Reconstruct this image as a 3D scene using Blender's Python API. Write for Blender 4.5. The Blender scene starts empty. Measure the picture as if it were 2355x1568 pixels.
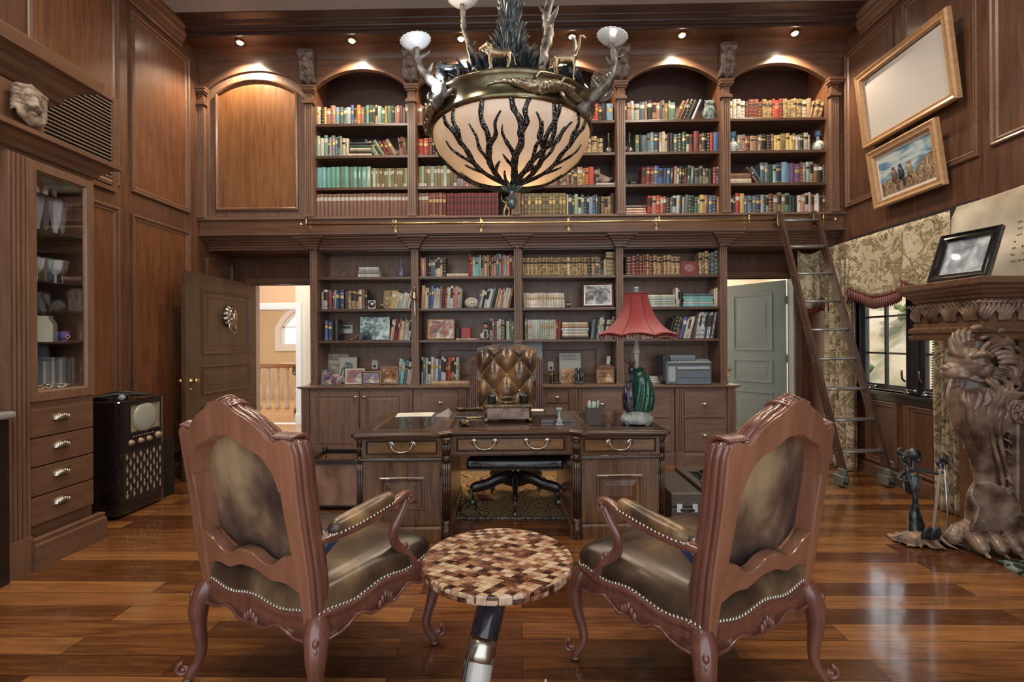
import bpy, math, random
from mathutils import Vector, Matrix, Euler
R=math.radians; PI=math.pi
SC=bpy.context.scene; COL=SC.collection
# ---------------------------------------------------------------- camera
F=1100.0; H=1.43; PSI=R(1.0); RHO=0.0056
cd=bpy.data.cameras.new('camera'); cam=bpy.data.objects.new('camera',cd); COL.objects.link(cam); SC.camera=cam
cd.sensor_width=36.0; cd.lens=F*36/2355; cd.clip_start=.05; cd.clip_end=300
cam.location=(0,0,H)
_f=Vector((-math.sin(PSI),math.cos(PSI),0)); _r0=Vector((math.cos(PSI),math.sin(PSI),0)); _u0=Vector((0,0,1))
_r=_r0*math.cos(RHO)-_u0*math.sin(RHO); _u=_u0*math.cos(RHO)+_r0*math.sin(RHO)
m3=Matrix((_r,_u,-_f)).transposed(); cam.rotation_euler=m3.to_euler()
def ray(x,y): return _f+_r*((x-1177.5)/F)+_u*((784-y)/F)
def PY(x,y,Y):
    d=ray(x,y); t=Y/d.y; return Vector((d.x*t,Y,H+d.z*t))
def PZ(x,y,z):
    d=ray(x,y); t=(z-H)/d.z; return Vector((d.x*t,d.y*t,z))
def PX(x,y,X):
    d=ray(x,y); t=X/d.x; return Vector((X,d.y*t,H+d.z*t))
# ---------------------------------------------------------------- world, light, exposure
vs=SC.view_settings; vs.view_transform='Standard'; vs.look='None'; vs.gamma=1.0; vs.exposure=0.62
try: vs.use_curve_mapping=False
except Exception: pass
w=bpy.data.worlds.new('world'); SC.world=w; w.use_nodes=True
bg=w.node_tree.nodes['Background']; bg.inputs[0].default_value=(.86,.93,1.0,1); bg.inputs[1].default_value=1.2
def lamp(name,kind,loc,energy,color=(1,1,1),rot=(0,0,0),**k):
    l=bpy.data.lights.new(name,kind); l.energy=energy; l.color=color
    for a,b in k.items(): setattr(l,a,b)
    o=bpy.data.objects.new(name,l); o.location=loc; o.rotation_euler=rot; COL.objects.link(o); return o
sun=lamp('sun','SUN',(8,4,9),2.6,(1,.93,.8),(R(35),R(18),0),angle=R(2))
WARM=(1,.80,.58)
DL=[-3.12,-1.86,-.64,.59,1.80,3.03]
for i,x in enumerate(DL):
    lamp('downlight_beam','SPOT',(x,5.30,4.775),150 if 0<i<5 else 230,WARM,(R(4),0,0),spot_size=R(125),spot_blend=.55,shadow_soft_size=.03)
# added fill lights above the view for general brightness; no real fixtures there
for x,y in ((-1.9,1.2),(1.9,1.2),(-1.9,3.4),(1.9,3.4)):
    lamp('ceiling_fill_light','AREA',(x,y,4.83),30,(1,.86,.68),(0,0,0),shape='DISK',size=.5)
# ---------------------------------------------------------------- mesh builder
LOC={}
class MB:
    def __init__(s): s.v=[]; s.f=[]; s.m=[]; s.sm=[]
    def add(s,vs,fs,m=0,smooth=False,M=None):
        b=len(s.v)
        s.v.extend([tuple(M@Vector(v)) for v in vs] if M is not None else [tuple(v) for v in vs])
        for f in fs: s.f.append(tuple(b+i for i in f)); s.m.append(m); s.sm.append(smooth)
        return s
    def box(s,x0,x1,y0,y1,z0,z1,m=0,M=None):
        v=[(x0,y0,z0),(x1,y0,z0),(x1,y1,z0),(x0,y1,z0),(x0,y0,z1),(x1,y0,z1),(x1,y1,z1),(x0,y1,z1)]
        return s.add(v,[(0,3,2,1),(4,5,6,7),(0,1,5,4),(1,2,6,5),(2,3,7,6),(3,0,4,7)],m,False,M)
    def bar(s,a,b,w,h,m=0,up=(0,0,1),taper=1.0):
        a=Vector(a);b=Vector(b);d=(b-a).normalized();u=Vector(up)
        if abs(d.dot(u))>.99: u=Vector((0,1,0))
        r=d.cross(u).normalized();u=r.cross(d)
        v=[]
        for p,k in ((a,1),(b,taper)):
            for i,j in ((-1,-1),(1,-1),(1,1),(-1,1)): v.append(p+r*(i*w*k/2)+u*(j*h*k/2))
        return s.add(v,[(0,3,2,1),(4,5,6,7),(0,1,5,4),(1,2,6,5),(2,3,7,6),(3,0,4,7)],m)
    def tube(s,pts,rad,n=10,m=0,caps=True,sub=1,flat=1.0,M=None,closed=False):
        pts=[Vector(p) for p in pts]
        if not hasattr(rad,'__len__'): rad=[rad]*len(pts)
        rad=list(rad)
        if sub>1: pts,rad=spline(pts,rad,sub,closed)
        k=len(pts); v=[]; t0=None; nn=None
        for i,p in enumerate(pts):
            if closed: t=(pts[(i+1)%k]-pts[i-1]).normalized()
            else: t=(pts[min(i+1,k-1)]-pts[max(i-1,0)]).normalized()
            if nn is None:
                a=Vector((0,0,1)) if abs(t.z)<.9 else Vector((1,0,0)); nn=(a-t*a.dot(t)).normalized()
            else:
                nn=nn-t*nn.dot(t); nn.normalize()
            bb=t.cross(nn)
            for j in range(n):
                a=2*PI*j/n; v.append(p+(nn*math.cos(a)*flat+bb*math.sin(a))*rad[i])
        fs=[]
        for i in range(k if closed else k-1):
            for j in range(n):
                a=i*n+j;b=i*n+(j+1)%n;i2=(i+1)%k
                fs.append((a,b,i2*n+(j+1)%n,i2*n+j))
        if caps and not closed: fs+= [tuple(range(n-1,-1,-1)),tuple((k-1)*n+j for j in range(n))]
        return s.add(v,fs,m,True,M)
    def lathe(s,prof,c=(0,0,0),n=24,m=0,M=None,sx=1,sy=1,smooth=True):
        v=[];c=Vector(c)
        for r,z in prof:
            for j in range(n): a=2*PI*j/n; v.append((c.x+r*math.cos(a)*sx,c.y+r*math.sin(a)*sy,c.z+z))
        k=len(prof);fs=[]
        for i in range(k-1):
            for j in range(n):
                fs.append((i*n+j,i*n+(j+1)%n,(i+1)*n+(j+1)%n,(i+1)*n+j))
        if prof[0][0]>1e-5: fs.append(tuple(range(n-1,-1,-1)))
        if prof[-1][0]>1e-5: fs.append(tuple((k-1)*n+j for j in range(n)))
        return s.add(v,fs,m,smooth,M)
    def ell(s,c,r,m=0,n=12,k=8,M=None,rot=None):
        v=[];c=Vector(c)
        if not hasattr(r,'__len__'): r=(r,r,r)
        E=Euler(rot).to_matrix() if rot else None
        for i in range(k+1):
            t=PI*i/k
            for j in range(n):
                a=2*PI*j/n; q=Vector((r[0]*math.sin(t)*math.cos(a),r[1]*math.sin(t)*math.sin(a),r[2]*math.cos(t)))
                if E: q=E@q
                v.append(c+q)
        fs=[(i*n+j,(i+1)*n+j,(i+1)*n+(j+1)%n,i*n+(j+1)%n) for i in range(k) for j in range(n)]
        return s.add(v,fs,m,True,M)
    def prism(s,out,M=None,h0=0,h1=1,m=0,smooth=False):
        n=len(out); v=[(x,y,h0) for x,y in out]+[(x,y,h1) for x,y in out]
        fs=[tuple(range(n-1,-1,-1)),tuple(range(n,2*n))]
        s.add(v,fs,m,False,M)
        b=len(s.v)-2*n
        for i in range(n):
            j=(i+1)%n; s.f.append((b+i,b+j,b+n+j,b+n+i)); s.m.append(m); s.sm.append(smooth)
        return s
    def grid(s,fn,nu,nv,m=0,smooth=True,cu=False,M=None):
        v=[fn(i/(nu if cu else nu),j/nv) for j in range(nv+1) for i in range(nu+(0 if cu else 1))]
        w_=nu if cu else nu+1; fs=[]
        for j in range(nv):
            for i in range(nu):
                a=j*w_+i;b=j*w_+(i+1)%w_; fs.append((a,b,b+w_,a+w_))
        return s.add(v,fs,m,smooth,M)
    def ring(s,out,prof,M=None,m=0,fill=True,mf=None):
        # mitred moulding: out = CCW 2D outline, prof = [(inset,height)...]
        n=len(out); v=[]
        for ins,h in prof:
            for p in inset(out,ins): v.append((p[0],p[1],h))
        fs=[]
        for i in range(len(prof)-1):
            for j in range(n): fs.append((i*n+j,i*n+(j+1)%n,(i+1)*n+(j+1)%n,(i+1)*n+j))
        s.add(v,fs,m,False,M)
        if fill: s.add(v[-n:],[tuple(range(n))],m if mf is None else mf,False,M)
        return s
    def sweep(s,path,prof,m=0,closed=False,smooth=False,caps=True):
        # path: list of (x,y); prof: list of (out,z); out is to the right of the path direction
        n=len(path); v=[]
        for i in range(n):
            p=Vector(path[i])
            a=Vector(path[i-1]) if (i>0 or closed) else None
            b=Vector(path[(i+1)%n]) if (i<n-1 or closed) else None
            d1=(p-a).normalized() if a is not None else (b-p).normalized()
            d2=(b-p).normalized() if b is not None else d1
            n1=Vector((d1.y,-d1.x));n2=Vector((d2.y,-d2.x)); q=(n1+n2)
            q=q/max(.2,1+n1.dot(n2))
            for o,z in prof: v.append((p.x+q.x*o,p.y+q.y*o,z))
        k=len(prof);fs=[]
        for i in range(n if closed else n-1):
            for j in range(k-1):
                a=i*k+j;b=((i+1)%n)*k+j; fs.append((a,b,b+1,a+1))
        if caps and not closed: fs+=[tuple(range(k)),tuple((n-1)*k+j for j in range(k-1,-1,-1))]
        return s.add(v,fs,m,smooth)
    def ext(s,o): 
        b=len(s.v); s.v+=o.v; s.f+=[tuple(b+i for i in f) for f in o.f]; s.m+=o.m; s.sm+=o.sm; return s
    def build(s,name,mat,parent=None,label=None,cat=None,group=None,kind=None,bevel=0,remesh=0,subsurf=0,smooth=None,world=True,solid=0,dec=0,loc=None):
        me=bpy.data.meshes.new(name)
        vv=s.v; org=Vector((0,0,0))
        if parent is not None:
            if world: org=LOC.get(parent.name,Vector((0,0,0)))
        elif loc is not None: org=Vector(loc) if world else Vector((0,0,0))
        elif kind!='structure' and vv:
            xs=[v[0] for v in vv];ys=[v[1] for v in vv];zs=[v[2] for v in vv]
            org=Vector(((min(xs)+max(xs))/2,(min(ys)+max(ys))/2,min(zs)))
        if org.length>0: vv=[(v[0]-org.x,v[1]-org.y,v[2]-org.z) for v in vv]
        me.from_pydata(vv,[],s.f)
        mats=mat if isinstance(mat,(list,tuple)) else [mat]
        for q in mats: me.materials.append(q)
        me.polygons.foreach_set('material_index',s.m)
        me.polygons.foreach_set('use_smooth',s.sm if smooth is None else [smooth]*len(s.f))
        me.update()
        o=bpy.data.objects.new(name,me); COL.objects.link(o)
        if parent is not None: o.parent=parent; LOC[o.name]=org
        else: o.location=org; LOC[o.name]=org
        if parent is not None and parent.parent is None and parent.type=='MESH': pass
        if remesh:
            q=o.modifiers.new('r','REMESH'); q.mode='VOXEL'; q.voxel_size=remesh; q.use_smooth_shade=True
            q=o.modifiers.new('s','SMOOTH'); q.factor=.5; q.iterations=2
        if dec: q=o.modifiers.new('d','DECIMATE'); q.ratio=dec
        if solid: q=o.modifiers.new('t','SOLIDIFY'); q.thickness=solid; q.offset=0
        if bevel:
            q=o.modifiers.new('b','BEVEL'); q.width=bevel; q.segments=2; q.limit_method='ANGLE'; q.angle_limit=R(40)
        if subsurf: q=o.modifiers.new('u','SUBSURF'); q.levels=subsurf; q.render_levels=subsurf
        tag(o,label,cat,group,kind); return o
def tag(o,label=None,cat=None,group=None,kind=None):
    for k,v in (('label',label),('category',cat),('group',group),('kind',kind)):
        if v: o[k]=v
    return o
def thing(name,label,cat,loc=(0,0,0),rz=0,group=None):
    o=bpy.data.objects.new(name,None); COL.objects.link(o); o.location=loc; o.rotation_euler=(0,0,rz)
    o.empty_display_size=.05; LOC[o.name]=Vector(loc); return tag(o,label,cat,group)
def copy_tree(o,parent=None):
    c=o.copy(); COL.objects.link(c)
    if parent is not None: c.parent=parent
    for ch in list(o.children): copy_tree(ch,c)
    return c
def spline(pts,rad,sub,closed=False):
    P=[];Q=[];n=len(pts)
    for i in range(n if closed else n-1):
        if closed: a,b,c,d=[pts[(i+k)%n] for k in(-1,0,1,2)]; r1,r2=rad[i],rad[(i+1)%n]
        else: a,b,c,d=pts[max(i-1,0)],pts[i],pts[i+1],pts[min(i+2,n-1)]; r1,r2=rad[i],rad[i+1]
        for k in range(sub):
            t=k/sub; P.append(.5*((2*b)+(c-a)*t+(2*a-5*b+4*c-d)*t*t+(3*b-a-3*c+d)*t**3)); Q.append(r1+(r2-r1)*(3*t*t-2*t**3))
    if not closed: P.append(pts[-1]);Q.append(rad[-1])
    return P,Q
def sp2(pts,sub=6,closed=False):
    P,_=spline([Vector((p[0],p[1],0)) for p in pts],[1]*len(pts),sub,closed); return [(p.x,p.y) for p in P]
def inset(o,d):
    if abs(d)<1e-9: return list(o)
    n=len(o);r=[]
    for i in range(n):
        p=Vector(o[i]);a=Vector(o[i-1]);b=Vector(o[(i+1)%n])
        d1=(p-a).normalized();d2=(b-p).normalized(); n1=Vector((-d1.y,d1.x));n2=Vector((-d2.y,d2.x))
        q=(n1+n2)/max(.3,1+n1.dot(n2)); r.append((p.x+q.x*d,p.y+q.y*d))
    return r
def rect(x0,x1,y0,y1): return [(x0,y0),(x1,y0),(x1,y1),(x0,y1)]
def archrect(x0,x1,z0,zs,za,n=14):
    c=(x1-x0)/2;h=za-zs;Rr=(c*c+h*h)/(2*h);a0=math.asin(min(1,c/Rr));xc=(x0+x1)/2;zc=za-Rr
    return [(x0,z0),(x1,z0)]+[(xc+Rr*math.sin(a0-2*a0*i/n),zc+Rr*math.cos(a0-2*a0*i/n)) for i in range(n+1)]
def basis(o,u,v,w_): 
    m=Matrix((Vector(u),Vector(v),Vector(w_))).transposed().to_4x4(); m.translation=Vector(o); return m
def MF(y): return basis((0,y,0),(1,0,0),(0,0,1),(0,-1,0))     # drawn on a wall facing the camera (-Y); u=x v=z h=towards camera
def ML(x): return basis((x,0,0),(0,1,0),(0,0,1),(1,0,0))      # on the left wall, facing +X; u=y
def MR(x): return basis((x,0,0),(0,-1,0),(0,0,1),(-1,0,0))    # on the right wall, facing -X; u=-y
def flip(m): return m
# ---------------------------------------------------------------- materials
MATS={}
def nt(m): m.use_nodes=True; return m.node_tree
def P(name,col,rough=.5,metal=0,**k):
    if name in MATS: return MATS[name]
    m=bpy.data.materials.new(name); t=nt(m); b=t.nodes['Principled BSDF']
    b.inputs['Base Color'].default_value=(*col,1); b.inputs['Roughness'].default_value=rough; b.inputs['Metallic'].default_value=metal
    for a,v in k.items(): b.inputs[a.replace('_',' ')].default_value=v
    MATS[name]=m; return m
def N(t,typ,**k):
    n=t.nodes.new(typ)
    for a,v in k.items():
        if a in n.inputs.keys(): n.inputs[a].default_value=v
        else:
            try: setattr(n,a,v)
            except Exception: n.inputs[a.replace('_',' ')].default_value=v
    return n
def ramp(t,fac,stops):
    r=t.nodes.new('ShaderNodeValToRGB'); e=r.color_ramp.elements
    while len(e)<len(stops): e.new(.5)
    for q,(p,c) in zip(e,stops): q.position=p; q.color=(*c,1)
    t.links.new(fac,r.inputs[0]); return r.outputs[0]
def coords(t,scale=(1,1,1),kind='Object',rot=(0,0,0)):
    c=t.nodes.new('ShaderNodeTexCoord'); m=t.nodes.new('ShaderNodeMapping'); m.inputs['Scale'].default_value=scale; m.inputs['Rotation'].default_value=rot
    t.links.new(c.outputs[kind],m.inputs[0]); return m.outputs[0]
def bump(t,b,h,s=.3,d=.01):
    n=t.nodes.new('ShaderNodeBump'); n.inputs['Strength'].default_value=s; n.inputs['Distance'].default_value=d
    t.links.new(h,n.inputs['Height']); t.links.new(n.outputs[0],b.inputs['Normal'])
def wood(name,c1,c2,grain='z',rough=.35,coat=.25,sc=1.0,bs=.12,crackle=0):
    if name in MATS: return MATS[name]
    m=bpy.data.materials.new(name); t=nt(m); b=t.nodes['Principled BSDF']
    s={'x':(1.2,14,14),'y':(14,1.2,14),'z':(14,14,1.2)}[grain]; s=tuple(a*sc for a in s)
    co=coords(t,s); n1=N(t,'ShaderNodeTexNoise',Scale=2.2,Detail=6.0,Roughness=.62,Distortion=.6); t.links.new(co,n1.inputs['Vector'])
    co2=coords(t,(1.3,1.3,1.3)); n2=N(t,'ShaderNodeTexNoise',Scale=1.4,Detail=3.0); t.links.new(co2,n2.inputs['Vector'])
    mx=t.nodes.new('ShaderNodeMath'); mx.operation='MULTIPLY_ADD'; t.links.new(n1.outputs[0],mx.inputs[0]); mx.inputs[1].default_value=.75
    m2=t.nodes.new('ShaderNodeMath'); m2.operation='MULTIPLY'; t.links.new(n2.outputs[0],m2.inputs[0]); m2.inputs[1].default_value=.3
    t.links.new(m2.outputs[0],mx.inputs[2])
    c=ramp(t,mx.outputs[0],[(.3,c1),(.72,c2)]); t.links.new(c,b.inputs['Base Color'])
    b.inputs['Roughness'].default_value=rough; b.inputs['Coat Weight'].default_value=coat; b.inputs['Coat Roughness'].default_value=.2
    if crackle:
        co3=coords(t,(1,1,1)); v=N(t,'ShaderNodeTexNoise',Scale=90.0,Detail=2.0); t.links.new(co3,v.inputs['Vector']); bump(t,b,v.outputs[0],crackle,.004)
    else: bump(t,b,n1.outputs[0],bs,.003)
    MATS[name]=m; return m
def noisy(name,stops,scale=5,rough=.5,metal=0,detail=4,bs=0,coords_scale=(1,1,1),kind='noise',dist=0,coat=0,bd=.005,emis=0,sheen=0,trans=0):
    if name in MATS: return MATS[name]
    m=bpy.data.materials.new(name); t=nt(m); b=t.nodes['Principled BSDF']; co=coords(t,coords_scale)
    if kind=='noise': n=N(t,'ShaderNodeTexNoise',Scale=float(scale),Detail=float(detail),Distortion=float(dist)); out=n.outputs[0]
    elif kind=='voronoi': n=N(t,'ShaderNodeTexVoronoi',Scale=float(scale)); out=n.outputs[0]
    elif kind=='wave': n=N(t,'ShaderNodeTexWave',Scale=float(scale),Distortion=float(dist),Detail=float(detail)); out=n.outputs['Fac']
    elif kind=='crack': n=N(t,'ShaderNodeTexVoronoi',Scale=float(scale)); n.feature='DISTANCE_TO_EDGE'; out=n.outputs[0]
    t.links.new(co,n.inputs['Vector']); c=ramp(t,out,stops); t.links.new(c,b.inputs['Base Color'])
    b.inputs['Roughness'].default_value=rough; b.inputs['Metallic'].default_value=metal; b.inputs['Coat Weight'].default_value=coat
    if trans: b.inputs['Transmission Weight'].default_value=trans
    if emis: t.links.new(c,b.inputs['Emission Color']); b.inputs['Emission Strength'].default_value=emis
    if bs: bump(t,b,out,bs,bd)
    MATS[name]=m; return m
def emit(name,col,s):
    m=P(name,(0,0,0),.5); b=m.node_tree.nodes['Principled BSDF']; b.inputs['Emission Color'].default_value=(*col,1); b.inputs['Emission Strength'].default_value=s; return m
WALL=wood('wall_wood',(.052,.022,.014),(.175,.078,.042),'z',.42,.2,.8)
WALLP=wood('panel_wood',(.068,.025,.012),(.240,.096,.042),'z',.38,.3,.9)
TRIM=wood('trim_wood',(.10,.046,.027),(.205,.105,.062),'x',.4,.25)
TRIMY=wood('trim_wood_side',(.09,.042,.024),(.19,.096,.055),'y',.4,.25)
SHELF=wood('shelf_wood',(.06,.03,.02),(.14,.075,.048),'x',.35,.3)
CASE=wood('bookcase_wood',(.13,.072,.048),(.28,.165,.115),'z',.42,.15)
CASEX=wood('bookcase_wood_wide',(.13,.072,.048),(.28,.165,.115),'x',.42,.15)
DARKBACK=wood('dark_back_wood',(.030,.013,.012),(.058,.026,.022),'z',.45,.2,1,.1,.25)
SOFFIT=wood('soffit_wood',(.075,.032,.018),(.15,.066,.036),'x',.45,.1)
DOORW=wood('door_wood',(.062,.037,.024),(.125,.078,.050),'z',.38,.25)
DESKW=wood('desk_wood',(.022,.009,.005),(.27,.13,.050),'z',.28,.5,1.1)
DESKX=wood('desk_wood_drawer',(.09,.040,.014),(.36,.185,.065),'x',.28,.5,1.1)
DESKD=wood('desk_dark_edge',(.022,.010,.006),(.095,.045,.022),'x',.25,.6)
CHAIRW=wood('chair_wood',(.22,.090,.050),(.40,.185,.110),'z',.3,.5,.6,.05)
CHAIRD=wood('chair_wood_dark',(.095,.034,.026),(.24,.095,.066),'z',.18,.9,.6,.05)
MANT=wood('mantel_wood',(.060,.026,.012),(.20,.105,.058),'x',.35,.4)
CARVE=noisy('carved_wood',[(.35,(.07,.035,.02)),(.65,(.30,.20,.14))],7,.36,0,5,.2,coat=.35)
DARKW=P('near_black_wood',(.018,.012,.011),.3,0,Coat_Weight=.4)
BRASS=P('brass',(.74,.58,.30),.22,1.0)
PEWTER=P('pewter',(.62,.58,.50),.28,1.0)
OLDBRASS=P('dark_brass',(.25,.19,.11),.33,1.0)
CHROME=P('steel',(.75,.77,.80),.22,1.0)
BRONZE=noisy('bronze',[(.3,(.05,.035,.02)),(.7,(.30,.22,.13))],14,.32,.85,4,.15)
IRON=noisy('iron',[(.3,(.02,.02,.022)),(.7,(.14,.15,.16))],20,.38,.8,4,.3)
BLACK=P('black_gloss',(.008,.007,.008),.12,0,Coat_Weight=.8)
BLACKM=P('black_satin',(.012,.011,.012),.45)
WHITE=P('white_paint',(.72,.71,.68),.4)
PAPER=P('paper',(.80,.77,.70),.7)
GLASS=P('clear_glass',(.95,1,1),.02,0,Transmission_Weight=1.0,IOR=1.45,Alpha=.35)
PANE=P('window_pane',(.95,1,1),.0,0,Transmission_Weight=1.0,IOR=1.02)
CEIL=P('ceiling_paint',(.36,.37,.38),.7)
def leather(name,dark,mid,light,rough=.3,scale=3.0,bsr=.25):
    if name in MATS: return MATS[name]
    m=bpy.data.materials.new(name); t=nt(m); b=t.nodes['Principled BSDF']
    co=coords(t,(1,1,.6)); n=N(t,'ShaderNodeTexNoise',Scale=scale,Detail=5.0,Roughness=.55,Distortion=.4); t.links.new(co,n.inputs['Vector'])
    c=ramp(t,n.outputs[0],[(.38,dark),(.52,mid),(.68,light)]); t.links.new(c,b.inputs['Base Color'])
    v=N(t,'ShaderNodeTexVoronoi',Scale=260.0); t.links.new(coords(t),v.inputs['Vector']); bump(t,b,v.outputs[0],bsr,.0006)
    b.inputs['Roughness'].default_value=rough; b.inputs['Coat Weight'].default_value=.35; b.inputs['Coat Roughness'].default_value=.25
    MATS[name]=m; return m
# ================================================================ ROOM SHELL
XL,XR,YF,YB=-3.72,3.68,5.5,6.2
ZL=2.87   # top of the ledge
def floor_mat():
    m=bpy.data.materials.new('floor_planks'); t=nt(m); b=t.nodes['Principled BSDF']
    co=coords(t,(1,1,1)); br=N(t,'ShaderNodeTexBrick',Scale=1.0); br.offset=.37; br.offset_frequency=2
    for k,v in (('Brick Width',1.55),('Row Height',.135),('Mortar Size',.0018),('Bias',0.0),('Color1',(0,0,0,1)),('Color2',(1,1,1,1)),('Mortar',(.5,.5,.5,1))): br.inputs[k].default_value=v
    t.links.new(co,br.inputs['Vector'])
    n1=N(t,'ShaderNodeTexNoise',Scale=1.6,Detail=7.0,Roughness=.6,Distortion=1.2); t.links.new(coords(t,(1.1,13,1)),n1.inputs['Vector'])
    # shift the grain from board to board
    va=t.nodes.new('ShaderNodeVectorMath'); va.operation='ADD'; t.links.new(coords(t,(1.1,13,1)),va.inputs[0])
    vm=t.nodes.new('ShaderNodeVectorMath'); vm.operation='SCALE'; t.links.new(br.outputs['Color'],vm.inputs[0]); vm.inputs['Scale'].default_value=17.0
    t.links.new(vm.outputs[0],va.inputs[1]); t.links.new(va.outputs[0],n1.inputs['Vector'])
    a=t.nodes.new('ShaderNodeMath'); a.operation='MULTIPLY'; t.links.new(br.outputs['Color'],a.inputs[0]); a.inputs[1].default_value=.42
    s=t.nodes.new('ShaderNodeMath'); s.operation='MULTIPLY_ADD'; t.links.new(n1.outputs[0],s.inputs[0]); s.inputs[1].default_value=.75; t.links.new(a.outputs[0],s.inputs[2])
    c=ramp(t,s.outputs[0],[(.22,(.030,.010,.005)),(.5,(.120,.042,.014)),(.88,(.36,.155,.050))])
    mx=t.nodes.new('ShaderNodeMixRGB'); t.links.new(br.outputs['Fac'],mx.inputs[0]); t.links.new(c,mx.inputs[1]); mx.inputs[2].default_value=(.02,.008,.004,1)
    t.links.new(mx.outputs[0],b.inputs['Base Color'])
    n3=N(t,'ShaderNodeTexNoise',Scale=3.0,Detail=3.0); t.links.new(coords(t,(1,4,1)),n3.inputs['Vector'])
    r=t.nodes.new('ShaderNodeMapRange'); t.links.new(n3.outputs[0],r.inputs[0]); r.inputs[3].default_value=.10; r.inputs[4].default_value=.26; t.links.new(r.outputs[0],b.inputs['Roughness'])
    b.inputs['Coat Weight'].default_value=.5; b.inputs['Coat Roughness'].default_value=.08
    h=t.nodes.new('ShaderNodeMath'); h.operation='MULTIPLY_ADD'; t.links.new(br.outputs['Fac'],h.inputs[0]); h.inputs[1].default_value=-1.0; t.links.new(n3.outputs[0],h.inputs[2])
    bump(t,b,h.outputs[0],.25,.004); return m
MB().box(-4.6,XR+.3,-2.6,6.9,-.1,0).build('floor',floor_mat(),kind='structure')
MB().box(XL-.1,XR+.1,-2.6,5.35,4.88,5.0).build('ceiling',CEIL,kind='structure')
# left wall
MB().box(XL-.12,XL,-2.6,YB,0,5.25).build('wall_left',WALL,kind='structure')
pm=[(0,0),(0,.022),(.012,.026),(.026,.020),(.030,.010),(.045,.014),(.060,.004)]
def wpan(nm,M,u0,u1,v0,v1,mat=(TRIM,WALLP)):
    return MB().ring(rect(u0,u1,v0,v1),pm,M,0,True,1).build(nm,list(mat),kind='structure')
i=1
for u0,u1,v0,v1 in ((-1.2,.9,2.88,4.62),(1.25,3.32,2.88,4.62),(3.54,4.37,2.88,4.62),(4.51,5.32,2.88,4.62),(3.75,4.37,.25,2.68),(4.51,5.32,.25,2.67),(5.6,6.12,.25,2.44),(-1.2,.9,.25,2.68),(1.25,2.8,.25,2.68)):
    wpan('trim_%d'%i,ML(XL),u0,u1,v0,v1); i+=1
# right wall with the window opening (y 4.30..5.22, z .90..2.42) and everything round it
WY0,WY1,WZ0,WZ1=3.98,5.30,.90,2.46
b=MB(); b.box(XR,XR+.14,-2.6,WY0,0,5.25).box(XR,XR+.14,WY1,YB,0,5.25).box(XR,XR+.14,WY0,WY1,0,WZ0).box(XR,XR+.14,WY0,WY1,WZ1,5.25)
b.build('wall_right',WALL,kind='structure')
for u0,u1,v0,v1 in ((4.76,5.45,2.90,4.62),(3.885,4.65,2.89,4.62),(2.6,3.79,2.92,4.62),(1.2,2.45,2.92,4.62),(4.72,5.15,.16,.80),(4.05,4.60,.16,.80),(-1.2,1.0,2.92,4.62)):
    wpan('trim_%d'%i,MR(XR),-u1,-u0,v0,v1,(TRIM,WALL)); i+=1
# back wall (behind the bookcases) with the two door openings
DL0,DL1,DZ=-3.50,-2.55,2.185
DR0,DR1,DZR=2.56,3.52,2.22
b=MB(); zt=2.62
b.box(XL,DL0,YB,YB+.12,0,zt).box(DL0,DL1,YB,YB+.12,DZ,zt).box(DL1,DR0,YB,YB+.12,0,zt).box(DR0,DR1,YB,YB+.12,DZR,zt).box(DR1,XR,YB,YB+.12,0,zt)
b.build('wall_back',WALL,kind='structure')
# soffit of the ledge over the alcoves
MB().box(XL,-2.50,YF+.2,YB+.12,2.532,2.56).box(2.43,XR,YF+.2,YB+.12,2.532,2.56).build('trim_%d'%i,SOFFIT,kind='structure'); i+=1
# fascia + cornice of the ledge
MB().box(XL,XR,YF,YF+.5,2.66,ZL).build('trim_%d'%i,TRIM,kind='structure'); i+=1
b=MB().sweep([(XL,YF),(XR,YF)],[(0,ZL-.03),(.035,ZL-.022),(.035,ZL),(0,ZL)]).sweep([(XL,YF),(XR,YF)],[(0,2.665),(.03,2.670),(.03,2.684),(0,2.69)])
b.build('trim_%d'%i,CASEX,kind='structure'); i+=1
crown=[(0,2.53),(.012,2.53),(.014,2.555),(.030,2.560),(.034,2.582),(.052,2.588),(.058,2.608),(.080,2.614),(.088,2.634),(.120,2.642),(.124,2.664),(.0,2.67)]
LP=[-2.46,-1.25,-.03,1.175,2.39]; YP=5.68
path=[(XL,YP-.0+.02),(LP[0]-.055,YP+.02)]
for k,x in enumerate(LP):
    path+=[(x-.052,YP-.0),(x-.052,YP-.06),(x+.052,YP-.06),(x+.052,YP-.0)]
path+=[(XR,YP)]
b=MB().sweep([(XL,YP)]+[q for q in path[2:]],crown); b.build('cornice_moulding',TRIM,kind='structure').name='trim_%d'%i; i+=1
# upper arcade wall: one board with six arched openings, coved at the top into the soffit
UP=[-3.68,-2.42,-1.235,-.04,1.16,2.345,3.56]
ARC=[]
b=MB(); ZS,ZA,ZT=4.37,4.585,4.68
def archcol(x0,x1,y,first=False):
    A=archrect(x0,x1,ZL,ZS,ZA,16)[2:]; A=A[::-1]
    # spandrel strips above the arch, front face + reveal
    v=[];f=[]
    for (x,z) in A: v+=[(x,y,z),(x,y,ZT),(x,y+.06,z)]
    for k in range(len(A)-1): a=3*k; f+=[(a,a+3,a+4,a+1),(a,a+2,a+5,a+3)]
    b.add(v,f)
    b.box(x0-.0,x0+.0001,y,y+.06,ZL,ZS)
for k in range(6):
    x0,x1=UP[k]+.055,UP[k+1]-.055
    archcol(x0,x1,YF)
for k,x in enumerate(UP):
    b.box(max(XL,x-.055),min(XR,x+.055) if k<6 else XR,YF,YF+.06,ZL,ZT)
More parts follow.
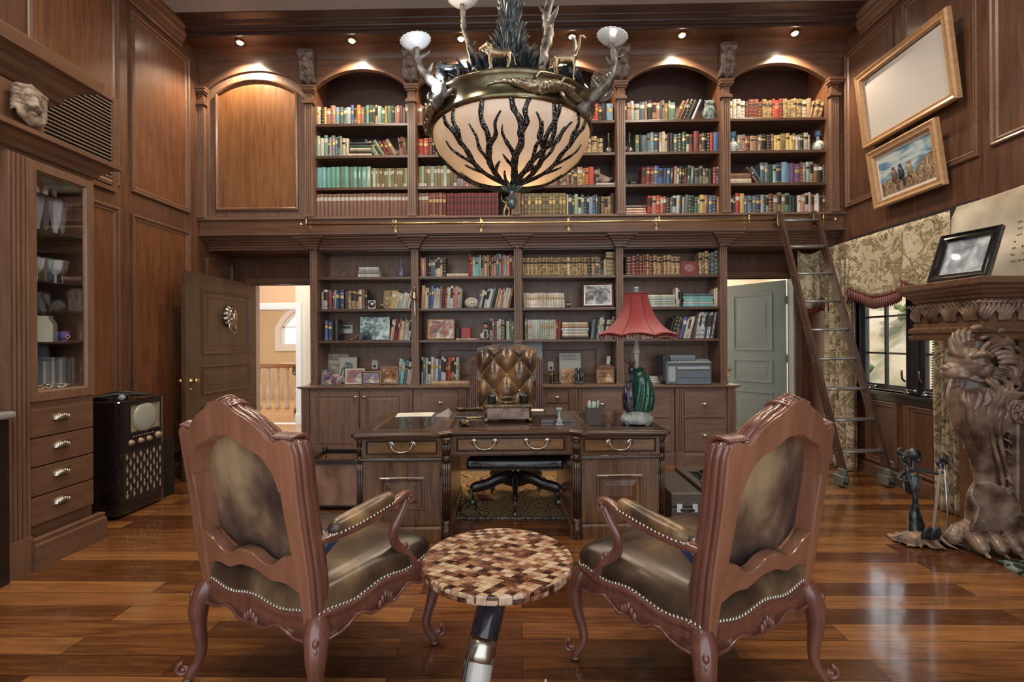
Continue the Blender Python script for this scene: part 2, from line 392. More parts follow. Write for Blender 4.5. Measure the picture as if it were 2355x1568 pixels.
# cove + soffit
pr=[]
for k in range(9):
    a=PI/2*k/8; pr.append((YF-.12*(1-math.cos(a)),ZT+.12*math.sin(a)))
pr+=[(5.18,4.80)]
v=[];f=[]
for (y,z) in pr: v+=[(XL,y,z),(XR,y,z)]
for k in range(len(pr)-1): f.append((2*k,2*k+2,2*k+3,2*k+1))
b.add(v,f,1,False)
b.build('wall_arcade',[TRIM,SOFFIT],kind='structure').name='wall_upper'
# beam + crown at front of the soffit and ceiling band
b=MB()
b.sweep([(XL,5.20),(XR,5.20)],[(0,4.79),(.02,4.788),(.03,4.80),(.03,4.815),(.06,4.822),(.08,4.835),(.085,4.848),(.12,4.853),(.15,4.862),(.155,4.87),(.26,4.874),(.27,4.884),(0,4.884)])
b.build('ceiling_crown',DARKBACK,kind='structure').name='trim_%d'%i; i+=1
cr=[(0,4.68),(.02,4.68),(.03,4.70),(.028,4.725),(.055,4.75),(.06,4.775),(.085,4.80),(.09,4.825),(.125,4.85),(.13,4.879),(0,4.879)]
MB().sweep([(XL,-2.6),(XL,5.19)],cr).build('trim_%d'%i,TRIMY,kind='structure'); i+=1
MB().sweep([(XR,5.19),(XR,-2.6)],cr).build('trim_%d'%i,TRIMY,kind='structure'); i+=1
# baseboards
bb=[(0,0),(.022,0),(.022,.11),(.012,.13),(0,.135)]
MB().sweep([(XL,-2.6),(XL,YB)],bb).build('baseboard_left',TRIMY,kind='structure')
MB().sweep([(XR,YB),(XR,-2.6)],bb).build('baseboard_right',TRIMY,kind='structure')
MB().sweep([(XL,YB),(DL0-.09,YB)],bb).sweep([(DR1+.09,YB),(XR,YB)],bb).build('baseboard_back',TRIM,kind='structure')
# door casings
def casing(x0,x1,zt_,mat,y=YB):
    global i
    prof=[(-.095,0),(-.095,.018),(-.080,.026),(-.02,.02),(-.012,.026),(0,.014),(0,-.12)]
    out=[(x0,0),(x1,0),(x1,zt_),(x0,zt_)]
    MB().ring(out,prof,MF(y),0,False).build('trim_%d'%i,mat,kind='structure'); i+=1
casing(DL0,DL1,DZ,TRIM); casing(DR0,DR1,DZR,TRIM)
# light door linings inside the jambs, as the painted side of the next rooms shows
b=MB().box(DL0-.0,DL0+.015,YB+.0,YB+.14,0,DZ).box(DL1-.015,DL1,YB,YB+.14,0,DZ); b.build('trim_%d'%i,WHITE,kind='structure'); i+=1
b=MB().box(DR1-.015,DR1,YB,YB+.14,0,DZR); b.build('trim_%d'%i,P('grey_green_paint',(.36,.42,.42),.4),kind='structure'); i+=1
# door leaves ------------------------------------------------------------
def doorleaf(nm,W,Hh,mat,panels,T=.045):
    t=thing(nm,None,None); t['kind']='structure'
    b=MB().box(0,W,-T/2,T/2,.01,Hh-.01)
    dp=[(0,.0),(0,.012),(.014,.016),(.028,.010),(.034,-.004),(.07,-.004),(.10,.004)]
    for (u0,u1,v0,v1) in panels:
        b.ring(rect(u0,u1,v0,v1),dp,basis((0,-T/2,0),(1,0,0),(0,0,1),(0,-1,0)),1 if isinstance(mat,list) else 0,True,0)
        b.ring(rect(-u1,-u0,v0,v1),dp,basis((0,T/2,0),(-1,0,0),(0,0,1),(0,1,0)),1 if isinstance(mat,list) else 0,True,0)
    return t,b
t,b=doorleaf('door_1',1.30,DZ,DOORW,[(.14,1.05,1.30,2.02),(.14,1.05,.86,1.18),(.14,1.05,.14,.74)])
t.location=(DL0+.03,YB-.02,0); t.rotation_euler=(0,0,R(-90-0.5))
LEAF=b.build('door_leaf',[DOORW,wood('door_moulding',(.14,.09,.06),(.26,.17,.12),'z',.35)],t,world=False)
def knobset(t,u,z,T,s=1):
    k=MB()
    for sg in (-1,1):
        M=basis((u,sg*T/2,z),(1,0,0),(0,0,1),(0,sg,0))
        k.lathe([(.030,0),(.030,.006),(.012,.010),(.012,.035),(.026,.045),(.031,.062),(.024,.078),(0,.082)],n=16,M=M)
        k.lathe([(.020,0),(.020,.005),(.0,.006)],(0,-.09,0),n=12,M=M)
    k.build('door_knob',BRASS,t,world=False)
knobset(t,1.22,1.03,.045)
b=MB().box(1.30,1.303,-.013,.013,.93,1.16); b.build('lock_plate',BRASS,t,world=False)
def ringpull(b,c,r,w_,M=None,n=16): b.tube([Vector(c)+Vector((r*math.cos(2*PI*k/n),0,r*math.sin(2*PI*k/n))) for k in range(n)],w_,6,closed=True,M=M)
# lion-mask knocker on the door
def mask(b,M=None,s=1.0,seed=1,mane=True):
    # face looks along +h (local z), up = local y
    rnd=random.Random(seed)
    b.ell((0,0,.02),(.062,.085,.045),M=M); b.ell((0,.045,.045),(.045,.030,.028),M=M)
    b.ell((0,.0,.062),(.015,.038,.022),M=M); b.ell((0,-.022,.072),(.020,.013,.016),M=M)
    for sg in (-1,1):
        b.ell((sg*.024,-.036,.060),(.022,.018,.020),M=M); b.ell((sg*.026,.022,.056),(.013,.008,.008),M=M)
        b.ell((sg*.028,.036,.056),(.022,.007,.012),M=M,rot=(0,0,sg*-.3)); b.ell((sg*.058,.062,.025),(.018,.022,.014),M=M)
    b.ell((0,-.072,.045),(.022,.016,.018),M=M)
    if mane:
        for k in range(22):
            a=PI*.5+ (k-10.5)/11*PI*.93; r0=.06; r1=.086+rnd.random()*.010
            c,s_=math.cos(a),math.sin(a); sw=.25*(1 if k%2 else -1)
            b.tube([(c*r0,s_*r0*1.15,.035),(math.cos(a+sw*.3)*(r0+r1)/2,math.sin(a+sw*.3)*(r0+r1)/2*1.15,.040),(math.cos(a+sw)*r1,math.sin(a+sw)*r1*1.2,.010)],[.014,.015,.009],6,sub=3,M=M)
    return b
kn=thing('door_knocker','silver lion head knocker with ring, fixed high on the open dark door','door knocker',(0,0,0)); kn.parent=t; kn['label']='silver lion head knocker'; del kn['category']
Mk=basis((.60,.028,1.74),(-1,0,0),(0,0,1),(0,1,0))
b=MB(); mask(b,Mk@Matrix.Scale(1.15,4)); b.build('lion_mask',PEWTER,t,world=False).parent=t
b=MB(); b.tube([Mk@Vector((.062*math.cos(2*PI*k/18),-.125+.072*math.sin(2*PI*k/18),.058-.02*math.sin(2*PI*k/18))) for k in range(18)],.008,8,closed=True); b.build('knocker_ring',PEWTER,t,world=False)
bpy.data.objects.remove(kn)
t['label']='dark brown panelled door standing open against the left wall, with lion knocker'
# the camera sees the -Y side of the leaf turned towards +X
t,b=doorleaf('door_2',.90,DZR,None,[(.16,.74,1.28,2.06),(.16,.74,.84,1.16),(.16,.74,.14,.72)])
BLUEGREY=P('blue_grey_door_paint',(.22,.27,.29),.35); BLUEDK=P('dark_door_moulding',(.05,.065,.07),.3)
b.build('door_leaf',[BLUEGREY,BLUEDK],t,world=False)
t.location=(DR1-.03,YB+.15,0); t.rotation_euler=(0,0,R(180-58)); knobset(t,.83,1.0,.045)
h=MB()
for z in (.3,1.18,1.95): MB().box(-.03,.03,-.034,-.023,z-.05,z+.05).tube([(0,-.030,z-.055),(0,-.030,z+.055)],.008,8).build('hinge',BRASS,t,world=False)

# ---- hall seen through the left doorway
PEACH=P('peach_wall_paint',(.62,.38,.22),.6); CREAM=P('cream_wall_paint',(.66,.60,.48),.6)
MB().box(-8,-2.0,6.32,16,-.1,-.001).box(-2.0,4.6,6.32,16,-.1,-.001).build('floor',[noisy('hall_floor',[(.3,(.42,.24,.11)),(.7,(.60,.38,.2))],3,.10,0,4,0,(1,8,1))],kind='structure').name='floor_hall'
HY=8.3
b=MB(); b.box(-6.2,-4.78,HY,HY+.14,0,3.2).box(-4.78,-3.92,HY,HY+.14,2.0,3.2); b.build('wall_hall',PEACH,kind='structure')
b=MB(); b.box(-3.92,-3.60,HY-.02,HY+.3,0,3.2).box(-3.60,-3.10,HY-.35,HY+.3,0,3.2); b.build('wall_hall_corner',CREAM,kind='structure')
MB().sweep([(-3.92,HY-.02),(-3.62,HY-.02),(-3.60,HY-.35),(-3.1,HY-.35)],[(0,0),(.03,0),(.03,.16),(.015,.20),(0,.21)]).build('baseboard_hall',WHITE,kind='structure')
MB().ring([(-4.78,0),(-3.92,0),(-3.92,2.0),(-4.78,2.0)],[(-.12,0),(-.12,.02),(-.1,.04),(-.03,.03),(0,.02),(0,-.16)],MF(HY),0,False).build('trim_%d'%i,WHITE,kind='structure'); i+=1
# far hall wall with arched window
b=MB(); WA=archrect(-6.15,-4.35,1.35,1.75,2.35,16)
hw=12.2
b.box(-9,-6.15,hw,hw+.2,0,4).box(-4.35,-2,hw,hw+.2,0,4).box(-6.15,-4.35,hw,hw+.2,0,1.35)
A=WA[2:][::-1];v=[];f=[]
for (x,z) in A: v+=[(x,hw,z),(x,hw,4)]
for k in range(len(A)-1): f.append((2*k,2*k+2,2*k+3,2*k+1))
b.add(v,f); b.build('wall_hall_far',P('hall_yellow_paint',(.60,.48,.30),.6),kind='structure')
MB().ring(WA,[(-.14,0),(-.14,.05),(-.02,.05),(0,.0),(.04,0),(.04,-.1)],MF(hw),0,False).box(-6.1,-4.4,hw,hw+.03,1.8,1.84).box(-5.27,-5.23,hw,hw+.03,1.35,2.3).build('window_2',WHITE,kind='structure')
MB().box(-9,-8.9,6.3,hw,0,4).box(-9,4.6,6.3,hw+.2,3.2,3.3).box(-2.3,-2.2,6.4,hw,0,3.2).build('wall_hall_side',PEACH,kind='structure')
lamp('hall_daylight','AREA',(-5.2,12.0,1.9),45,(1,.97,.9),(R(-90),0,0),shape='RECTANGLE',size=1.8,size_y=1.0)
lamp('hall_lamp','AREA',(-4.0,7.2,3.1),22,(1,.93,.8),(0,0,0),shape='DISK',size=.6)
lamp('hall_far_lamp','AREA',(-5.2,10.0,3.1),40,(1,.93,.8),(0,0,0),shape='DISK',size=.6)
# ---- room seen through the right doorway
b=MB(); b.box(2.2,2.3,6.4,9,0,3.2).box(2.2,4.05,9,9.1,0,3.2); 
CY=9.0
b=MB().box(2.0,2.75,CY,CY+.1,0,3.2).box(3.55,4.6,CY,CY+.1,0,3.2).box(2.75,3.55,CY,CY+.1,0,.75).box(2.75,3.55,CY,CY+.1,2.35,3.2).box(2.1,2.2,6.4,9,0,3.2).box(4.5,4.6,6.4,9,0,3.2)
b.build('wall_side_room',CREAM,kind='structure')
MB().ring(rect(2.75,3.55,.75,2.35),[(-.09,0),(-.09,.03),(0,.03),(0,-.05),(.04,-.05)],MF(CY),0,False).box(2.75,3.55,CY+.0,CY+.04,1.5,1.56).build('window_3',WHITE,kind='structure')
lamp('side_room_daylight','AREA',(3.15,8.9,1.6),45,(.95,.97,1),(R(-90),0,0),shape='RECTANGLE',size=.8,size_y=1.5)
lamp('side_room_lamp','AREA',(3.3,7.6,3.1),45,(1,.95,.8),(0,0,0),shape='DISK',size=.6)
# ---- room side of the window, right wall
DKW=wood('window_dark_wood',(.016,.014,.018),(.05,.042,.045),'z',.3,.4)
b=MB()
M=MR(XR)
def uy(y0,y1): return -y1,-y0
b.ring(rect(*uy(WY0,WY1),WZ0,WZ1),[(-.09,0),(-.09,.02),(-.01,.03),(0,.01),(0,-.12)],M,0,False)
b.box(XR-.05,XR+.12,WY0-.05,WY1+.05,WZ0-.03,WZ0)
SA=(4.62,5.26);SB=(4.02,4.50)
b.box(XR+.03,XR+.11,SB[1],SA[0],WZ0,WZ1)
for (y0,y1) in (SA,SB):
    b.ring(rect(*uy(y0,y1),WZ0+.02,WZ1-.02),[(0,.0),(0,-.05),(.0,-.05)],M,0,False)
    b.ring(rect(*uy(y0,y1),WZ0+.02,WZ1-.02),[(0,-.06),(0,-.03),(.05,-.03),(.05,-.07)],M,0,False)
    ym=(y0+y1)/2
    b.box(XR+.04,XR+.065,ym-.014,ym+.014,WZ0+.05,WZ1-.05)
    for zz in (1.285,1.66,2.04): b.box(XR+.04,XR+.065,y0+.04,y1-.04,zz-.010,zz+.010)
W1=b.build('window_1',DKW,kind='structure')
b=MB().box(XR+.05,XR+.056,SA[0]+.04,SA[1]-.04,WZ0+.06,WZ1-.06).box(XR+.05,XR+.056,SB[0]+.04,SB[1]-.04,WZ0+.06,WZ1-.06); b.build('window_pane',PANE,W1)
b=MB()
for y in (5.12,4.62,4.42):
    b.tube([(XR+.02,y,WZ0+.02),(XR-.02,y,WZ0+.03),(XR-.035,y-.05,WZ0+.05),(XR-.03,y-.13,WZ0+.045)],.007,6,sub=3).ell((XR-.0,y,WZ0+.015),(.02,.03,.016)).ell((XR-.03,y-.13,WZ0+.045),.013)
b.build('window_crank',CHROME,W1)
b=MB().tube([(XR+.02,4.67,1.02),(XR-.015,4.66,1.05),(XR-.02,4.66,1.13)],.009,6,sub=3).tube([(XR+.02,4.47,1.02),(XR-.015,4.46,1.05),(XR-.02,4.46,1.13)],.009,6,sub=3); b.build('window_latch',OLDBRASS,W1)
# hillside outside
rnd=random.Random(4)
def hill(u,v):
    x=XR+1.5+v*14; y=-4+u*22
    return (x,y,-1.6+v*9.5+.35*math.sin(y*1.7+x)+.25*math.sin(y*3.1-x*2.3)+.15*rnd.random())
HM=noisy('hill_scrub',[(.3,(.16,.15,.08)),(.45,(.32,.25,.15)),(.6,(.42,.32,.24)),(.75,(.24,.28,.12))],1.6,.9,0,8,.6,bd=.1)
MB().grid(hill,60,40).build('hillside',HM,kind='structure').name='ground_hillside'
for k in range(9):
    y=4.6+k*1.15; d=3.0+2.2*(k%3); x=XR+1.5+d; z=-1.6+d/14*9.5
    b=MB(); s=.42
    for q in range(60):
        a=rnd.random()*2*PI;c=rnd.random(); b.ell((x+math.cos(a)*s*c,y+math.sin(a)*s*c,z+s*.9*rnd.random()),(.16*s+.05,.16*s+.05,.12*s+.04),n=6,k=4)
    o=b.build('bush',noisy('bush_green_%d'%(k%3),[(.35,[(.05,.09,.03),(.12,.13,.05),(.2,.16,.07)][k%3]),(.65,[(.16,.24,.10),(.28,.28,.12),(.42,.34,.18)][k%3])],9,.9,0,6,.8,bd=.05),None,'hillside bush seen through the window above the dark panelling','bush','bushes on the hillside outside the window')
# ================================================================ BOOKCASES
def fluted(b,x,y,w,z0,z1,d=.045,m=0,n=3):
    # outline in plan with grooves in the face, front at y-d
    g=w*.10; o=[(x-w/2,y),(x-w/2,y-d)]
    for k in range(n):
        c=x+(k-(n-1)/2)*w*.24; o+=[(c-g*.6,y-d),(c-g*.3,y-d+.009),(c+g*.3,y-d+.009),(c+g*.6,y-d)]
    o+=[(x+w/2,y-d),(x+w/2,y)]
    b.prism(o,None,z0,z1,m); return b
def capital(b,x,y,w,z,d=.045,m=0):
    # stepped block capital: list of (z0,z1,grow)
    for a,c,g in ((0,.028,.018),(.028,.04,.008),(.04,.13,-.006),(.13,.15,.012),(.15,.18,.028),(.18,.20,.034)):
        b.box(x-w/2-g,x+w/2+g,y-d-g,y,z+a,z+c,m)
UBN=['upper bay with closed arched panel','upper bay beside arched panel','upper bay left behind the chandelier','upper bay right behind the chandelier','upper bay with the owl','far right upper bay']
PN=['left wall','the arched panel and first open bay','the first and second open bays','the bays behind the chandelier','the chandelier bay and owl bay','the owl bay and last bay','right wall']
for k,x in enumerate(UP):
    t=thing('pilaster','fluted brown pilaster on the upper ledge '+('between ' if 0<k<6 else 'against the ')+PN[k],'pilaster',(x,YF,ZL),0,'upper pilasters')
    b=MB(); fluted(b,x,YF-.002,.088,ZL+.03,ZS-.21); b.box(x-.05,x+.05,YF-.052,YF-.002,ZL,ZL+.03); b.build('shaft',CASE,t)
    b=MB(); b.box(x-.036,x+.036,YF-.04,YF-.002,ZS-.21,ZS-.20); capital(b,x,YF-.002,.09,ZS-.20); b.build('capital',TRIM,t)
UZ=[2.87,3.225,3.595,3.965]
for k in range(6):
    x0,x1=UP[k]+.055,UP[k+1]-.055
    t=thing('bookcase',['closed arched raised panel of reddish wood at left end of the upper arcade','upper arcade bookcase beside arched panel, teal volumes on its second shelf','upper arcade bookcase half hidden behind the left side of the chandelier','upper arcade bookcase behind the right side of chandelier, dog figure inside','upper arcade bookcase with the owl figure on its top shelf','upper arcade bookcase at the far right with blue and white vases'][k],'bookcase',((x0+x1)/2,YF+.06,ZL),0,'upper arcade bays')
    if k==0:
        t['category']='wall panel'; t.name='arched_panel'; LOC[t.name]=Vector(((x0+x1)/2,YF+.06,ZL))
        b=MB().ring(archrect(x0-.0,x1+.0,ZL+.0,ZS,ZA,16),[(0,-.02),(.10,-.02)],MF(YF),0,False); b.build('frame',CASE,t)
        b=MB().ring(inset(archrect(x0,x1,ZL,ZS,ZA,16),.09),[(0,-.03),(0,.012),(.02,.018),(.036,.006),(.04,-.012)],MF(YF),0,True,1)
        b.build('raised_panel',[wood('arched_moulding',(.12,.05,.026),(.24,.12,.065),'z',.3,.4),wood('arched_panel_wood',(.14,.05,.018),(.34,.155,.060),'z',.33,.35,.9)],t)
        continue
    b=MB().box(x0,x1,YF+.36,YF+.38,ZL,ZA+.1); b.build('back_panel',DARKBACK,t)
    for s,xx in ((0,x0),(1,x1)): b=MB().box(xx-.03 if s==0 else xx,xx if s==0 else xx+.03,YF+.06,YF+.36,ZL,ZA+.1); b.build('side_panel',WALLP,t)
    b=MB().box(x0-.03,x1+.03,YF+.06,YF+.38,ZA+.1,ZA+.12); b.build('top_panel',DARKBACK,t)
    for z in UZ[1:]: MB().box(x0,x1,YF+.02,YF+.36,z-.032,z).build('shelf',SHELF,t,bevel=.003)
# ---- lower tier
LZ=[.915,1.447,1.825,2.205]; LT=2.545
YLF=5.70; YLB=6.03
LBN=['lower bay beside the open brown door','second lower bay, left of tufted chair','third lower bay, right of tufted chair','lower bay above the printer']
for k,x in enumerate(LP):
    t=thing('pilaster','tall fluted pilaster of lower bookcase, '+['next to the left doorway','behind the hanging brass bell','directly above the tufted chair','rising behind the red lampshade','next to the right doorway'][k],'pilaster',(x,YLF,.915),0,'lower pilasters')
    b=MB(); fluted(b,x,YLF,.082,.945 if k!=2 else 1.447,2.53); b.box(x-.048,x+.048,YLF-.05,YLF,.915 if k!=2 else 1.405,.945 if k!=2 else 1.447); b.build('shaft',CASE,t)
for k in range(4):
    x0,x1=LP[k]+.04,LP[k+1]-.04
    t=thing('bookcase',['lower bookcase bay beside left doorway with family photographs','second lower bookcase bay, framed couple photo on its lowest shelf','third lower bookcase bay with long row of gilt leather spines','lower bookcase bay next to right doorway, printer standing below'][k],'bookcase',((x0+x1)/2,YLF,.92),0,'lower bookcase bays')
    b=MB().box(x0-.035,x1+.035,YLB,YLB+.02,.92,LT); 
    if k in(0,3): b.ring(rect(x0+.07,x1-.05,1.0,1.38),[(0,-.0),(0,.006),(.012,.008),(.02,.002)],MF(YLB),0,True)
    b.build('back_panel',CASE,t)
    if k in (1,2):
        xa,xb=(x0+.18,-.10) if k==1 else (.04,x1-.18)
        b=MB().ring(rect(xa,xb,.99,1.33),[(0,0),(0,.012),(.014,.014),(.024,.004)],MF(YLB),0,True); b.build('panel_moulding',CASEX,t)
    for s,xx in ((0,x0),(1,x1)):
        if (k,s) in ((1,1),(2,0)): b=MB().box(xx-.0 if s==0 else xx-.0,(xx+.02),YLF,YLB,1.42,LT)
        else: b=MB().box(xx-.035 if s==0 else xx,xx if s==0 else xx+.035,YLF,YLB,.92,LT)
        b.build('side_panel',CASE,t)
    b=MB().box(x0-.03,x1+.03,YLF,YLB,LT-.03,LT); b.build('top_panel',SHELF,t)
    for z in LZ[1:]: MB().box(x0,x1,YLF-.012,YLB,z-.032,z).build('shelf',SHELF,t,bevel=.004)
# ---- base cabinets and worktop
CY0=5.47; CX0,CX1=-2.53,2.45
cp=[(0,.885),(.012,.888),(.02,.898),(.035,.903),(.035,.918),(0,.918)]
o=[(CX0,YLB),(CX0,CY0),(CX1,CY0),(CX1,YLB)]
b=MB().box(CX0,CX1,CY0,YLB+.02,.886,.918); b.sweep([(CX0,YLB),(CX0,CY0),(CX1,CY0),(CX1,YLB)],cp)
b.build('worktop',CASEX,None,'long brown wooden worktop over the base cabinets along the bookcase wall','worktop')
CU=[(-2.50,-1.305),(-1.215,-.62),(-.60,.42),(.44,.62),(.62,1.765),(1.80,2.44)]
def rp(b,u0,u1,v0,v1,y,m=0,m2=None):
    b.ring(rect(u0,u1,v0,v1),[(0,0),(0,.02),(.06,.02),(.068,.010),(.10,.020)],MF(y),m,True,m if m2 is None else m2)
def knob(t,x,y,z,mat=PEWTER,s=1):
    b=MB().ell((x,y-.022*s,z),(.026*s,.012*s,.015*s)).tube([(x,y,z),(x,y-.02*s,z)],.007*s,8).ell((x,y-.002,z),(.034*s,.003,.010*s))
    b.build('knob',mat,t)
def basecab(x0,x1,label,doors=(),drawers=(),body=True):
    t=thing('base_cabinet',label,'cabinet',((x0+x1)/2,CY0+.28,0),0,'base cabinets under the worktop')
    b=MB().box(x0,x1,CY0+.02,YLB,.13,.885).box(x0,x1,CY0+.015,YLB,0,.13)
    b.sweep([(x0,CY0+.02),(x1,CY0+.02)],[(0,.0),(.018,0),(.018,.12),(.008,.14),(0,.145)]); b.build('body',CASEX,t)
    for (u0,u1,v0,v1,kx,kz) in doors:
        d=MB(); rp(d,u0,u1,v0,v1,CY0+.018); d=d.build('door',CASE,t); knob(d,kx,CY0-.002,kz)
    for (u0,u1,v0,v1) in drawers:
        d=MB().box(u0,u1,CY0+.0,CY0+.02,v0,v1).build('drawer',CASEX,t,bevel=.003); knob(d,(u0+u1)/2,CY0,(v0+v1)/2,s=1.15)
basecab(-2.50,-1.245,'double door base cabinet below the family photographs, left of desk',[(-2.42,-1.86,.17,.86,-1.90,.80),(-1.845,-1.33,.17,.86,-1.80,.80)])
basecab(-1.24,-.045,'base cabinet directly behind the tufted chair, left of its backrest',(),[(-1.13,-.72,.60,.86),(-1.13,-.72,.17,.585)])
basecab(-.04,.66,'base cabinet with one small drawer just right of the tufted chair',(),[(.30,.54,.72,.85),(.30,.54,.44,.70),(.30,.54,.17,.42)])
basecab(.665,1.75,'base cabinet behind the pen cup and lamp, wide drawers',(),[(.70,1.16,.55,.86),(1.19,1.70,.55,.86),(.70,1.16,.17,.535),(1.19,1.70,.17,.535)])
basecab(1.755,2.43,'two drawer base cabinet beneath the printer',(),[(1.86,2.32,.55,.86),(1.86,2.32,.17,.53)])
for k,x in enumerate((-2.48,-1.285,-.665,.60,1.80,2.39)):
    t=thing('cabinet_pilaster','short fluted pilaster on base cabinets, '+['at the left end','left of the two stacked drawers behind desk','just left of the tufted chair','just right of the small single drawer','between drawers behind the lamp and printer drawers','at the right end under printer'][k],'pilaster',(x,CY0,0),0,'short cabinet pilasters')
    b=MB(); fluted(b,x,CY0+.02,.085,.17,.885,.035); b.box(x-.05,x+.05,CY0-.025,CY0+.02,0,.14).box(x-.045,x+.045,CY0-.02,CY0+.02,.14,.17); b.build('shaft',CASE,t)
# ================================================================ LEFT DISPLAY CABINET
FX=-3.10; CYA,CYB=2.955,3.42
t=thing('display_cabinet','tall glazed corner cabinet with glassware above four drawers, left wall','cabinet',(-3.4,3.2,0))
LW_=wood('left_cabinet_wood',(.115,.055,.032),(.23,.125,.078),'z',.4,.25); LWY=wood('left_cabinet_wood_wide',(.10,.045,.026),(.19,.10,.062),'y',.4,.3)
b=MB().box(XL,FX-.02,CYA,CYB,0,.93)
b.sweep([(XL,CYB+.02),(FX+.02,CYB+.02),(FX+.02,CYA)][::-1],[(0,0),(.03,0),(.03,.15),(.02,.165),(.024,.19),(0,.20)])
b.build('body',LWY,t)
b=MB().box(XL,XL+.02,CYA,CYB,.93,2.60).box(XL,FX-.02,CYA,CYA+.02,.93,2.60).box(XL,FX-.02,CYB-.02,CYB,.93,2.60).box(XL,FX-.02,CYA,CYB,2.57,2.61).box(XL,FX-.02,CYA,CYB,.93,1.12).box(FX-.03,FX-.005,CYA+.004,CYB-.004,.99,1.06); b.build('case',LWY,t)
for k in range(4):
    z1=1.008-.187*k; z0=z1-.178
    d=MB().box(FX-.02,FX+.005,CYA+.01,CYB-.01,z0-.0,z1).build('drawer',LWY,t,bevel=.004)
    b=MB(); c=Vector((FX+.005,(CYA+CYB)/2-.02,(z0+z1)/2+.02))
    def cup(u,v,c=c): a=PI*u; q=PI/2*v; return (c.x+.028*math.sin(q)*1.0,c.y-.058*math.cos(a)*(math.cos(q)*.25+.75),c.z-.02+.036*math.sin(a)*math.cos(q*.8))
    b.grid(lambda u,v:(c.x+.03*math.sin(PI*v/2),c.y-.055*math.cos(PI*u)*math.cos(PI*v/2*.9),c.z-.012+.034*math.sin(PI*u)*math.cos(PI*v/2*.75)),14,6)
    b.box(c.x,c.x+.004,c.y-.062,c.y+.062,c.z-.016,c.z+.028)
    for q in range(5): b.ell((c.x+.024,c.y-.032+.016*q,c.z+.002+.006*(2-abs(q-2))),(.009,.008,.012),n=6,k=4)
    b.build('cup_handle',PEWTER,d)
d=MB(); M=ML(FX-.0)
b=MB().ring(rect(CYA,CYB,1.06,2.60),[(0,-.02),(0,.008),(.055,.008),(.062,-.004),(.07,-.01)],M,0,False); DG=b.build('glass_door',LW_,t)
MB().box(FX-.012,FX-.008,CYA+.06,CYB-.06,1.12,2.54).build('glass_pane',GLASS,DG)
GZ=[1.44,1.84,2.18,2.42]
for z in GZ: MB().box(XL+.02,FX-.05,CYA+.02,CYB-.02,z-.012,z).build('shelf',BLACK,t)
# fluted corner post and its panel
b=MB(); P_=[(FX+.04,CYA-.0)]
t2=thing('fluted_post','fluted reddish-brown corner post left of the glazed cabinet','post',(-3.1,2.9,0))
o=[(XL,CYA-.005),(XL,CYA-.13),(FX+.02,CYA-.13)]
for k in range(4): yy=CYA-.115+k*.028; o+=[(FX+.02,yy),(FX+.008,yy+.005),(FX+.008,yy+.012),(FX+.02,yy+.017)]
o+=[(FX+.02,CYA-.005)]
MB().prism(o[::-1],None,.22,2.60).build('shaft',LW_,t2); MB().box(XL,FX+.03,CYA-.14,CYA,0,.22).build('plinth',LW_,t2)
MB().box(XL+.004,FX-.05,1.9,CYA-.14,0,2.60).build('side_panel',LW_,t2)
b=MB(); b.box(FX-.04,FX+.05,1.7,CYA-.16,.0,.97); b.build('bar_cabinet_body',DARKW,None,'dark low cabinet end at the left edge with a rounded stone top','cabinet').name='bar_cabinet'
MB().box(XL+.1,FX+.09,1.7,CYA-.145,.985,1.03).build('counter_slab',P('grey_stone',(.28,.27,.26),.15,0,Coat_Weight=.5),None,'polished grey stone slab on the dark low cabinet at the left edge','countertop',bevel=.015)
# entablature: lower cornice, frieze block with mask, upper cornice
c1=[(0,2.62),(.02,2.625),(.03,2.65),(.05,2.66),(.06,2.69),(.085,2.71),(.11,2.74),(.15,2.75),(.15,2.78),(0,2.79)]
c1=[(a,z-.01) for a,z in c1]
t3=thing('cabinet_cornice','moulded cornice on top of the glazed cabinet below louvred grille','cornice',(-3.3,3.2,2.60))
MB().sweep([(FX-.08,1.9),(FX-.08,CYB+.03),(XL,CYB+.03)],[(o_,z) for o_,z in c1][::-1] if False else c1).build('moulding',TRIMY,t3)
MB().box(XL,FX-.08,1.9,CYB+.03,2.61,2.775).build('top_board',TRIMY,t3)
t4=thing('cornice_shelf','heavy stepped overhanging cornice above the carved mask at upper left','cornice',(-3.3,3.0,3.1))
c2=[(0,3.02),(.02,3.03),(.03,3.06),(.055,3.07),(.06,3.11),(.10,3.14),(.11,3.18),(.16,3.21),(.21,3.22),(.22,3.30),(.20,3.32),(0,3.33)]
MB().sweep([(-3.31,1.9),(-3.31,3.30),(XL,3.30)],[(o_,z+.06) for o_,z in c2]).build('moulding',TRIMY,t4); MB().box(XL,-3.31,1.9,3.30,3.08,3.39).build('top_board',TRIMY,t4)
MB().box(XL,-3.19,2.70,3.16,2.782,3.08).build('frieze_block',TRIMY,None,'plain wooden block carrying the carved mask between the two cornices','frieze block')
b=MB(); Mm=basis((-3.175,3.03,2.985),(0,1,0),(0,0,1),(1,0,0))@Matrix.Diagonal((1.15,1.0,.9,1)); mask(b,Mm,seed=5,mane=False)
for q in range(13):
    xx=-.07+.0117*q; s_=1 if q>6 else -1
    b.tube([(xx*.9,-.05,.035),(xx*1.05+.008*math.sin(q*2),-.10,.040),(xx*.7,-.155+abs(xx)*.5,.022)],[.011,.012,.006],6,sub=3,M=Mm)
    b.tube([(xx*.9,.06,.035),(xx*1.15,.10-abs(xx)*.4,.040),(xx*1.35,.115-abs(xx)*.9,.015)],[.012,.014,.007],6,sub=3,M=Mm)
for s_ in (-1,1):
    for q in range(5): b.tube([(s_*.055,.05-.025*q,.03),(s_*.082,.04-.025*q,.030),(s_*.095,.015-.028*q,.008)],[.012,.013,.006],6,sub=3,M=Mm)
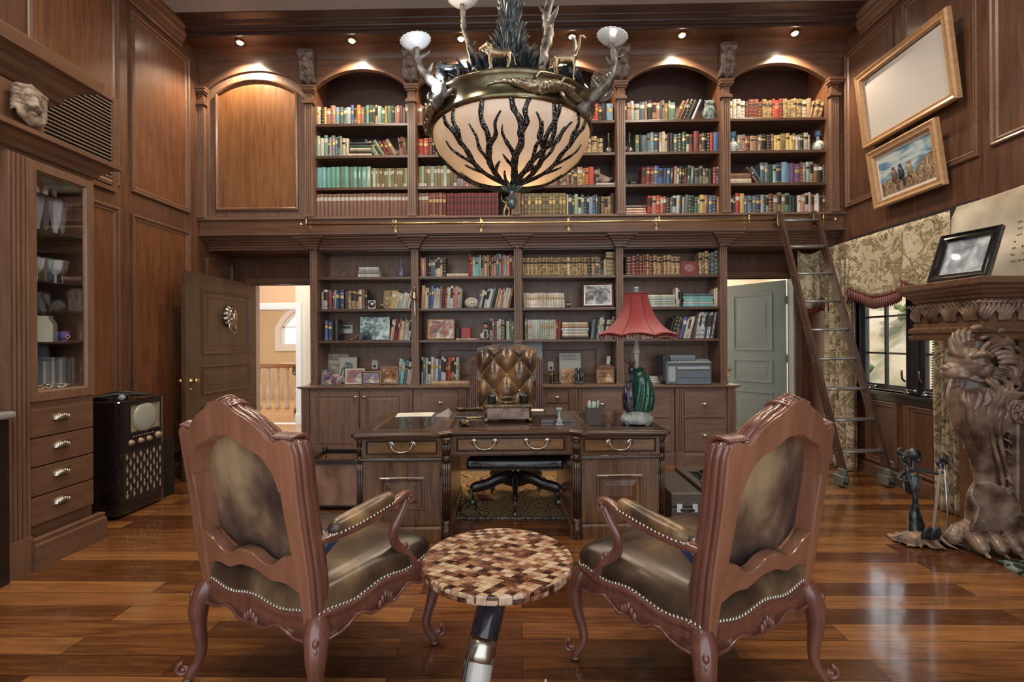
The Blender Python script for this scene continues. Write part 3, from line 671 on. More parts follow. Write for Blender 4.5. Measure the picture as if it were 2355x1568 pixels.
b.build('carved_mask',noisy('carved_mask_stone',[(.35,(.10,.06,.045)),(.65,(.42,.33,.26))],16,.5,0,5,.3),None,'pale carved bearded face mask on the block at upper left','carving',remesh=.006)
# louvred grille on the left wall
g=PX(105,205,XL);g2=PX(250,375,XL)
t=thing('wall_grille','large black louvred grille with thin pale slats on the left wall','grille',(XL,3.95,2.6))
y0,y1,z0,z1=3.46,4.28,2.86,3.62
MB().ring(rect(y0-.05,y1+.05,z0-.05,z1+.05),[(0,0),(0,.03),(.04,.03),(.05,.01)],ML(XL),0,False).build('frame',TRIMY,t)
MB().box(XL,XL+.005,y0,y1,z0,z1).build('backing',BLACKM,t)
b=MB(); n=24
for k in range(n): z=z0+(k+.5)*(z1-z0)/n; b.box(XL+.008,XL+.02,y0,y1,z-.004,z+.004)
b.build('slats',P('slat_tan',(.34,.25,.18),.35),t)
# gilt picture at far left edge
t=thing('gilt_picture','gilt framed picture with pale landscape cut by the left edge','picture',(-3.1,2.4,2.7))
b=MB(); M=basis((-3.085,2.62,2.62),(0,1,0),(0,0,1),(1,0,0)); b.ring(rect(-.6,.13,0,.48),[(0,0),(0,.03),(.02,.04),(.05,.02),(.06,.01)],M,0,False); b.build('frame',noisy('gilt',[(.3,(.20,.12,.04)),(.7,(.62,.45,.20))],30,.35,.8,4,.3),t)
MB().box(-3.083,-3.078,2.0,2.69,2.68,3.04).build('canvas',noisy('pale_landscape',[(.3,(.2,.35,.5)),(.5,(.75,.78,.75)),(.7,(.3,.35,.2))],6,.6),t)
# brass rail of the library ladder
t=thing('ladder_rail','long brass rail on brackets running along the ledge fascia','rail',(0,YF-.12,2.76))
RY=YF-.12; RZ=2.762
MB().tube([(-2.47,RY,RZ),(3.50,RY,RZ)],.013,12).ell((-2.48,RY,RZ),.02).ell((3.51,RY,RZ),.02).build('rod',BRASS,t)
for x in (-2.42,-1.43,-.44,.56,1.56,2.56,3.38):
    MB().tube([(x,RY,RZ),(x,YF,RZ)],.009,8).tube([(x,RY,RZ-.055),(x,RY,RZ+.055)],.008,8).box(x-.012,x+.012,YF-.006,YF,RZ-.07,RZ+.07).build('bracket',BRASS,t)
# lion masks high on the arcade spandrels
for k,x in enumerate((-2.42,-1.235,1.16,2.345)):
    b=MB(); M=basis((x,YF-.09,4.585),(1,0,0),(0,0,1),(0,-1,0))@Matrix.Rotation(R(12),4,'X')@Matrix.Diagonal((.92,1.12,.95,1))
    b.box(-.085,.085,-.16,.15,-.06,.02,M=M); mask(b,M,seed=k+2,mane=False); rnd=random.Random(k)
    for q in range(17):
        xx=-.08+.01*q; b.tube([(xx*.8,-.03,.045),(xx*1.02+rnd.uniform(-.01,.01),-.09,.042),(xx*.95,-.14,.03),(xx*.75,-.185+abs(xx)*.4,.0)],[.010,.011,.009,.004],6,sub=3,M=M)
        b.tube([(xx*.8,.05,.03),(xx*1.1,.11,.03),(xx*1.0,.15,.0)],[.012,.012,.006],6,sub=2,M=M)
    b.build('lion_mask',noisy('mask_wood',[(.35,(.07,.045,.035)),(.65,(.26,.19,.155))],18,.45,0,5,.3),None,'carved wooden lion mask corbel '+['beside the arched panel top','above second upper pilaster, left of chandelier','just right of the chandelier lamp cup','between the owl bay and last bay'][k],'carving','lion masks between the arches',remesh=.007)
# recessed downlights
for k,x in enumerate(DL):
    t=thing('downlight','small round recessed downlight, '+['above the arched panel','second from the left wall','just left behind the chandelier','just right behind the chandelier','second from the right wall','above the last bay by the right wall'][k],'ceiling light',(x,5.30,4.79),0,'recessed downlights')
    M=basis((x,5.30,4.799),(1,0,0),(0,1,0),(0,0,1))
    MB().lathe([(.036,-.016),(.050,-.018),(.052,-.012),(.052,0)],n=20,M=M).build('trim_ring',BRASS,t); MB().lathe([(0,-.032),(.014,-.031),(.027,-.026),(.036,-.014)],n=20,M=M).build('lens',emit('lamp_glow',(1,.9,.72),45),t)
# ================================================================ BOOKS
PAL={'a':('sky blue',(.22,.38,.50)),'b':('navy',(.025,.04,.10)),'c':('cream',(.62,.53,.40)),'d':('dark brown',(.05,.025,.018)),'e':('dark green',(.025,.075,.05)),'f':('moss green',(.13,.22,.15)),'g':('teal green',(.16,.42,.33)),'h':('pale green',(.36,.50,.38)),'i':('ivory',(.70,.66,.58)),'j':('orange',(.58,.22,.07)),'k':('black',(.014,.013,.014)),'l':('grey violet',(.27,.24,.26)),'m':('maroon',(.19,.030,.028)),'n':('tan',(.40,.25,.15)),'o':('olive',(.24,.19,.09)),'p':('salmon',(.50,.22,.17)),'q':('aqua',(.22,.48,.50)),'r':('red',(.45,.045,.03)),'s':('slate',(.10,.15,.18)),'t':('brown',(.24,.12,.08)),'u':('blue',(.06,.13,.32)),'v':('violet',(.17,.08,.19)),'w':('grey white',(.50,.52,.52)),'x':('gilt tan leather',(.30,.19,.09)),'y':('yellow',(.58,.44,.14)),'z':('charcoal',(.05,.05,.055))}
BM={}
def bookmat(c):
    if c in BM: return BM[c]
    col=PAL[c][1]; d=tuple(a*.62 for a in col); l=tuple(min(1,a*1.3+.01) for a in col)
    if c=='x': d=(.10,.05,.02); l=(.55,.40,.20)
    BM[c]=noisy('book_cover_'+PAL[c][0].replace(' ','_'),[(.35,d),(.65,l)],26 if c=='x' else 9,.42,0,5,.1,(1,1,.35) if c!='x' else (1,1,1),coat=.15); return BM[c]
PAGE=noisy('book_pages',[(.4,(.48,.42,.32)),(.6,(.68,.62,.50))],8,.8,0,2,0,(40,1,1))
GILT=P('gilt_title',(.55,.40,.17),.35,.6); DKB=P('dark_title_band',(.03,.02,.018),.5); PALE=P('pale_label',(.66,.62,.54),.6)
def bookmesh(b,w,h,d,style,M):
    # spine towards -Y at y=0, origin bottom-left corner
    w=max(w,.006); r=min(w*.22,.006)
    b.prism([(0,d),(0,r),(w*.25,r*.3),(w*.5,0),(w*.75,r*.3),(w,r),(w,d),(w-.002,d),(w-.002,r+.003),(.002,r+.003),(.002,d)][::-1],M,0,h,0)
    b.box(.0022,w-.0022,r+.003,d-.004,.003,h-.005,1,M)
    e=.0009
    def band(z0,z1,m,ee=e): 
        b.prism([(w*.04,r*.85-ee),(w*.25,r*.3-ee),(w*.5,-ee),(w*.75,r*.3-ee),(w*.96,r*.85-ee),(w*.96,r+.001),(w*.04,r+.001)],M,z0*h,z1*h,m)
    if style==1: band(.86,.88,2);band(.09,.11,2);band(.62,.74,2)
    elif style==2:
        for z in (.10,.27,.44,.61,.78,.93): band(z,z+.022,2,.002)
        band(.66,.76,3)
    elif style==3: band(.66,.84,4)
    elif style==4: band(.06,.20,4); band(.80,.82,2)
    elif style==5: band(.72,.86,4)
    elif style==6: band(.45,.88,3); band(.12,.14,3)
    elif style==7:
        for z in (.12,.30,.55,.63,.80): band(z,z+.03,3,.001)
    elif style==8: band(.55,.70,2); band(.78,.81,2); band(.2,.22,2)
SHN={0:'bottom',1:'second',2:'third',3:'top'}
ORD=['first','second','third','fourth','fifth','sixth','seventh','eighth','ninth','tenth','eleventh','twelfth','thirteenth','fourteenth','fifteenth','sixteenth','seventeenth','eighteenth','nineteenth','twentieth','twenty-first','twenty-second','twenty-third','twenty-fourth','twenty-fifth','twenty-sixth','twenty-seventh','twenty-eighth','twenty-ninth','thirtieth','thirty-first','thirty-second','thirty-third','thirty-fourth','thirty-fifth','thirty-sixth','thirty-seventh','thirty-eighth']
BOOKS=[]; CNT={}
def row(tier,bay,sh,x0,x1,hpx,s,lean=0,hv=.16,styles=(1,3,6,8,0,2),wv=.5,seed=None,rec=0):
    """a run of upright books between picture columns x0..x1 on a shelf"""
    Y=(YF+.045 if tier=='U' else YLF+.03)+rec; z=(UZ if tier=='U' else LZ)[sh]+(.003 if (tier,sh)==('L',0) else .0005)
    a=PY(x0,400,Y).x; e=PY(x1,400,Y).x; hh=hpx*Y/F
    rnd=random.Random(seed if seed is not None else (x0*7+sh*131+bay)); n=len(s)
    ws=[1+rnd.uniform(-wv,wv) for _ in s]; lean_r=R(lean)
    hs=[hh*(1-rnd.random()*hv) for _ in s]
    if lean: 
        # horizontal width taken by a leaning book at its foot = w/cos
        span=(e-a)-hh*math.sin(abs(lean_r))
    else: span=e-a
    k_=span/sum(ws); x=a+(hh*math.sin(abs(lean_r)) if lean<0 else 0)
    for i,c in enumerate(s):
        w=ws[i]*k_; key=(tier,bay,sh); CNT[key]=CNT.get(key,0)+1
        st=styles[rnd.randrange(len(styles))]
        BOOKS.append(dict(x=x,w=w*(math.cos(lean_r) if lean else 1)*.965,h=hs[i],c=c,st=st,lean=lean_r,Y=Y+rnd.random()*.012,z=z,key=key,n=CNT[key],d=.15+rnd.random()*.03,area=w*hs[i]/Y/Y))
        x+=w
def flat(tier,bay,sh,x0,x1,hs,s,rec=0,base=0):
    """horizontal stack seen spine on; hs in picture rows"""
    Y=(YF+.045 if tier=='U' else YLF+.03)+rec; z=(UZ if tier=='U' else LZ)[sh]+(.003 if (tier,sh)==('L',0) else .0005)+base*Y/F
    a=PY(x0,400,Y).x; e=PY(x1,400,Y).x
    for k,c in enumerate(s):
        h=hs*Y/F; g=(k%3)*.006
        BOOKS.append(dict(flat=True,x=a+g,w=e-a-2*g,h=h*.96,c=c,st=0,lean=0,Y=Y,z=z,key=(tier,bay,sh),n=k,d=.15,area=(e-a)*h/Y/Y,ns=len(s))); z+=h
U='U';L='L'
row(U,1,3,727,942,46,'ckyppasfwuxjpegetchfyfepptld')
row(U,1,2,727,802,50,'higmqlsfhcc'); flat(U,1,2,803,856,6.5,'cdcek')
row(U,1,2,838,918,45,'gcehmmn',-32,styles=(1,8)); row(U,1,2,914,943,45,'ppttd',-9)
row(U,1,1,727,852,50,'qqgggfgfgfgh',hv=.03,wv=.12,styles=(0,)); row(U,1,1,853,942,46,'ohoooooohoooooooho',hv=.03,wv=.15,styles=(4,3,5))
row(U,1,0,724,943,58,'t'*23,hv=.02,wv=.1,styles=(5,))
row(U,2,3,961,1178,44,'tnxxntcpmskoftccemdlt'); row(U,2,2,961,1178,44,'rrmkxxcyottndmsbknfmt')
row(U,2,1,961,1050,50,'ohoohooohooo',hv=.03,wv=.15,styles=(4,3,5)); row(U,2,1,1050,1178,44,'lltmtqsttnyddmt')
row(U,2,0,961,985,58,'ttt',hv=.02,wv=.1,styles=(5,)); row(U,2,0,985,1025,58,'mtmtm',hv=.02,wv=.1,styles=(1,)); row(U,2,0,1026,1146,57,'m'*15,hv=.02,wv=.1,styles=(7,))
row(U,3,3,1200,1412,46,'tnxcpsdmkimcprrkka',styles=(1,6,8)); row(U,3,2,1200,1388,40,'nmtkxscyorrxxxxx',styles=(2,8))
row(U,3,1,1240,1366,44,'cqwttdxxtkxdxjjr'); row(U,3,0,1197,1302,54,'o'*13,hv=.02,wv=.1,styles=(7,8)); row(U,3,0,1303,1414,52,'cbehhsbkauskoxxd')
row(U,4,3,1437,1555,47,'dpwwsnknpsnoff'); row(U,4,3,1553,1618,52,'ttkkkw',24)
row(U,4,2,1462,1654,48,'fkssabcccdkseecmmtkkru'); row(U,4,1,1475,1598,44,'mmmuubukpwkkmsf',3); row(U,4,1,1598,1655,42,'sofokru')
flat(U,4,0,1438,1487,6,'cpnd'); row(U,4,0,1488,1655,48,'rprpmkswwklseeefynmuep',2)
row(U,5,3,1678,1868,48,'iiiimmmmxxrrmxoxxxcn',styles=(2,2,8)); row(U,5,3,1862,1902,44,'nnxx',14,styles=(2,))
row(U,5,2,1698,1866,42,'ltmntxkktyyoyyowokwn',styles=(1,2,3,8)); flat(U,5,1,1678,1728,12,'ct'); row(U,5,1,1716,1758,45,'tks',-33)
row(U,5,1,1750,1910,50,'sseqbauvvmlqntkbx'); row(U,5,0,1678,1912,50,'kdrysuassbwkqmooofekipwctiwmkt')
# lower tier
flat(L,0,3,822,872,8,'wlw')
row(L,0,2,736,842,47,'lwmmabbkxxnctk'); row(L,0,2,893,948,42,'ychwwi',12,rec=.02)
row(L,0,1,744,774,50,'ubkk'); row(L,0,1,894,948,52,'cpmmpcnwww',8); row(L,0,0,908,950,60,'wqqswi',8)
row(L,1,3,966,1024,47,'pcpkksswcck'); flat(L,1,3,1026,1076,8,'c'); row(L,1,3,1077,1182,52,'rrqqqqnncxmlpsarqapml')
row(L,1,2,966,1062,54,'nccbuwwclmmwwlpwl',3); row(L,1,2,1094,1182,50,'swkwwwskcpcnnwct',13)
row(L,1,1,1124,1182,50,'llmwcskwff'); flat(L,1,1,1046,1100,3.2,'c')
row(L,1,0,966,1052,64,'wshwwlwuwwmrlpww',1,hv=.22,styles=(1,6,8)); flat(L,1,0,990,1075,9,'n',-.15)
row(L,2,3,1201,1380,44,'x'*16+'xcxxxxxxkxxx',hv=.06,styles=(2,)); row(L,2,3,1368,1394,38,'bsc'); row(L,2,3,1393,1413,56,'o',styles=(2,))
row(L,2,2,1201,1298,35,'c'+'i'*15,-3,hv=.05,wv=.1,styles=(8,)); flat(L,2,2,1299,1312,5,'knd')
row(L,2,1,1201,1210,58,'kx'); row(L,2,1,1211,1288,46,'wwwwhwwwhwcwmm',hv=.03,wv=.15,styles=(0,8)); flat(L,2,1,1289,1352,6.5,'kcwwnc'); row(L,2,1,1357,1413,52,'askshwwkwfl',7)
row(L,3,3,1438,1564,50,'dmmmmmmxmxxmxnxx',styles=(2,)); row(L,3,3,1606,1651,56,'xxxkse',styles=(2,2,7))
flat(L,3,2,1438,1553,5.6,'whwhi'); row(L,3,2,1554,1568,46,'iwk'); flat(L,3,2,1569,1640,6,'qwqqs'); row(L,3,2,1641,1651,46,'cc')
row(L,3,1,1438,1500,44,'wclmwiw'); row(L,3,1,1535,1600,54,'kkksmuwic',14); row(L,3,1,1598,1651,62,'wwwwqkwwkwk',9,hv=.05,wv=.15,styles=(6,7))
flat(L,3,0,1478,1532,5,'iww')
SM=[PAGE,GILT,DKB,PALE]
def bmatrix(B):
    if B.get('flat'): return basis((B['x']+B['w'],B['Y'],B['z']),(0,0,1),(0,1,0),(-1,0,0))
    M=Matrix.Translation((B['x'],B['Y'],B['z']))
    th=B['lean']
    if th>0: M=M@Matrix.Translation((B['w']*math.cos(th)*0,0,B['w']*math.sin(th)))@Matrix.Rotation(th,4,'Y')
    elif th<0: M=M@Matrix.Rotation(th,4,'Y')
    return M
BOOKS.sort(key=lambda B:-B['area'])
# behind the chandelier bowl nothing shows: those go with the uncounted rest
def hid(B):
    x,z=B['x'],B['z']; return (B['key'][0]=='U' and B['key'][2]>=1 and -.95<x<.85)
first=[B for B in BOOKS if not hid(B)][:300]; ids={id(B) for B in first}
rest=MB(); restm=[PAGE,GILT,DKB,PALE]
used_l=set()
for B in BOOKS:
    M=bmatrix(B); tmp=MB()
    if B.get('flat'): bookmesh(tmp,B['h'],B['w'],B['d'],B['st'],M)
    else: bookmesh(tmp,B['w'],B['h'],B['d'],B['st'],M)
    if id(B) in ids:
        tier,bay,sh=B['key']; bn=(['','bay beside arched panel','upper bay left of chandelier','upper bay right of chandelier','upper bay with owl','far right upper bay'] if tier=='U' else ['lower bay beside brown door','second lower bay','third lower bay','lower bay above printer'])[bay]
        cn=PAL[B['c']][0]
        shn=('worktop level' if (tier=='L' and sh==0) else SHN[sh]+' shelf')
        if B.get('flat'): lab=f"flat {cn} book, {ORD[B['n']]} up its stack, {shn}, {bn}"
        else: lab=f"{'leaning ' if abs(B['lean'])>.1 else ''}{cn} book {ORD[B['n']-1]} from left, {shn}, {bn}"
        if lab in used_l: lab=lab.replace(' book',' book, right group,',1)
        used_l.add(lab)
        tmp.m=[0 if q==0 else q for q in tmp.m]
        tmp.build('book',[bookmat(B['c'])]+SM,None,lab,'book',f"books on the {shn} of the {bn}",loc=tuple(M.translation))
    else:
        mt=bookmat(B['c'])
        if mt not in restm: restm.append(mt)
        q=restm.index(mt); tmp.m=[q if a==0 else a-1 for a in tmp.m]; rest.ext(tmp)
rest.build('small_book_rows',restm,None,'remaining small books filling the gaps of the upper arcade shelves','books',kind='stuff')
# ================================================================ ARMCHAIRS
LEA=leather('armchair_leather',(.022,.014,.011),(.10,.062,.036),(.30,.20,.105),.28,2.8)
LEAB=leather('armchair_back_leather',(.040,.028,.032),(.15,.10,.070),(.46,.33,.19),.38,3.4)
LEAP=leather('armrest_leather',(.05,.028,.018),(.16,.09,.045),(.34,.21,.10),.3,8)
def stripsolid(b,A,B_,ymap,th,n=28,m=0):
    """solid band between curves A(t) and B(t) given as (x,z), thickness th behind/ahead of ymap(x,z)"""
    v=[];fs=[]
    for i in range(n+1):
        t=i/n
        for (p,o) in ((A(t),-th/2),(A(t),th/2),(B_(t),th/2),(B_(t),-th/2)):
            v.append((p[0],ymap(p[0],p[1])+o,p[1]))
    for i in range(n):
        for j in range(4): a=4*i+j;c=4*i+(j+1)%4; fs.append((a,c,c+4,a+4))
    fs+=[(3,2,1,0),(4*n,4*n+1,4*n+2,4*n+3)]
    b.add(v,fs,m)
def curve(pts):
    """smooth function through control points, parameter 0..1"""
    Q=sp2(pts,8); 
    def f(t):
        k=t*(len(Q)-1); i=min(int(k),len(Q)-2); u=k-i; return (Q[i][0]*(1-u)+Q[i+1][0]*u,Q[i][1]*(1-u)+Q[i+1][1]*u)
    return f
def mirror(pts): return [(-x,z) for x,z in pts[::-1]]+pts[1:] if pts[0][0]==0 else [(-x,z) for x,z in pts[::-1]]+pts
def nails(b,pts,r=.0065,step=.0165,off=(0,0,0)):
    P_=[Vector(p) for p in pts]; d=0; acc=0
    for a,c in zip(P_,P_[1:]):
        L=(c-a).length; 
        while acc<=L:
            b.ell(a+(c-a)*(acc/max(L,1e-6)),r,n=7,k=4); acc+=step
        acc-=L
def make_armchair():
    t=thing('armchair','','armchair')
    yb=lambda x,z:-.300-(z-.45)*.135-.030*(1-(x/.34)**2)*max(0,min(1,(z-.5)/.4))
    TOP=[(0,1.215),(.04,1.212),(.075,1.19),(.11,1.172),(.15,1.155),(.20,1.122),(.235,1.088),(.262,1.082),(.30,1.092),(.325,1.080),(.338,1.055)]
    LOW=[(0,1.088),(.05,1.086),(.09,1.066),(.13,1.048),(.17,1.036),(.205,1.012),(.235,.970),(.250,.93),(.256,.905),(.26,.90),(.264,.90)]
    b=MB(); stripsolid(b,curve(mirror(LOW)),curve(mirror(TOP)),lambda x,z:yb(x,z)+.018,.078,60)
    b.build('crest_rail',CHAIRW,t,bevel=.006,world=False)
    for s in (-1,1):
        b=MB(); A=curve([(s*x,z) for x,z in [(.280,.385),(.276,.50),(.270,.62),(.262,.78),(.260,.90),(.262,1.0)]]); B_=curve([(s*x,z) for x,z in [(.325,.385),(.332,.50),(.338,.62),(.334,.78),(.334,.90),(.338,1.058)]])
        stripsolid(b,A,B_,lambda x,z:yb(x,z)+.0188,.079,26)
        # reeded mouldings on the outer edge
        b.build('back_post',CHAIRW,t,bevel=.006,world=False)
        b=MB()
        for o,r,dx in ((-.006,.011,.004),(.016,.016,.006),(.040,.015,.002),(.060,.012,-.008)):
            pts=[(s*(x+dx),yb(x,z)+o,z) for x,z in [(.327,.42),(.332,.50),(.338,.62),(.334,.78),(.334,.90),(.338,1.04),(.326,1.078)]]
            b.tube(pts,r,8,sub=3)
        b.build('reeded_moulding',CHAIRD,t,world=False)
    b=MB()
    for o,r,dz in ((-.006,.010,0),(.016,.015,.002),(.040,.014,-.004),(.060,.011,-.014)):
        pts=[(x,yb(x,z)+o,z+dz-.004) for x,z in mirror(TOP)]
        b.tube(pts,r,8,sub=2)
    for k in range(9): x=(k-4)*.013; b.tube([(x,yb(x,1.2)+.072,1.165),(x*1.25,yb(x,1.2)+.062,1.206-abs(x)*.3),(x*1.3,yb(x,1.2)+.03,1.228-abs(x)*.4),(x*1.3,yb(x,1.2)-.018,1.222-abs(x)*.4)],[.005,.009,.009,.004],6,sub=3)
    for s in (-1,1):
        for k in range(7): x=s*(.245+k*.013); b.tube([(x,yb(x,1.08)+.072,1.05),(x+s*.004,yb(x,1.08)+.06,1.090),(x+s*.004,yb(x,1.08)+.03,1.104),(x+s*.004,yb(x,1.08)-.018,1.096)],[.004,.009,.009,.004],6,sub=3)
    b.build('crest_carving',CHAIRD,t,world=False)
    b=MB(); RT=[(0,.632),(.045,.626),(.085,.604),(.13,.596),(.17,.612),(.21,.642),(.275,.662)]; RL=[(0,.560),(.05,.557),(.09,.542),(.13,.530),(.18,.536),(.22,.532),(.275,.512)]
    stripsolid(b,curve(mirror(RL)),curve(mirror(RT)),lambda x,z:yb(x,z)+.008,.050,50); b.build('lower_back_rail',CHAIRW,t,bevel=.005,world=False)
    # upholstered back
    IN=sp2([(-.262,.66),(-.265,.75),(-.262,.90),(-.245,1.0),(-.16,1.06),(-.08,1.095),(0,1.105),(.08,1.095),(.16,1.06),(.245,1.0),(.262,.90),(.265,.75),(.262,.66),(.18,.60),(.09,.585),(0,.60),(-.09,.585),(-.18,.60)],4,True)
    n=len(IN); b=MB()
    def back(u,v,s=-1):
        p=IN[int(round(u*n))%n]; c=(0,.86); k=v
        x=c[0]+(p[0]-c[0])*k; z=c[1]+(p[1]-c[1])*k
        bul=(1-k**4)*(.010 if s<0 else .045)
        return (x,yb(x,z)+(.052-bul*.8 if s<0 else .058+bul),z)
    b.grid(lambda u,v:back(u,1-v),n,8,cu=True); b.build('back_panel',LEAB,t,world=False)
    b=MB(); b.grid(lambda u,v:back(u,v,1),n,8,cu=True); b.build('back_cushion',LEA,t,world=False)
    # seat
    O=sp2([(-.33,-.305),(-.20,-.315),(0,-.318),(.20,-.315),(.33,-.305),(.352,-.27),(.365,-.1),(.382,.10),(.395,.27),(.375,.325),(.30,.338),(.15,.362),(0,.372),(-.15,.362),(-.30,.338),(-.375,.325),(-.395,.27),(-.382,.10),(-.365,-.1),(-.352,-.27)],5,True)
    n=len(O); R_=[(.0,.556),(.3,.555),(.55,.550),(.75,.541),(.88,.525),(.955,.503),(.990,.475),(.988,.430)]
    def wav(i): # scalloped height along the outline
        x,y=O[i%n]; return .010*math.cos(x*2*PI/.30) if abs(y)>.28 else .010*math.cos((y-.01)*2*PI/.30)
    b=MB(); v=[];fs=[]
    for k,(s,z) in enumerate(R_):
        for i in range(n):
            x,y=O[i]; zz=z+(wav(i)-.0 if k==len(R_)-1 else 0); rr=math.hypot(x,y)
            v.append((x*s,y*s,zz))
    for k in range(len(R_)-1):
        for i in range(n): fs.append((k*n+i,(k+1)*n+i,(k+1)*n+(i+1)%n,k*n+(i+1)%n)[::1])
    b.add(v,fs,0,True); b.build('seat_cushion',LEA,t,world=False)
    b=MB(); nails(b,[(O[i%n][0]*.992,O[i%n][1]*.992,.437+wav(i)) for i in range(n+1)],.0072,.0175); b.build('nailhead_trim',PEWTER,t,world=False)
    b=MB(); prof=[(.97,.436),(1.0,.432),(1.018,.424),(1.012,.412),(1.0,.405),(1.006,.392),(1.016,None),(.95,None),(.93,.43)]
    v=[];fs=[]
    for k,(s,z) in enumerate(prof):
        for i in range(n):
            x,y=O[i]; side=abs(y)>.28; q=(x if side else (y-.01)); L_=.30 if side else .27
            low=.352-.028*max(0,math.cos(q/L_*PI*1.5))+.012*math.cos(q/L_*PI*4)
            if abs(abs(q)-L_)<.07: low=.335
            v.append((x*s,y*s,(z+wav(i)) if z else low))
    for k in range(len(prof)-1):
        for i in range(n): fs.append((k*n+i,(k+1)*n+i,(k+1)*n+(i+1)%n,k*n+(i+1)%n))
    b.add(v,fs,0,True)
    # lower bead and carved shells
    def lowz(x,y):
        side=abs(y)>.28; q=(x if side else (y-.01)); L_=.30 if side else .27
        low=.352-.028*max(0,math.cos(q/L_*PI*1.5))+.012*math.cos(q/L_*PI*4)
        return .335 if abs(abs(q)-L_)<.07 else low
    b.tube([(x*1.015,y*1.015,lowz(x,y)+.004) for x,y in O],.0065,6,closed=True)
    for cx,cy,ax in ((0,.372,0),(0,-.318,0),(.374,.01,1),(-.374,.01,1)):
        for q in (-2,-1,0,1,2):
            d=q*.016; c=(cx+(0 if ax else d),cy+(d if ax else 0),.372+.012*(2-abs(q))-.02); b.ell((c[0]*1.02,c[1]*1.02,c[2]),(.010,.010,.022),n=8,k=5)
    b.build('seat_rail',CHAIRD,t,world=False)
    for sx in (-1,1):
        for fr in (0,1):
            if fr: pts=[(.352,.285,.43),(.375,.315,.375),(.395,.335,.31),(.388,.325,.22),(.372,.305,.14),(.372,.300,.085),(.392,.318,.04),(.400,.325,.012)]; rr=[.036,.044,.036,.026,.020,.018,.020,.017]
            else: pts=[(.315,-.275,.43),(.335,-.300,.375),(.352,-.318,.31),(.350,-.318,.22),(.345,-.312,.14),(.352,-.318,.085),(.372,-.335,.04),(.385,-.345,.012)]; rr=[.036,.046,.040,.028,.022,.019,.020,.018]
            b=MB(); b.tube([(sx*x,y,z) for x,y,z in pts],rr,14,sub=4)
            # edge bead down the leg and a scroll at the toe
            o=1 if fr else -1
            b.tube([(sx*(x+.55*r_),y+.7*r_*o,z) for (x,y,z),r_ in zip(pts[1:-1],rr[1:-1])],.0055,6,sub=4)
            c=Vector((sx*(pts[-2][0]+.022),pts[-2][1]+.024*o,.055))
            sp=[c+Vector((sx*.7,.7*o,0))*(r2*math.cos(a))+Vector((0,0,1))*(r2*math.sin(a)) for a,r2 in [(PI*.5-q*.55,.030-.0022*q) for q in range(11)]]
            b.tube(sp,[.010]*10+[.006],7,sub=2); b.ell(c,(.013,.013,.013),n=8,k=5); b.ell((sx*pts[-1][0],pts[-1][1],.010),(.022,.022,.010),n=10,k=5)
            for q in (-1,0,1): b.ell((sx*(pts[1][0]+.035+.0*q),pts[1][1]+.035*o-.0,.335+q*.028),(.013,.013,.017),n=8,k=5)
            b.build('leg',CHAIRD,t,world=False)
        A=[(.318,-.318,.700),(.338,-.26,.702),(.362,-.16,.712),(.380,-.04,.728),(.384,.06,.748),(.384,.125,.762),(.384,.165,.752),(.384,.172,.728)]
        b=MB(); b.tube([(sx*x,y,z) for x,y,z in A],[.026,.024,.027,.028,.025,.022,.022,.015],12,sub=4,flat=.8)
        b.tube([(sx*(x+.014),y,z+.010) for x,y,z in A[1:-1]],.005,6,sub=3)
        S=[(.384,.148,.742),(.380,.115,.690),(.366,.085,.630),(.352,.095,.570),(.352,.140,.510),(.366,.185,.455),(.378,.205,.400)]
        b.tube([(sx*x,y,z) for x,y,z in S],[.017,.019,.020,.021,.023,.027,.026],12,sub=4)
        b.tube([(sx*(x+.016),y+.004,z) for x,y,z in S],.0055,6,sub=3)
        for q in range(5): b.ell((sx*(.360+.006*q),.165+.012*q,.52-.024*q),(.012,.014,.016),n=8,k=5)
        c=Vector((sx*.384,.150,.737)); b.tube([c+Vector((sx*.018,.016*math.cos(a),.016*math.sin(a))) for a in [k*PI/4 for k in range(8)]],.005,6,closed=True)
        b.build('arm',CHAIRD,t,world=False)
        p=[(.338,-.245,.738),(.346,-.215,.742),(.360,-.14,.752),(.374,-.05,.768),(.380,.03,.782),(.381,.06,.780)]
        b=MB(); b.tube([(sx*x,y,z-.010) for x,y,z in p],[.012,.032,.037,.036,.030,.012],16,sub=5); b.build('arm_pad',LEAP,t,world=False)
        b=MB()
        for o in (-1,1): nails(b,[(sx*x+o*(.034-(.016 if k in(0,5) else 0)),y,z-.024) for k,(x,y,z) in enumerate(p)],.0066,.0165)
        nails(b,[(sx*.338+.03*math.cos(a),-.245-.010*math.sin(a),.716) for a in [PI*k/6 for k in range(7)]],.0066,.0165)
        b.build('arm_nailheads',PEWTER,t,world=False)
    return t
ac=make_armchair(); ac.location=(-.915,2.14,0); ac.rotation_euler=(0,0,R(-26)); ac['group']='carved leather armchairs facing the desk'
ac['label']='left carved wooden armchair with leather back and studded seat, seen from behind'
a2=copy_tree(ac); a2.location=(.75,2.09,0); a2.rotation_euler=(0,0,R(32)); a2['label']='right carved wooden armchair with leather back and studded seat, nearer the ladder'
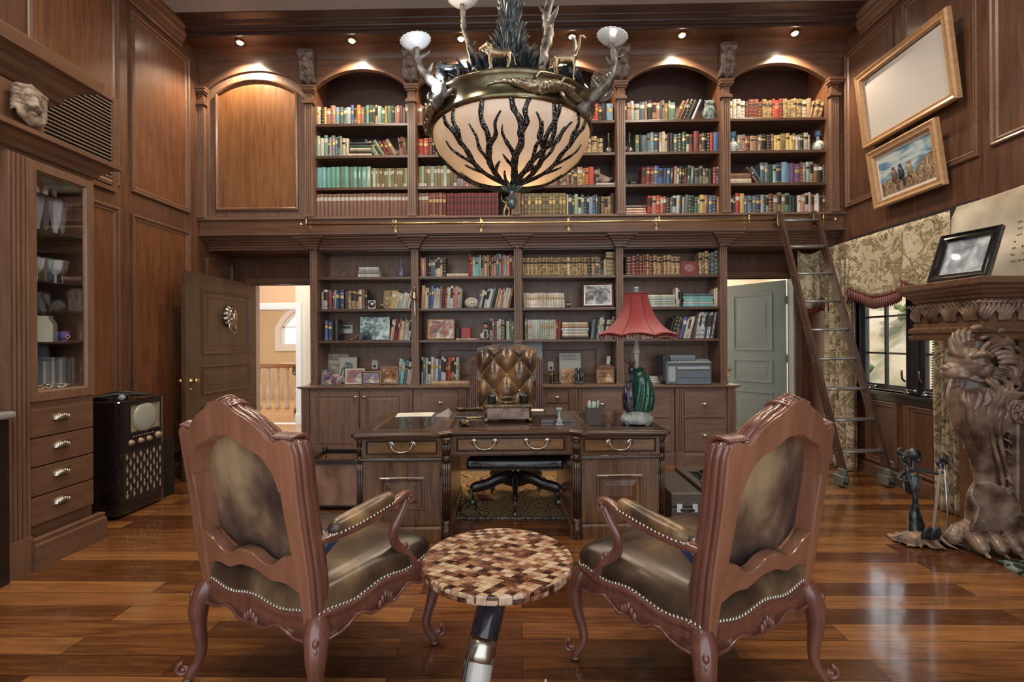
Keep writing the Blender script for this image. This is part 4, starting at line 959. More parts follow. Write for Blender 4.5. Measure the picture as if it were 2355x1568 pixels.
# cushions on the seats
def pillow(nm,label,mat,loc,rot,w,h,th):
    b=MB(); b.grid(lambda u,v:((u-.5)*w*(1-.06*math.sin(PI*v)),(v-.5)*h*(1-.06*math.sin(PI*u)),th*(math.sin(PI*u)*math.sin(PI*v))**.45),12,12)
    b.grid(lambda u,v:((u-.5)*w*(1-.06*math.sin(PI*v)),(v-.5)*h*(1-.06*math.sin(PI*u)),-th*(math.sin(PI*u)*math.sin(PI*v))**.45),12,12)
    o=b.build(nm,mat,None,label,'cushion',loc=(0,0,0)); o.location=loc; o.rotation_euler=rot; return o
BLUEC=noisy('blue_white_knit',[(.44,(.02,.03,.10)),(.5,(.02,.03,.10)),(.52,(.6,.62,.62)),(.58,(.6,.62,.62)),(.60,(.02,.03,.10))],7,.9,0,0,.2,(1,1,1),'wave',.5)
def local(ch,p): return ch.matrix_basis@Vector(p)
pillow('cushion','blue knitted cushion with a white zigzag on the left armchair seat',BLUEC,(local(ac,(.14,-.19,.615))),(R(35),0,R(-28)),.30,.17,.04)
pillow('cushion','dark cushion with white pattern on the right armchair seat',BLUEC,(local(a2,(-.13,-.19,.615))),(R(35),0,R(30)),.30,.17,.04)
# ================================================================ ROUND TABLE
def patch_mat():
    m=bpy.data.materials.new('horn_patchwork'); t=nt(m); b=t.nodes['Principled BSDF']
    co=coords(t,(28,40,28),rot=(0,0,R(33)))
    fl=t.nodes.new('ShaderNodeVectorMath'); fl.operation='FLOOR'; t.links.new(co,fl.inputs[0])
    wn=t.nodes.new('ShaderNodeTexWhiteNoise'); wn.noise_dimensions='3D'; t.links.new(fl.outputs[0],wn.inputs['Vector'])
    n=N(t,'ShaderNodeTexNoise',Scale=14.0,Detail=5.0,Distortion=2.5); va=t.nodes.new('ShaderNodeVectorMath'); va.operation='MULTIPLY_ADD'
    t.links.new(wn.outputs['Color'],va.inputs[0]); va.inputs[1].default_value=(9,9,9); t.links.new(coords(t,(1,1.6,1)),va.inputs[2]); t.links.new(va.outputs[0],n.inputs['Vector'])
    s=t.nodes.new('ShaderNodeMath'); s.operation='MULTIPLY_ADD'; t.links.new(n.outputs[0],s.inputs[0]); s.inputs[1].default_value=.95
    s0=t.nodes.new('ShaderNodeMath'); s0.operation='MULTIPLY_ADD'; t.links.new(wn.outputs['Value'],s0.inputs[0]); s0.inputs[1].default_value=.75; s0.inputs[2].default_value=-.38; t.links.new(s0.outputs[0],s.inputs[2])
    c=ramp(t,s.outputs[0],[(.12,(.03,.012,.008)),(.30,(.16,.062,.035)),(.45,(.27,.12,.07)),(.58,(.42,.26,.16)),(.75,(.58,.44,.30)),(.95,(.64,.52,.38))])
    # dark joints
    fr=t.nodes.new('ShaderNodeVectorMath'); fr.operation='FRACTION'; t.links.new(co,fr.inputs[0]); sx=t.nodes.new('ShaderNodeSeparateXYZ'); t.links.new(fr.outputs[0],sx.inputs[0])
    mn=t.nodes.new('ShaderNodeMath'); mn.operation='MINIMUM'; t.links.new(sx.outputs[0],mn.inputs[0]); t.links.new(sx.outputs[1],mn.inputs[1])
    lt=t.nodes.new('ShaderNodeMath'); lt.operation='LESS_THAN'; t.links.new(mn.outputs[0],lt.inputs[0]); lt.inputs[1].default_value=.045
    mx=t.nodes.new('ShaderNodeMixRGB'); t.links.new(lt.outputs[0],mx.inputs[0]); t.links.new(c,mx.inputs[1]); mx.inputs[2].default_value=(.03,.015,.01,1); t.links.new(mx.outputs[0],b.inputs['Base Color'])
    b.inputs['Roughness'].default_value=.12; b.inputs['Coat Weight'].default_value=.6; b.inputs['Coat Roughness'].default_value=.05; return m
TC=(-.097,1.95)
t=thing('side_table','round side table with patchwork horn top between the two armchairs','side table',(TC[0],TC[1],0))
b=MB().lathe([(0,.512),(.296,.512),(.302,.516),(.305,.522),(.305,.544),(.302,.549),(.296,.551),(0,.551)],(TC[0],TC[1],0),64); b.build('tabletop',patch_mat(),t,smooth=False)
b=MB().lathe([(0,.490),(.10,.490),(.11,.511),(0,.512)],(TC[0],TC[1],0),24); b.build('top_support',BLACK,t)
HW=noisy('pale_horn',[(.3,(.30,.27,.24)),(.5,(.55,.53,.50)),(.7,(.72,.72,.70))],3,.18,0,5,0,(3,3,.7),coat=.6); HB=noisy('black_horn',[(.3,(.008,.007,.012)),(.7,(.05,.045,.06))],5,.14,0,4,0,(3,3,.7),coat=.7)
def horn(pts,rr,cut,nm='horn'):
    P3,R3=spline([Vector(p) for p in pts],rr,6); k=int(len(P3)*cut)
    h=MB().tube(P3[k:],R3[k:],20).build(nm,HW,t)
    MB().tube(P3[:k+1],[q*1.0 for q in R3[:k+1]],20).build('dark_horn_top',HB,h)
    MB().tube(P3[k-2:k+2],[q*1.05 for q in R3[k-2:k+2]],20).build('silver_band',PEWTER,h)
horn([(-.10,1.86,.500),(-.118,1.80,.42),(-.145,1.725,.33),(-.165,1.655,.20),(-.155,1.62,.10),(-.10,1.62,.03)],[.055,.054,.052,.050,.046,.040],.42)
MB().lathe([(0,0),(.15,0),(.155,.01),(.14,.025),(0,.03)],(-.06,1.68,0),32).build('table_base',BLACK,t)
MB().tube([(-.08,1.64,.045),(.0,1.72,.03),(.06,1.80,.05),(.083,1.80,.11),(.088,1.80,.158)],[.044,.036,.026,.014,.003],14,sub=5).build('horn_tip',HW,t)
MB().tube([(-.165,1.66,.385),(-.185,1.65,.34),(-.205,1.63,.25),(-.215,1.61,.15),(-.20,1.60,.03)],[.004,.006,.007,.009,.012],10,sub=5).build('horn_tip',HB,t)
# ================================================================ TUFTED DESK CHAIR
OCW=wood('desk_chair_wood',(.035,.014,.010),(.15,.06,.04),'z',.22,.7)
OL=leather('desk_chair_leather',(.035,.018,.010),(.14,.070,.028),(.34,.18,.065),.26,4.5)
t=thing('desk_chair','tufted brown leather swivel chair with wooden side rails behind the desk','desk chair',(-.10,4.25,0))
cx=-.135; yb2=lambda z:4.58+(z-.5)*.18
def tuft(u,v):
    x=-.285+.57*u; z=.48+.86*v
    top=.045*(1-(x/.285)**2); z+=top*v
    a=x/.25; c=(z-.35)/.30
    d=abs(math.sin(PI*(a+c)/1.0+PI/2))*abs(math.sin(PI*(a-c)/1.0+PI/2))
    fade=min(1,(.285-abs(x))/.05)*min(1,(1-v)/.10)
    h=.058*(d**.5)*max(0,fade)+.012*(1-abs(x)/.285) + .02*(1-max(0,fade))
    return (cx+x,yb2(z)-.02-h,z)
b=MB().grid(tuft,56,80); b.build('tufted_back',OL,t)
MB().grid(lambda u,v:(cx-.30+.60*u,yb2(.48+.86*v)+.05,.48+.88*v+.045*v*(1-((u-.5)*2)**2)),10,10).build('back_shell',OL,t)
for i in range(-3,4):
    for j in range(0,10):
        # nodes where both sine terms vanish
        a=(i)/2; c=(j)/2
        if (i+j)%2==1:
            x=a*.25; z=.35+c*.30
            if abs(x)<.22 and .55<z<1.22: MB().ell((cx+x,yb2(z)-.034,z),(.011,.008,.011),n=8,k=5).build('tufting_button',BRASS,t)
for s in (-1,1):
    b=MB()
    for q in range(4):
        o=(q-1.5)*.020
        b.tube([(cx+s*(.312+abs(o)*.2)+o*.9*s,yb2(.42)-.03-q*.006,.42),(cx+s*.318+o*.9*s,yb2(.9)-.03-q*.006,.9),(cx+s*.318+o*.9*s,yb2(1.2)-.035-q*.006,1.22),(cx+s*.30+o*.9*s,yb2(1.3)-.02-q*.004,1.268-abs(o)*.4)],.0085,8,sub=4)
    b.build('side_rail',OCW,t)
    b=MB().tube([(cx+s*.31,4.62,.70),(cx+s*.36,4.45,.70),(cx+s*.36,4.25,.69),(cx+s*.36,4.16,.66)],[.028,.034,.032,.022],10,sub=4).tube([(cx+s*.36,4.2,.67),(cx+s*.35,4.28,.58),(cx+s*.33,4.25,.48)],.022,10,sub=4); b.build('arm',OCW,t)
MB().tube([(cx-.29,yb2(1.3)+.0,1.29),(cx-.15,yb2(1.3)+.0,1.355),(cx,yb2(1.3)+.0,1.378),(cx+.15,yb2(1.3)+.0,1.355),(cx+.29,yb2(1.3)+.0,1.29)],[.018]*5,8,sub=5).build('top_roll',OL,t)
cx2=-.05
b=MB(); sr=sp2([(-.33,-.38),(.33,-.38),(.36,-.30),(.32,.30),(-.32,.30),(-.36,-.30)],5,True)
DKL=P('black_leather',(.012,.010,.012),.22,0,Coat_Weight=.6)
for k in range(len(sr)): pass
v=[];fs=[];n=len(sr)
for s_,z in ((.0,.53),(.7,.525),(.9,.505),(.99,.47),(1.0,.42),(.99,.388),(.9,.38),(0,.38)):
    v+=[(cx2+x*s_,4.24+y*s_,z) for x,y in sr]
for k in range(7): fs+=[(k*n+i,(k+1)*n+i,(k+1)*n+(i+1)%n,k*n+(i+1)%n) for i in range(n)]
b.add(v,fs,0,True); b.build('seat',DKL,t)
b=MB(); nails(b,[(cx2+x*1.0,4.24+y*1.0,.395) for x,y in sr+sr[:1]],.006,.016); b.build('nailhead_trim',PEWTER,t)
b=MB().lathe([(.05,.375),(.05,.35),(.022,.34),(.018,.27),(.035,.265),(.05,.22),(.055,.17),(.04,.14),(0,.13)],(cx2,4.25,0),16); b.build('swivel_column',BLACK,t)
for k in range(5):
    a=R(-90+72*k); d=Vector((math.cos(a),math.sin(a),0)); c=Vector((cx2,4.25,0))
    b=MB(); b.tube([c+d*.03+Vector((0,0,.19)),c+d*.13+Vector((0,0,.225)),c+d*.25+Vector((0,0,.185)),c+d*.36+Vector((0,0,.165)),c+d*.40+Vector((0,0,.145))],[.030,.030,.028,.028,.018],10,sub=4,flat=1.7); b.build('base_leg',wood('star_base_wood',(.018,.010,.012),(.06,.032,.035),'x',.2,.7),t)
    b=MB(); p=c+d*.385; b.tube([p+Vector((0,0,.14)),p+Vector((0,0,.07))],.012,8); M=basis((p.x,p.y,.032),(0,0,1),(-d.y,d.x,0),(d.x,d.y,0)); b.lathe([(0,-.014),(.028,-.014),(.031,-.008),(.031,.008),(.028,.014),(0,.014)],n=14,M=basis((p.x,p.y,.0315),(0,0,1),d,(-d.y,d.x,0))); b.build('caster',P('caster_metal',(.18,.17,.17),.3,.8),t)
# rug
def rugmat():
    return noisy('rug_pattern',[(.015,(.10,.02,.015)),(.05,(.62,.44,.20)),(.14,(.50,.34,.14)),(.18,(.12,.03,.02)),(.22,(.60,.42,.18)),(.30,(.45,.12,.06)),(.5,(.55,.38,.17))],7,.95,0,0,.4,(1,1,1),'crack')
t=thing('rug','gold and red patterned rug on the floor beneath the desk chair','rug',(-.07,4.5,0))
MB().box(-.95,.80,3.86,5.22,.001,.012).build('rug_field',rugmat(),t)
b=MB().box(-1.0,-.95,3.84,5.24,.001,.0125).box(.80,.85,3.84,5.24,.001,.0125).box(-.95,.80,3.84,3.88,.001,.0135).box(-.95,.80,5.2,5.24,.001,.0135); b.build('border',noisy('rug_border',[(.4,(.05,.03,.03)),(.5,(.55,.48,.36)),(.6,(.06,.04,.04))],60,.9,0,1),t)
# ================================================================ DESK
DTH=R(2.55); DO=Vector((-.062,3.405,0))
DM=Matrix.Translation(DO)@Matrix.Rotation(DTH,4,'Z')
t=thing('desk','large dark carved wooden pedestal desk with brass bail handles','desk',DO,DTH)
def db(b,nm,mat,par=None,**k): return b.build(nm,mat,par or t,world=False,**k)
def topout(g=0):
    pts=[(-1.15,.03),(-1.12,0),(-.56,0),(-.52,.015),(-.485,.05),(-.44,.075),(.42,.075),(.465,.05),(.50,.015),(.54,0),(1.12,0),(1.15,.03),(1.15,1.02),(1.12,1.05),(-1.12,1.05),(-1.15,1.02)]
    return pts
b=MB().ring(topout(),[(.05,.728),(.028,.732),(.022,.742),(.004,.748),(0,.756),(0,.766),(.006,.772),(.016,.774),(.022,.780)],None,0,True); TOPD=db(b,'desktop',DESKD)
b=MB().ring(rect(-1.03,-.56,.13,.92),[(0,.780),(.0,.7812),(.03,.7812)],None,1,True,0).ring(rect(.56,1.03,.13,.92),[(0,.780),(.0,.7812),(.03,.7812)],None,1,True,0).ring(rect(-.5,.5,.16,.92),[(0,.780),(.0,.7812),(.03,.7812)],None,1,True,0)
db(b,'leather_inlay',[P('inlay_dark_leather',(.030,.014,.012),.25,0,Coat_Weight=.4),noisy('tooled_gilt_border',[(.45,(.035,.018,.012)),(.55,(.22,.12,.05))],90,.3,0,1)],TOPD)
def reeded(b,x,y,z0,z1,r,n=9,m=0):
    b.tube([(x,y,z0),(x,y,z1)],r*.8,14,m)
    for k in range(n): a=2*PI*k/n; b.tube([(x+r*.82*math.cos(a),y+r*.82*math.sin(a),z0+.01),(x+r*.82*math.cos(a),y+r*.82*math.sin(a),z1-.01)],r*.27,6,m)
def bail(par,x,y,z,w=.155):
    h=MB()
    for s in (-1,1):
        M=basis((x+s*w/2,y,z),(1,0,0),(0,0,1),(0,-1,0)); h.lathe([(.026,0),(.026,.003),(.020,.006),(.012,.007),(.010,.014),(0,.018)],n=18,M=M)
    h.tube([(x-w/2,y-.014,z),(x-w/2+.012,y-.024,z-.022),(x-w/2+.030,y-.027,z-.040),(x-.02,y-.028,z-.048),(x,y-.028,z-.050),(x+.02,y-.028,z-.048),(x+w/2-.030,y-.027,z-.040),(x+w/2-.012,y-.024,z-.022),(x+w/2,y-.014,z)],[.006,.005,.0045,.0055,.007,.0055,.0045,.005,.006],8,sub=3)
    h.build('bail_handle',PEWTER,par,world=False)
def escutcheon(par,x,y,z):
    M=basis((x,y,z),(1,0,0),(0,0,1),(0,-1,0)); MB().lathe([(.012,0),(.012,.004),(.008,.005),(.0,.002)],n=14,sx=.8,sy=1.3,M=M).build('keyhole',OLDBRASS,par,world=False)
def drawer(x0,x1,y,hx,z0=.622,z1=.722):
    d=MB().ring(rect(x0,x1,z0,z1),[(0,0),(0,.006),(.006,.010),(.010,.004),(.014,.004)],basis((0,y,0),(1,0,0),(0,0,1),(0,-1,0)),1,True,0); d=db(d,'drawer',[DESKX,DESKD])
    for x in hx: bail(d,x,y-.004,z1-.030)
    escutcheon(d,(x0+x1)/2,y-.004,z1-.032); return d
for s,(x0,x1,dx0,dx1,ci) in enumerate(((-1.105,-.45,-1.045,-.535,-.475),(.435,1.105,.515,1.045,.468))):
    b=MB().box(x0,x1,.055,1.0,.10,.735).box(x0-.015,x1+.015,.035,1.02,0,.085)
    b.ring(rect(x0-.015,x1+.015,.035,1.02),[(0,.085),(.008,.10),(.02,.105)],None,0,True)
    b.box(dx0-.03,dx1+.03,.045,.056,.60,.735)
    db(b,'pedestal',DESKW)
    b=MB().ring([(x0-.012,.035),(x1+.012,.035),(x1+.012,1.01),(x0-.012,1.01)],[(.02,.572),(.004,.576),(0,.584),(.003,.592),(.012,.594),(.018,.602)],None,0,True); db(b,'waist_moulding',DESKD)
    drawer(dx0,dx1,.045,[(dx0+dx1)/2])
    M=basis((0,.055,0),(1,0,0),(0,0,1),(0,-1,0))
    d=MB().ring(rect(dx0-.012,dx1+.012,.115,.562),[(0,0),(0,.012),(.105,.012),(.112,.018),(.125,.018),(.135,.004),(.150,.004),(.185,.016)],M,0,True)
    for q in range(9): xx=(dx0+dx1)/2+(q-4)*.020; d.tube([(xx-.008,.038,.445),(xx,.034,.452),(xx+.010,.038,.444)],[.003,.006,.003],6,sub=2)
    d=db(d,'cupboard_door',DESKW)
    for z0_ in (.18,.46): MB().tube([(dx1+.016,.040,z0_),(dx1+.016,.040,z0_+.04)],.004,6).build('hinge',OLDBRASS,d,world=False)
    for xx in ((x0+.012,ci) if s==0 else (ci,x1-.012)):
        b=MB(); r=.030 if abs(xx-ci)<.01 else .022
        yy=.052 if abs(xx-ci)<.01 else .06
        reeded(b,xx,yy,.145,.565,r); reeded(b,xx,yy,.612,.70,r)
        b.lathe([(r,.565),(r*1.2,.572),(r*1.2,.60),(r,.61)],(xx,yy,0),14).lathe([(r,.70),(r*1.25,.706),(r*.95,.712),(r*1.25,.720),(r*1.4,.732),(0,.733)],(xx,yy,0),14).lathe([(0,.0),(r*1.4,0),(r*1.4,.10),(r*1.1,.11),(r*1.3,.125),(r*1.0,.145)],(xx,yy,0),14)
        db(b,'reeded_column',DESKD)
b=MB().box(-.45,.435,.115,.135,.60,.735).box(-.45,.435,.10,.98,.595,.612).box(-.45,.435,.96,.98,.60,.735); db(b,'centre_frame',DESKW)
b=MB().box(-.45,.435,.100,.118,.592,.604); db(b,'centre_moulding',DESKD)
drawer(-.405,.392,.112,[-.20,.185])
# ================================================================ THINGS ON THE DESK
ZD=.7815
def at(x,y,z=ZD): return PZ(x,y,z)
def rotM(p,a=0): return Matrix.Translation(p)@Matrix.Rotation(a,4,'Z')
# lamp
LPp=at(1466,975); L0=Vector((LPp.x,LPp.y+.02,ZD))
t=thing('table_lamp','table lamp with red scalloped fringed shade and green robed figure base on desk','lamp',L0)
STONE=noisy('pale_grey_green_stone',[(.35,(.28,.32,.30)),(.65,(.50,.53,.49))],30,.5,0,4,.2)
b=MB().lathe([(0,.010),(.115,.010),(.122,.02),(.128,.035),(.122,.055),(.108,.065),(.098,.085),(.092,.10),(.088,.105),(0,.105)],L0,32)
for a in range(4): b.ell(L0+Vector((.10*math.cos(a*PI/2+.6),.10*math.sin(a*PI/2+.6),.010)),(.022,.022,.012),n=8,k=4)
for k in range(20): a=2*PI*k/20; b.ell(L0+Vector((.095*math.cos(a),.095*math.sin(a),.088)),(.008,.008,.009),n=6,k=4)
b.build('lamp_base',STONE,t)
GREEN=P('green_glazed_ceramic',(.010,.085,.050),.10,0,Coat_Weight=.8); DKC=noisy('dark_glazed_ceramic',[(.4,(.012,.012,.03)),(.6,(.07,.05,.07))],22,.18,0,4,.3,coat=.7)
b=MB().tube([L0+Vector(p) for p in ((.015,0,.10),(.03,0,.18),(.04,0,.26),(.03,.0,.34),(.015,.0,.40),(.0,0,.435))],[.085,.082,.080,.075,.058,.025],18,sub=5)
for k in range(9):
    a=R(-120+k*24); b.tube([L0+Vector((.085*math.cos(a)+.02,.075*math.sin(a),.105)),L0+Vector((.095*math.cos(a+.1)+.03,.085*math.sin(a+.1),.20)),L0+Vector((.075*math.cos(a+.25)+.03,.07*math.sin(a+.25),.32)),L0+Vector((.03*math.cos(a)+.01,.03*math.sin(a),.42))],[.020,.016,.014,.008],8,sub=4)
b.build('green_robe',GREEN,t,remesh=.006)
b=MB().tube([L0+Vector(p) for p in ((-.055,-.03,.10),(-.07,-.03,.20),(-.06,-.02,.30),(-.035,-.01,.38))],[.042,.045,.035,.022],14,sub=5).ell(L0+Vector((-.04,-.01,.42)),(.030,.030,.036))
b.tube([L0+Vector(p) for p in ((-.06,-.03,.33),(-.10,-.05,.29),(-.095,-.06,.22),(-.115,-.05,.20))],[.018,.015,.012,.008],8,sub=4)
for k in range(8): a=R(150+k*18); b.tube([L0+Vector((-.05+.05*math.cos(a),-.03+.05*math.sin(a),.11)),L0+Vector((-.06+.052*math.cos(a),-.03+.052*math.sin(a),.22)),L0+Vector((-.05+.03*math.cos(a),-.02+.03*math.sin(a),.33))],[.010,.009,.005],6,sub=3)
b.build('lamp_figure',DKC,t,remesh=.005)
b=MB()
for k in range(7): a=k*.9; b.tube([L0+Vector((-.04,0,.44)),L0+Vector((-.04+.03*math.cos(a),.02*math.sin(a),.47)),L0+Vector((-.045+.055*math.cos(a),.03*math.sin(a),.49+.01*(k%3)))],[.008,.006,.003],6,sub=3)
b.build('headdress',P('purple_glaze',(.12,.05,.06),.2,0,Coat_Weight=.6),t)
b=MB().tube([L0+Vector((.0,0,.42)),L0+Vector((0,0,.62))],.020,14).lathe([(.028,.545),(.030,.555),(.024,.562),(.026,.575),(.018,.58)],L0,14).tube([L0+Vector((0,0,.58)),L0+Vector((0,0,1.0))],.013,12); b.build('candle_column',P('cream_candle',(.60,.56,.48),.4),t)
RED=P('red_silk_shade',(.27,.010,.014),.55,0,Sheen_Weight=.3); RED.node_tree.nodes['Principled BSDF'].inputs['Transmission Weight'].default_value=.0
ns=8; SCZ=[(0,1.010,.088),(.15,.965,.096),(.30,.910,.112),(.45,.855,.135),(.60,.805,.165),(.75,.760,.205),(.88,.722,.252),(1.0,.690,.305)]
def shade(u,v):
    k=v*(len(SCZ)-1);i_=min(int(k),len(SCZ)-2);f=k-i_; z=SCZ[i_][1]*(1-f)+SCZ[i_+1][1]*f; r=SCZ[i_][2]*(1-f)+SCZ[i_+1][2]*f
    a=2*PI*u; ph=(u*ns)%1; fl=1-.035*math.sin(PI*ph)*(1+v); z-=.020*math.sin(PI*ph)**.8*v**4 *(-1)
    return L0+Vector((r*fl*math.cos(a+.2),r*fl*math.sin(a+.2),z-.008*v**3))
b=MB().grid(shade,ns*10,22,cu=True); b.build('lamp_shade',RED,t,solid=.003)
b=MB()
for k in range(ns): b.tube([shade((k+.0)/ns,v/14)+Vector((0,0,.001)) for v in range(15)],.0035,5)
b.tube([shade(k/80,1) for k in range(80)],.005,5,closed=True).tube([shade(k/40,0) for k in range(40)],.006,5,closed=True); b.build('shade_piping',P('dark_red_trim',(.16,.01,.012),.5),t)
b=MB(); rnd=random.Random(3)
for k in range(150): p=shade(k/150,1); b.ell(p-Vector((0,0,.012)),(.0035,.0035,.008),n=5,k=3).ell(p-Vector((0,0,.026)),(.005,.005,.006),k%2,n=5,k=3)
b.build('bead_fringe',[P('red_beads',(.20,.01,.01),.2),P('pale_beads',(.55,.42,.38),.2)],t)
b=MB().tube([L0+Vector((0,0,1.0)),L0+Vector((0,0,1.03))],.007,8).box(L0.x-.018,L0.x+.018,L0.y-.012,L0.y+.012,L0.z+1.022,L0.z+1.062); b.build('finial',P('green_stone',(.10,.22,.17),.2,0,Coat_Weight=.5),t,bevel=.004)
# inkstand
p=at(1169,970); t=thing('inkstand','ornate bronze footed inkstand box at front centre of the desk','inkstand',p); M=rotM(p,DTH)@Matrix.Scale(1.14,4)
b=MB(); b.box(-.155,.155,-.005,.185,.028,.112,M=M).box(-.165,.165,-.012,.195,.020,.032,M=M); t1=b.build('casket',noisy('copper_box',[(.4,(.16,.10,.075)),(.6,(.30,.21,.165))],12,.3,.55,4),t,bevel=.004)
b=MB().box(-.17,.17,-.018,.20,.112,.122,M=M)
for k in range(14): x=-.155+k*.0238; b.ell((x,-.018,.106),(.010,.004,.009),n=6,k=4,M=M)
for x,y in ((-.155,-.005),(.155,-.005),(-.155,.18),(.155,.18)): b.ell((x,y,.012),(.019,.019,.013),M=M).tube([(x,y,.02),(x,y,.115)],.008,8,M=M)
b.build('lid_and_feet',BRONZE,t)
for s in (-1,1):
    MB().lathe([(.028,.122),(.034,.13),(.030,.165),(.034,.170),(.030,.178),(.012,.190),(.014,.198),(.0,.206)],(s*.115,.09,0),16,M=M).build('inkwell',IRON,t)
b=MB(); 
for s in (-1,1): b.tube([(s*.055,.06,.122),(s*.06,.08,.16),(s*.045,.09,.175),(s*.035,.09,.16)],.008,8,sub=4,M=M)
b.tube([(-.06,.08,.155),(0,.085,.165),(.06,.08,.155)],[.008,.011,.008],8,sub=3,M=M).tube([(-.05,.05,.128),(.05,.05,.128)],.009,8,M=M); b.build('pen_rest',BRONZE,t)
# blotter
p=at(1175,965); BLK=P('brown_leather_blotter',(.055,.032,.026),.35,0,Coat_Weight=.3)
t=thing('desk_blotter','wide dark leather desk blotter with side flaps behind the inkstand','desk blotter',p); M=rotM(p,DTH)
MB().box(-.40,.42,.17,.62,0,.010,M=M).build('pad',BLK,t,bevel=.002)
b=MB().box(-.40,-.30,.17,.62,.010,.014,M=M).box(.32,.42,.17,.62,.010,.014,M=M).box(.315,.322,.17,.62,.014,.016,M=M).box(-.305,-.298,.17,.62,.014,.016,M=M); b.build('side_flap',P('blotter_flap',(.09,.055,.045),.35),t)
def single(nm,lab,cat,mat,b,**k): return b.build(nm,mat,None,lab,cat,**k)
MG=P('grey_metal_bar',(.32,.33,.34),.3,.7)
p=at(1240,975); M=rotM(p,DTH); single('document_tray','low dark tray with two pale metal edges in front of the blotter, right of inkstand','tray',[BLK,MG],MB().box(.02,.28,.05,.12,0,.022,0,M).box(.02,.28,.047,.052,.006,.010,1,M).box(.02,.28,.047,.052,.016,.020,1,M))
p=at(1076,962); M=rotM(p,DTH); single('document_tray','dark leather tray edge in front of the blotter, left of the inkstand','tray',[BLK,MG],MB().box(-.10,.14,.02,.10,0,.030,0,M).box(-.10,.14,.017,.022,.012,.016,1,M))
# papers
p=at(955,955); M=rotM(p,R(6)); b=MB()
for k in range(5): b.box(-.16,.15,-.07,.14,.0008*k,.0008*k+.0006,M=M@Matrix.Rotation(R([0,-7,5,-3,2][k]),4,'Z'))
single('paper_stack','loose white papers fanned at the back left of the desk','papers',PAPER,b)
MB().box(-.02,.04,.03,.036,.0045,.0055,M=M).build('pen','' and BLACK or BLACK,None,'thin dark pen lying on the loose white papers','pen')
p=at(1010,958); M=rotM(p,R(-20)); single('letter_tray','slanted grey folder standing at the blotter left edge','folder',P('grey_folder',(.26,.25,.25),.35),MB().add([(-.05,0,0),(.10,0,0),(.13,.0,.035),(.03,.12,.06),(-.03,.12,.004)],[(0,1,2,3,4)],M=M).add([(-.05,0.003,0),(.10,0.003,0),(.13,.003,.035),(.03,.123,.06),(-.03,.123,.004)],[(4,3,2,1,0)],M=M))
p=at(1069,979); M=rotM(p); b=MB().ell((0,0,.026),(.045,.032,.026),M=M)
for k in range(14): a=k*2.4; b.ell((.035*math.cos(a),.024*math.sin(a),.022+.012*math.sin(a*3)),(.012,.010,.012),n=6,k=4,M=M)
single('trinket','small dark ornate metal ball at the desk front edge, left of inkstand','ornament',BRONZE,b)
# ornate dagger / opener cluster left of the inkstand
p=at(1085,950); M=rotM(p,R(8)); b=MB().ell((-.10,.03,.035),(.045,.03,.022),M=M).tube([(-.09,.03,.03),(-.02,.03,.034),(.05,.03,.030),(.12,.03,.028)],[.020,.016,.014,.008],10,sub=3,M=M)
for k in range(9): b.ell((-.08+.022*k,.022,.036),(.012,.016,.014),n=7,k=4,M=M)
b.tube([(.0,.06,.035),(.10,.055,.040)],[.010,.008],8,M=M); single('ceremonial_pipe','carved brown pipe resting on the blotter left of the inkstand','pipe',BRONZE,b)
p=at(1085,962); M=rotM(p,R(4)); b=MB()
for k in range(9): b.lathe([(.012,0),(.016,.002),(.016,.010),(.012,.012)],(-.04+.014*k,0,.0),8,M=M)
single('watch_bracelet','gold link bracelet watch lying left of the inkstand','watch',BRASS,b)
# stapler
p=at(1287,978); M=rotM(p,R(3)); t=thing('stapler','grey upright stapler between inkstand and pen cup','stapler',p)
GRN=P('grey_green_plastic',(.33,.38,.37),.35)
MB().box(-.028,.028,-.02,.035,0,.012,M=M).box(-.020,.020,-.01,.03,.012,.045,M=M).build('stapler_base',GRN,t,bevel=.004)
MB().bar(M@Vector((0,.02,.035)),M@Vector((0,.035,.115)),.020,.022).box(-.022,.022,.008,.055,.112,.130,M=M).build('lever',GRN,t,bevel=.003)
# pen cup
p=at(1367,978); M=rotM(p,DTH); t=thing('pen_cup','dark square leather pen cup right of the stapler','pen cup',p)
CUP=P('grey_brown_leather',(.10,.080,.078),.35,0,Coat_Weight=.2)
b=MB()
for x0,x1,y0,y1 in ((-.052,.052,0,.006),(-.052,.052,.098,.104),(-.052,-.046,.006,.098),(.046,.052,.006,.098)): b.box(x0,x1,y0,y1,0,.135,M=M)
b.box(-.05,.05,.002,.10,0,.005,M=M); b.build('cup',CUP,t,bevel=.002)
rnd=random.Random(8)
for k in range(7):
    a=-.035+.0115*k; l=.165+rnd.random()*.02; MB().tube([M@Vector((a*.6,.04+.02*(k%3),.01)),M@Vector((a*1.15,.035+.02*(k%3),l))],[.006,.007],8).build('pen',[P('aqua_pen',(.30,.52,.50),.3),P('white_pen',(.62,.64,.60),.3)][k%2],None,['leftmost aqua','pale white second','aqua third','white fourth','aqua fifth','white sixth','rightmost aqua'][k]+' pen standing in the square leather cup','pen','pens in the square cup')
p=at(1235,946,ZD+.016); M=rotM(p,DTH+R(-4)); single('notepad','cream folded note card on the blotter right of inkstand','card',PAPER,MB().box(-.06,.06,0,.12,0,.006,M=M))
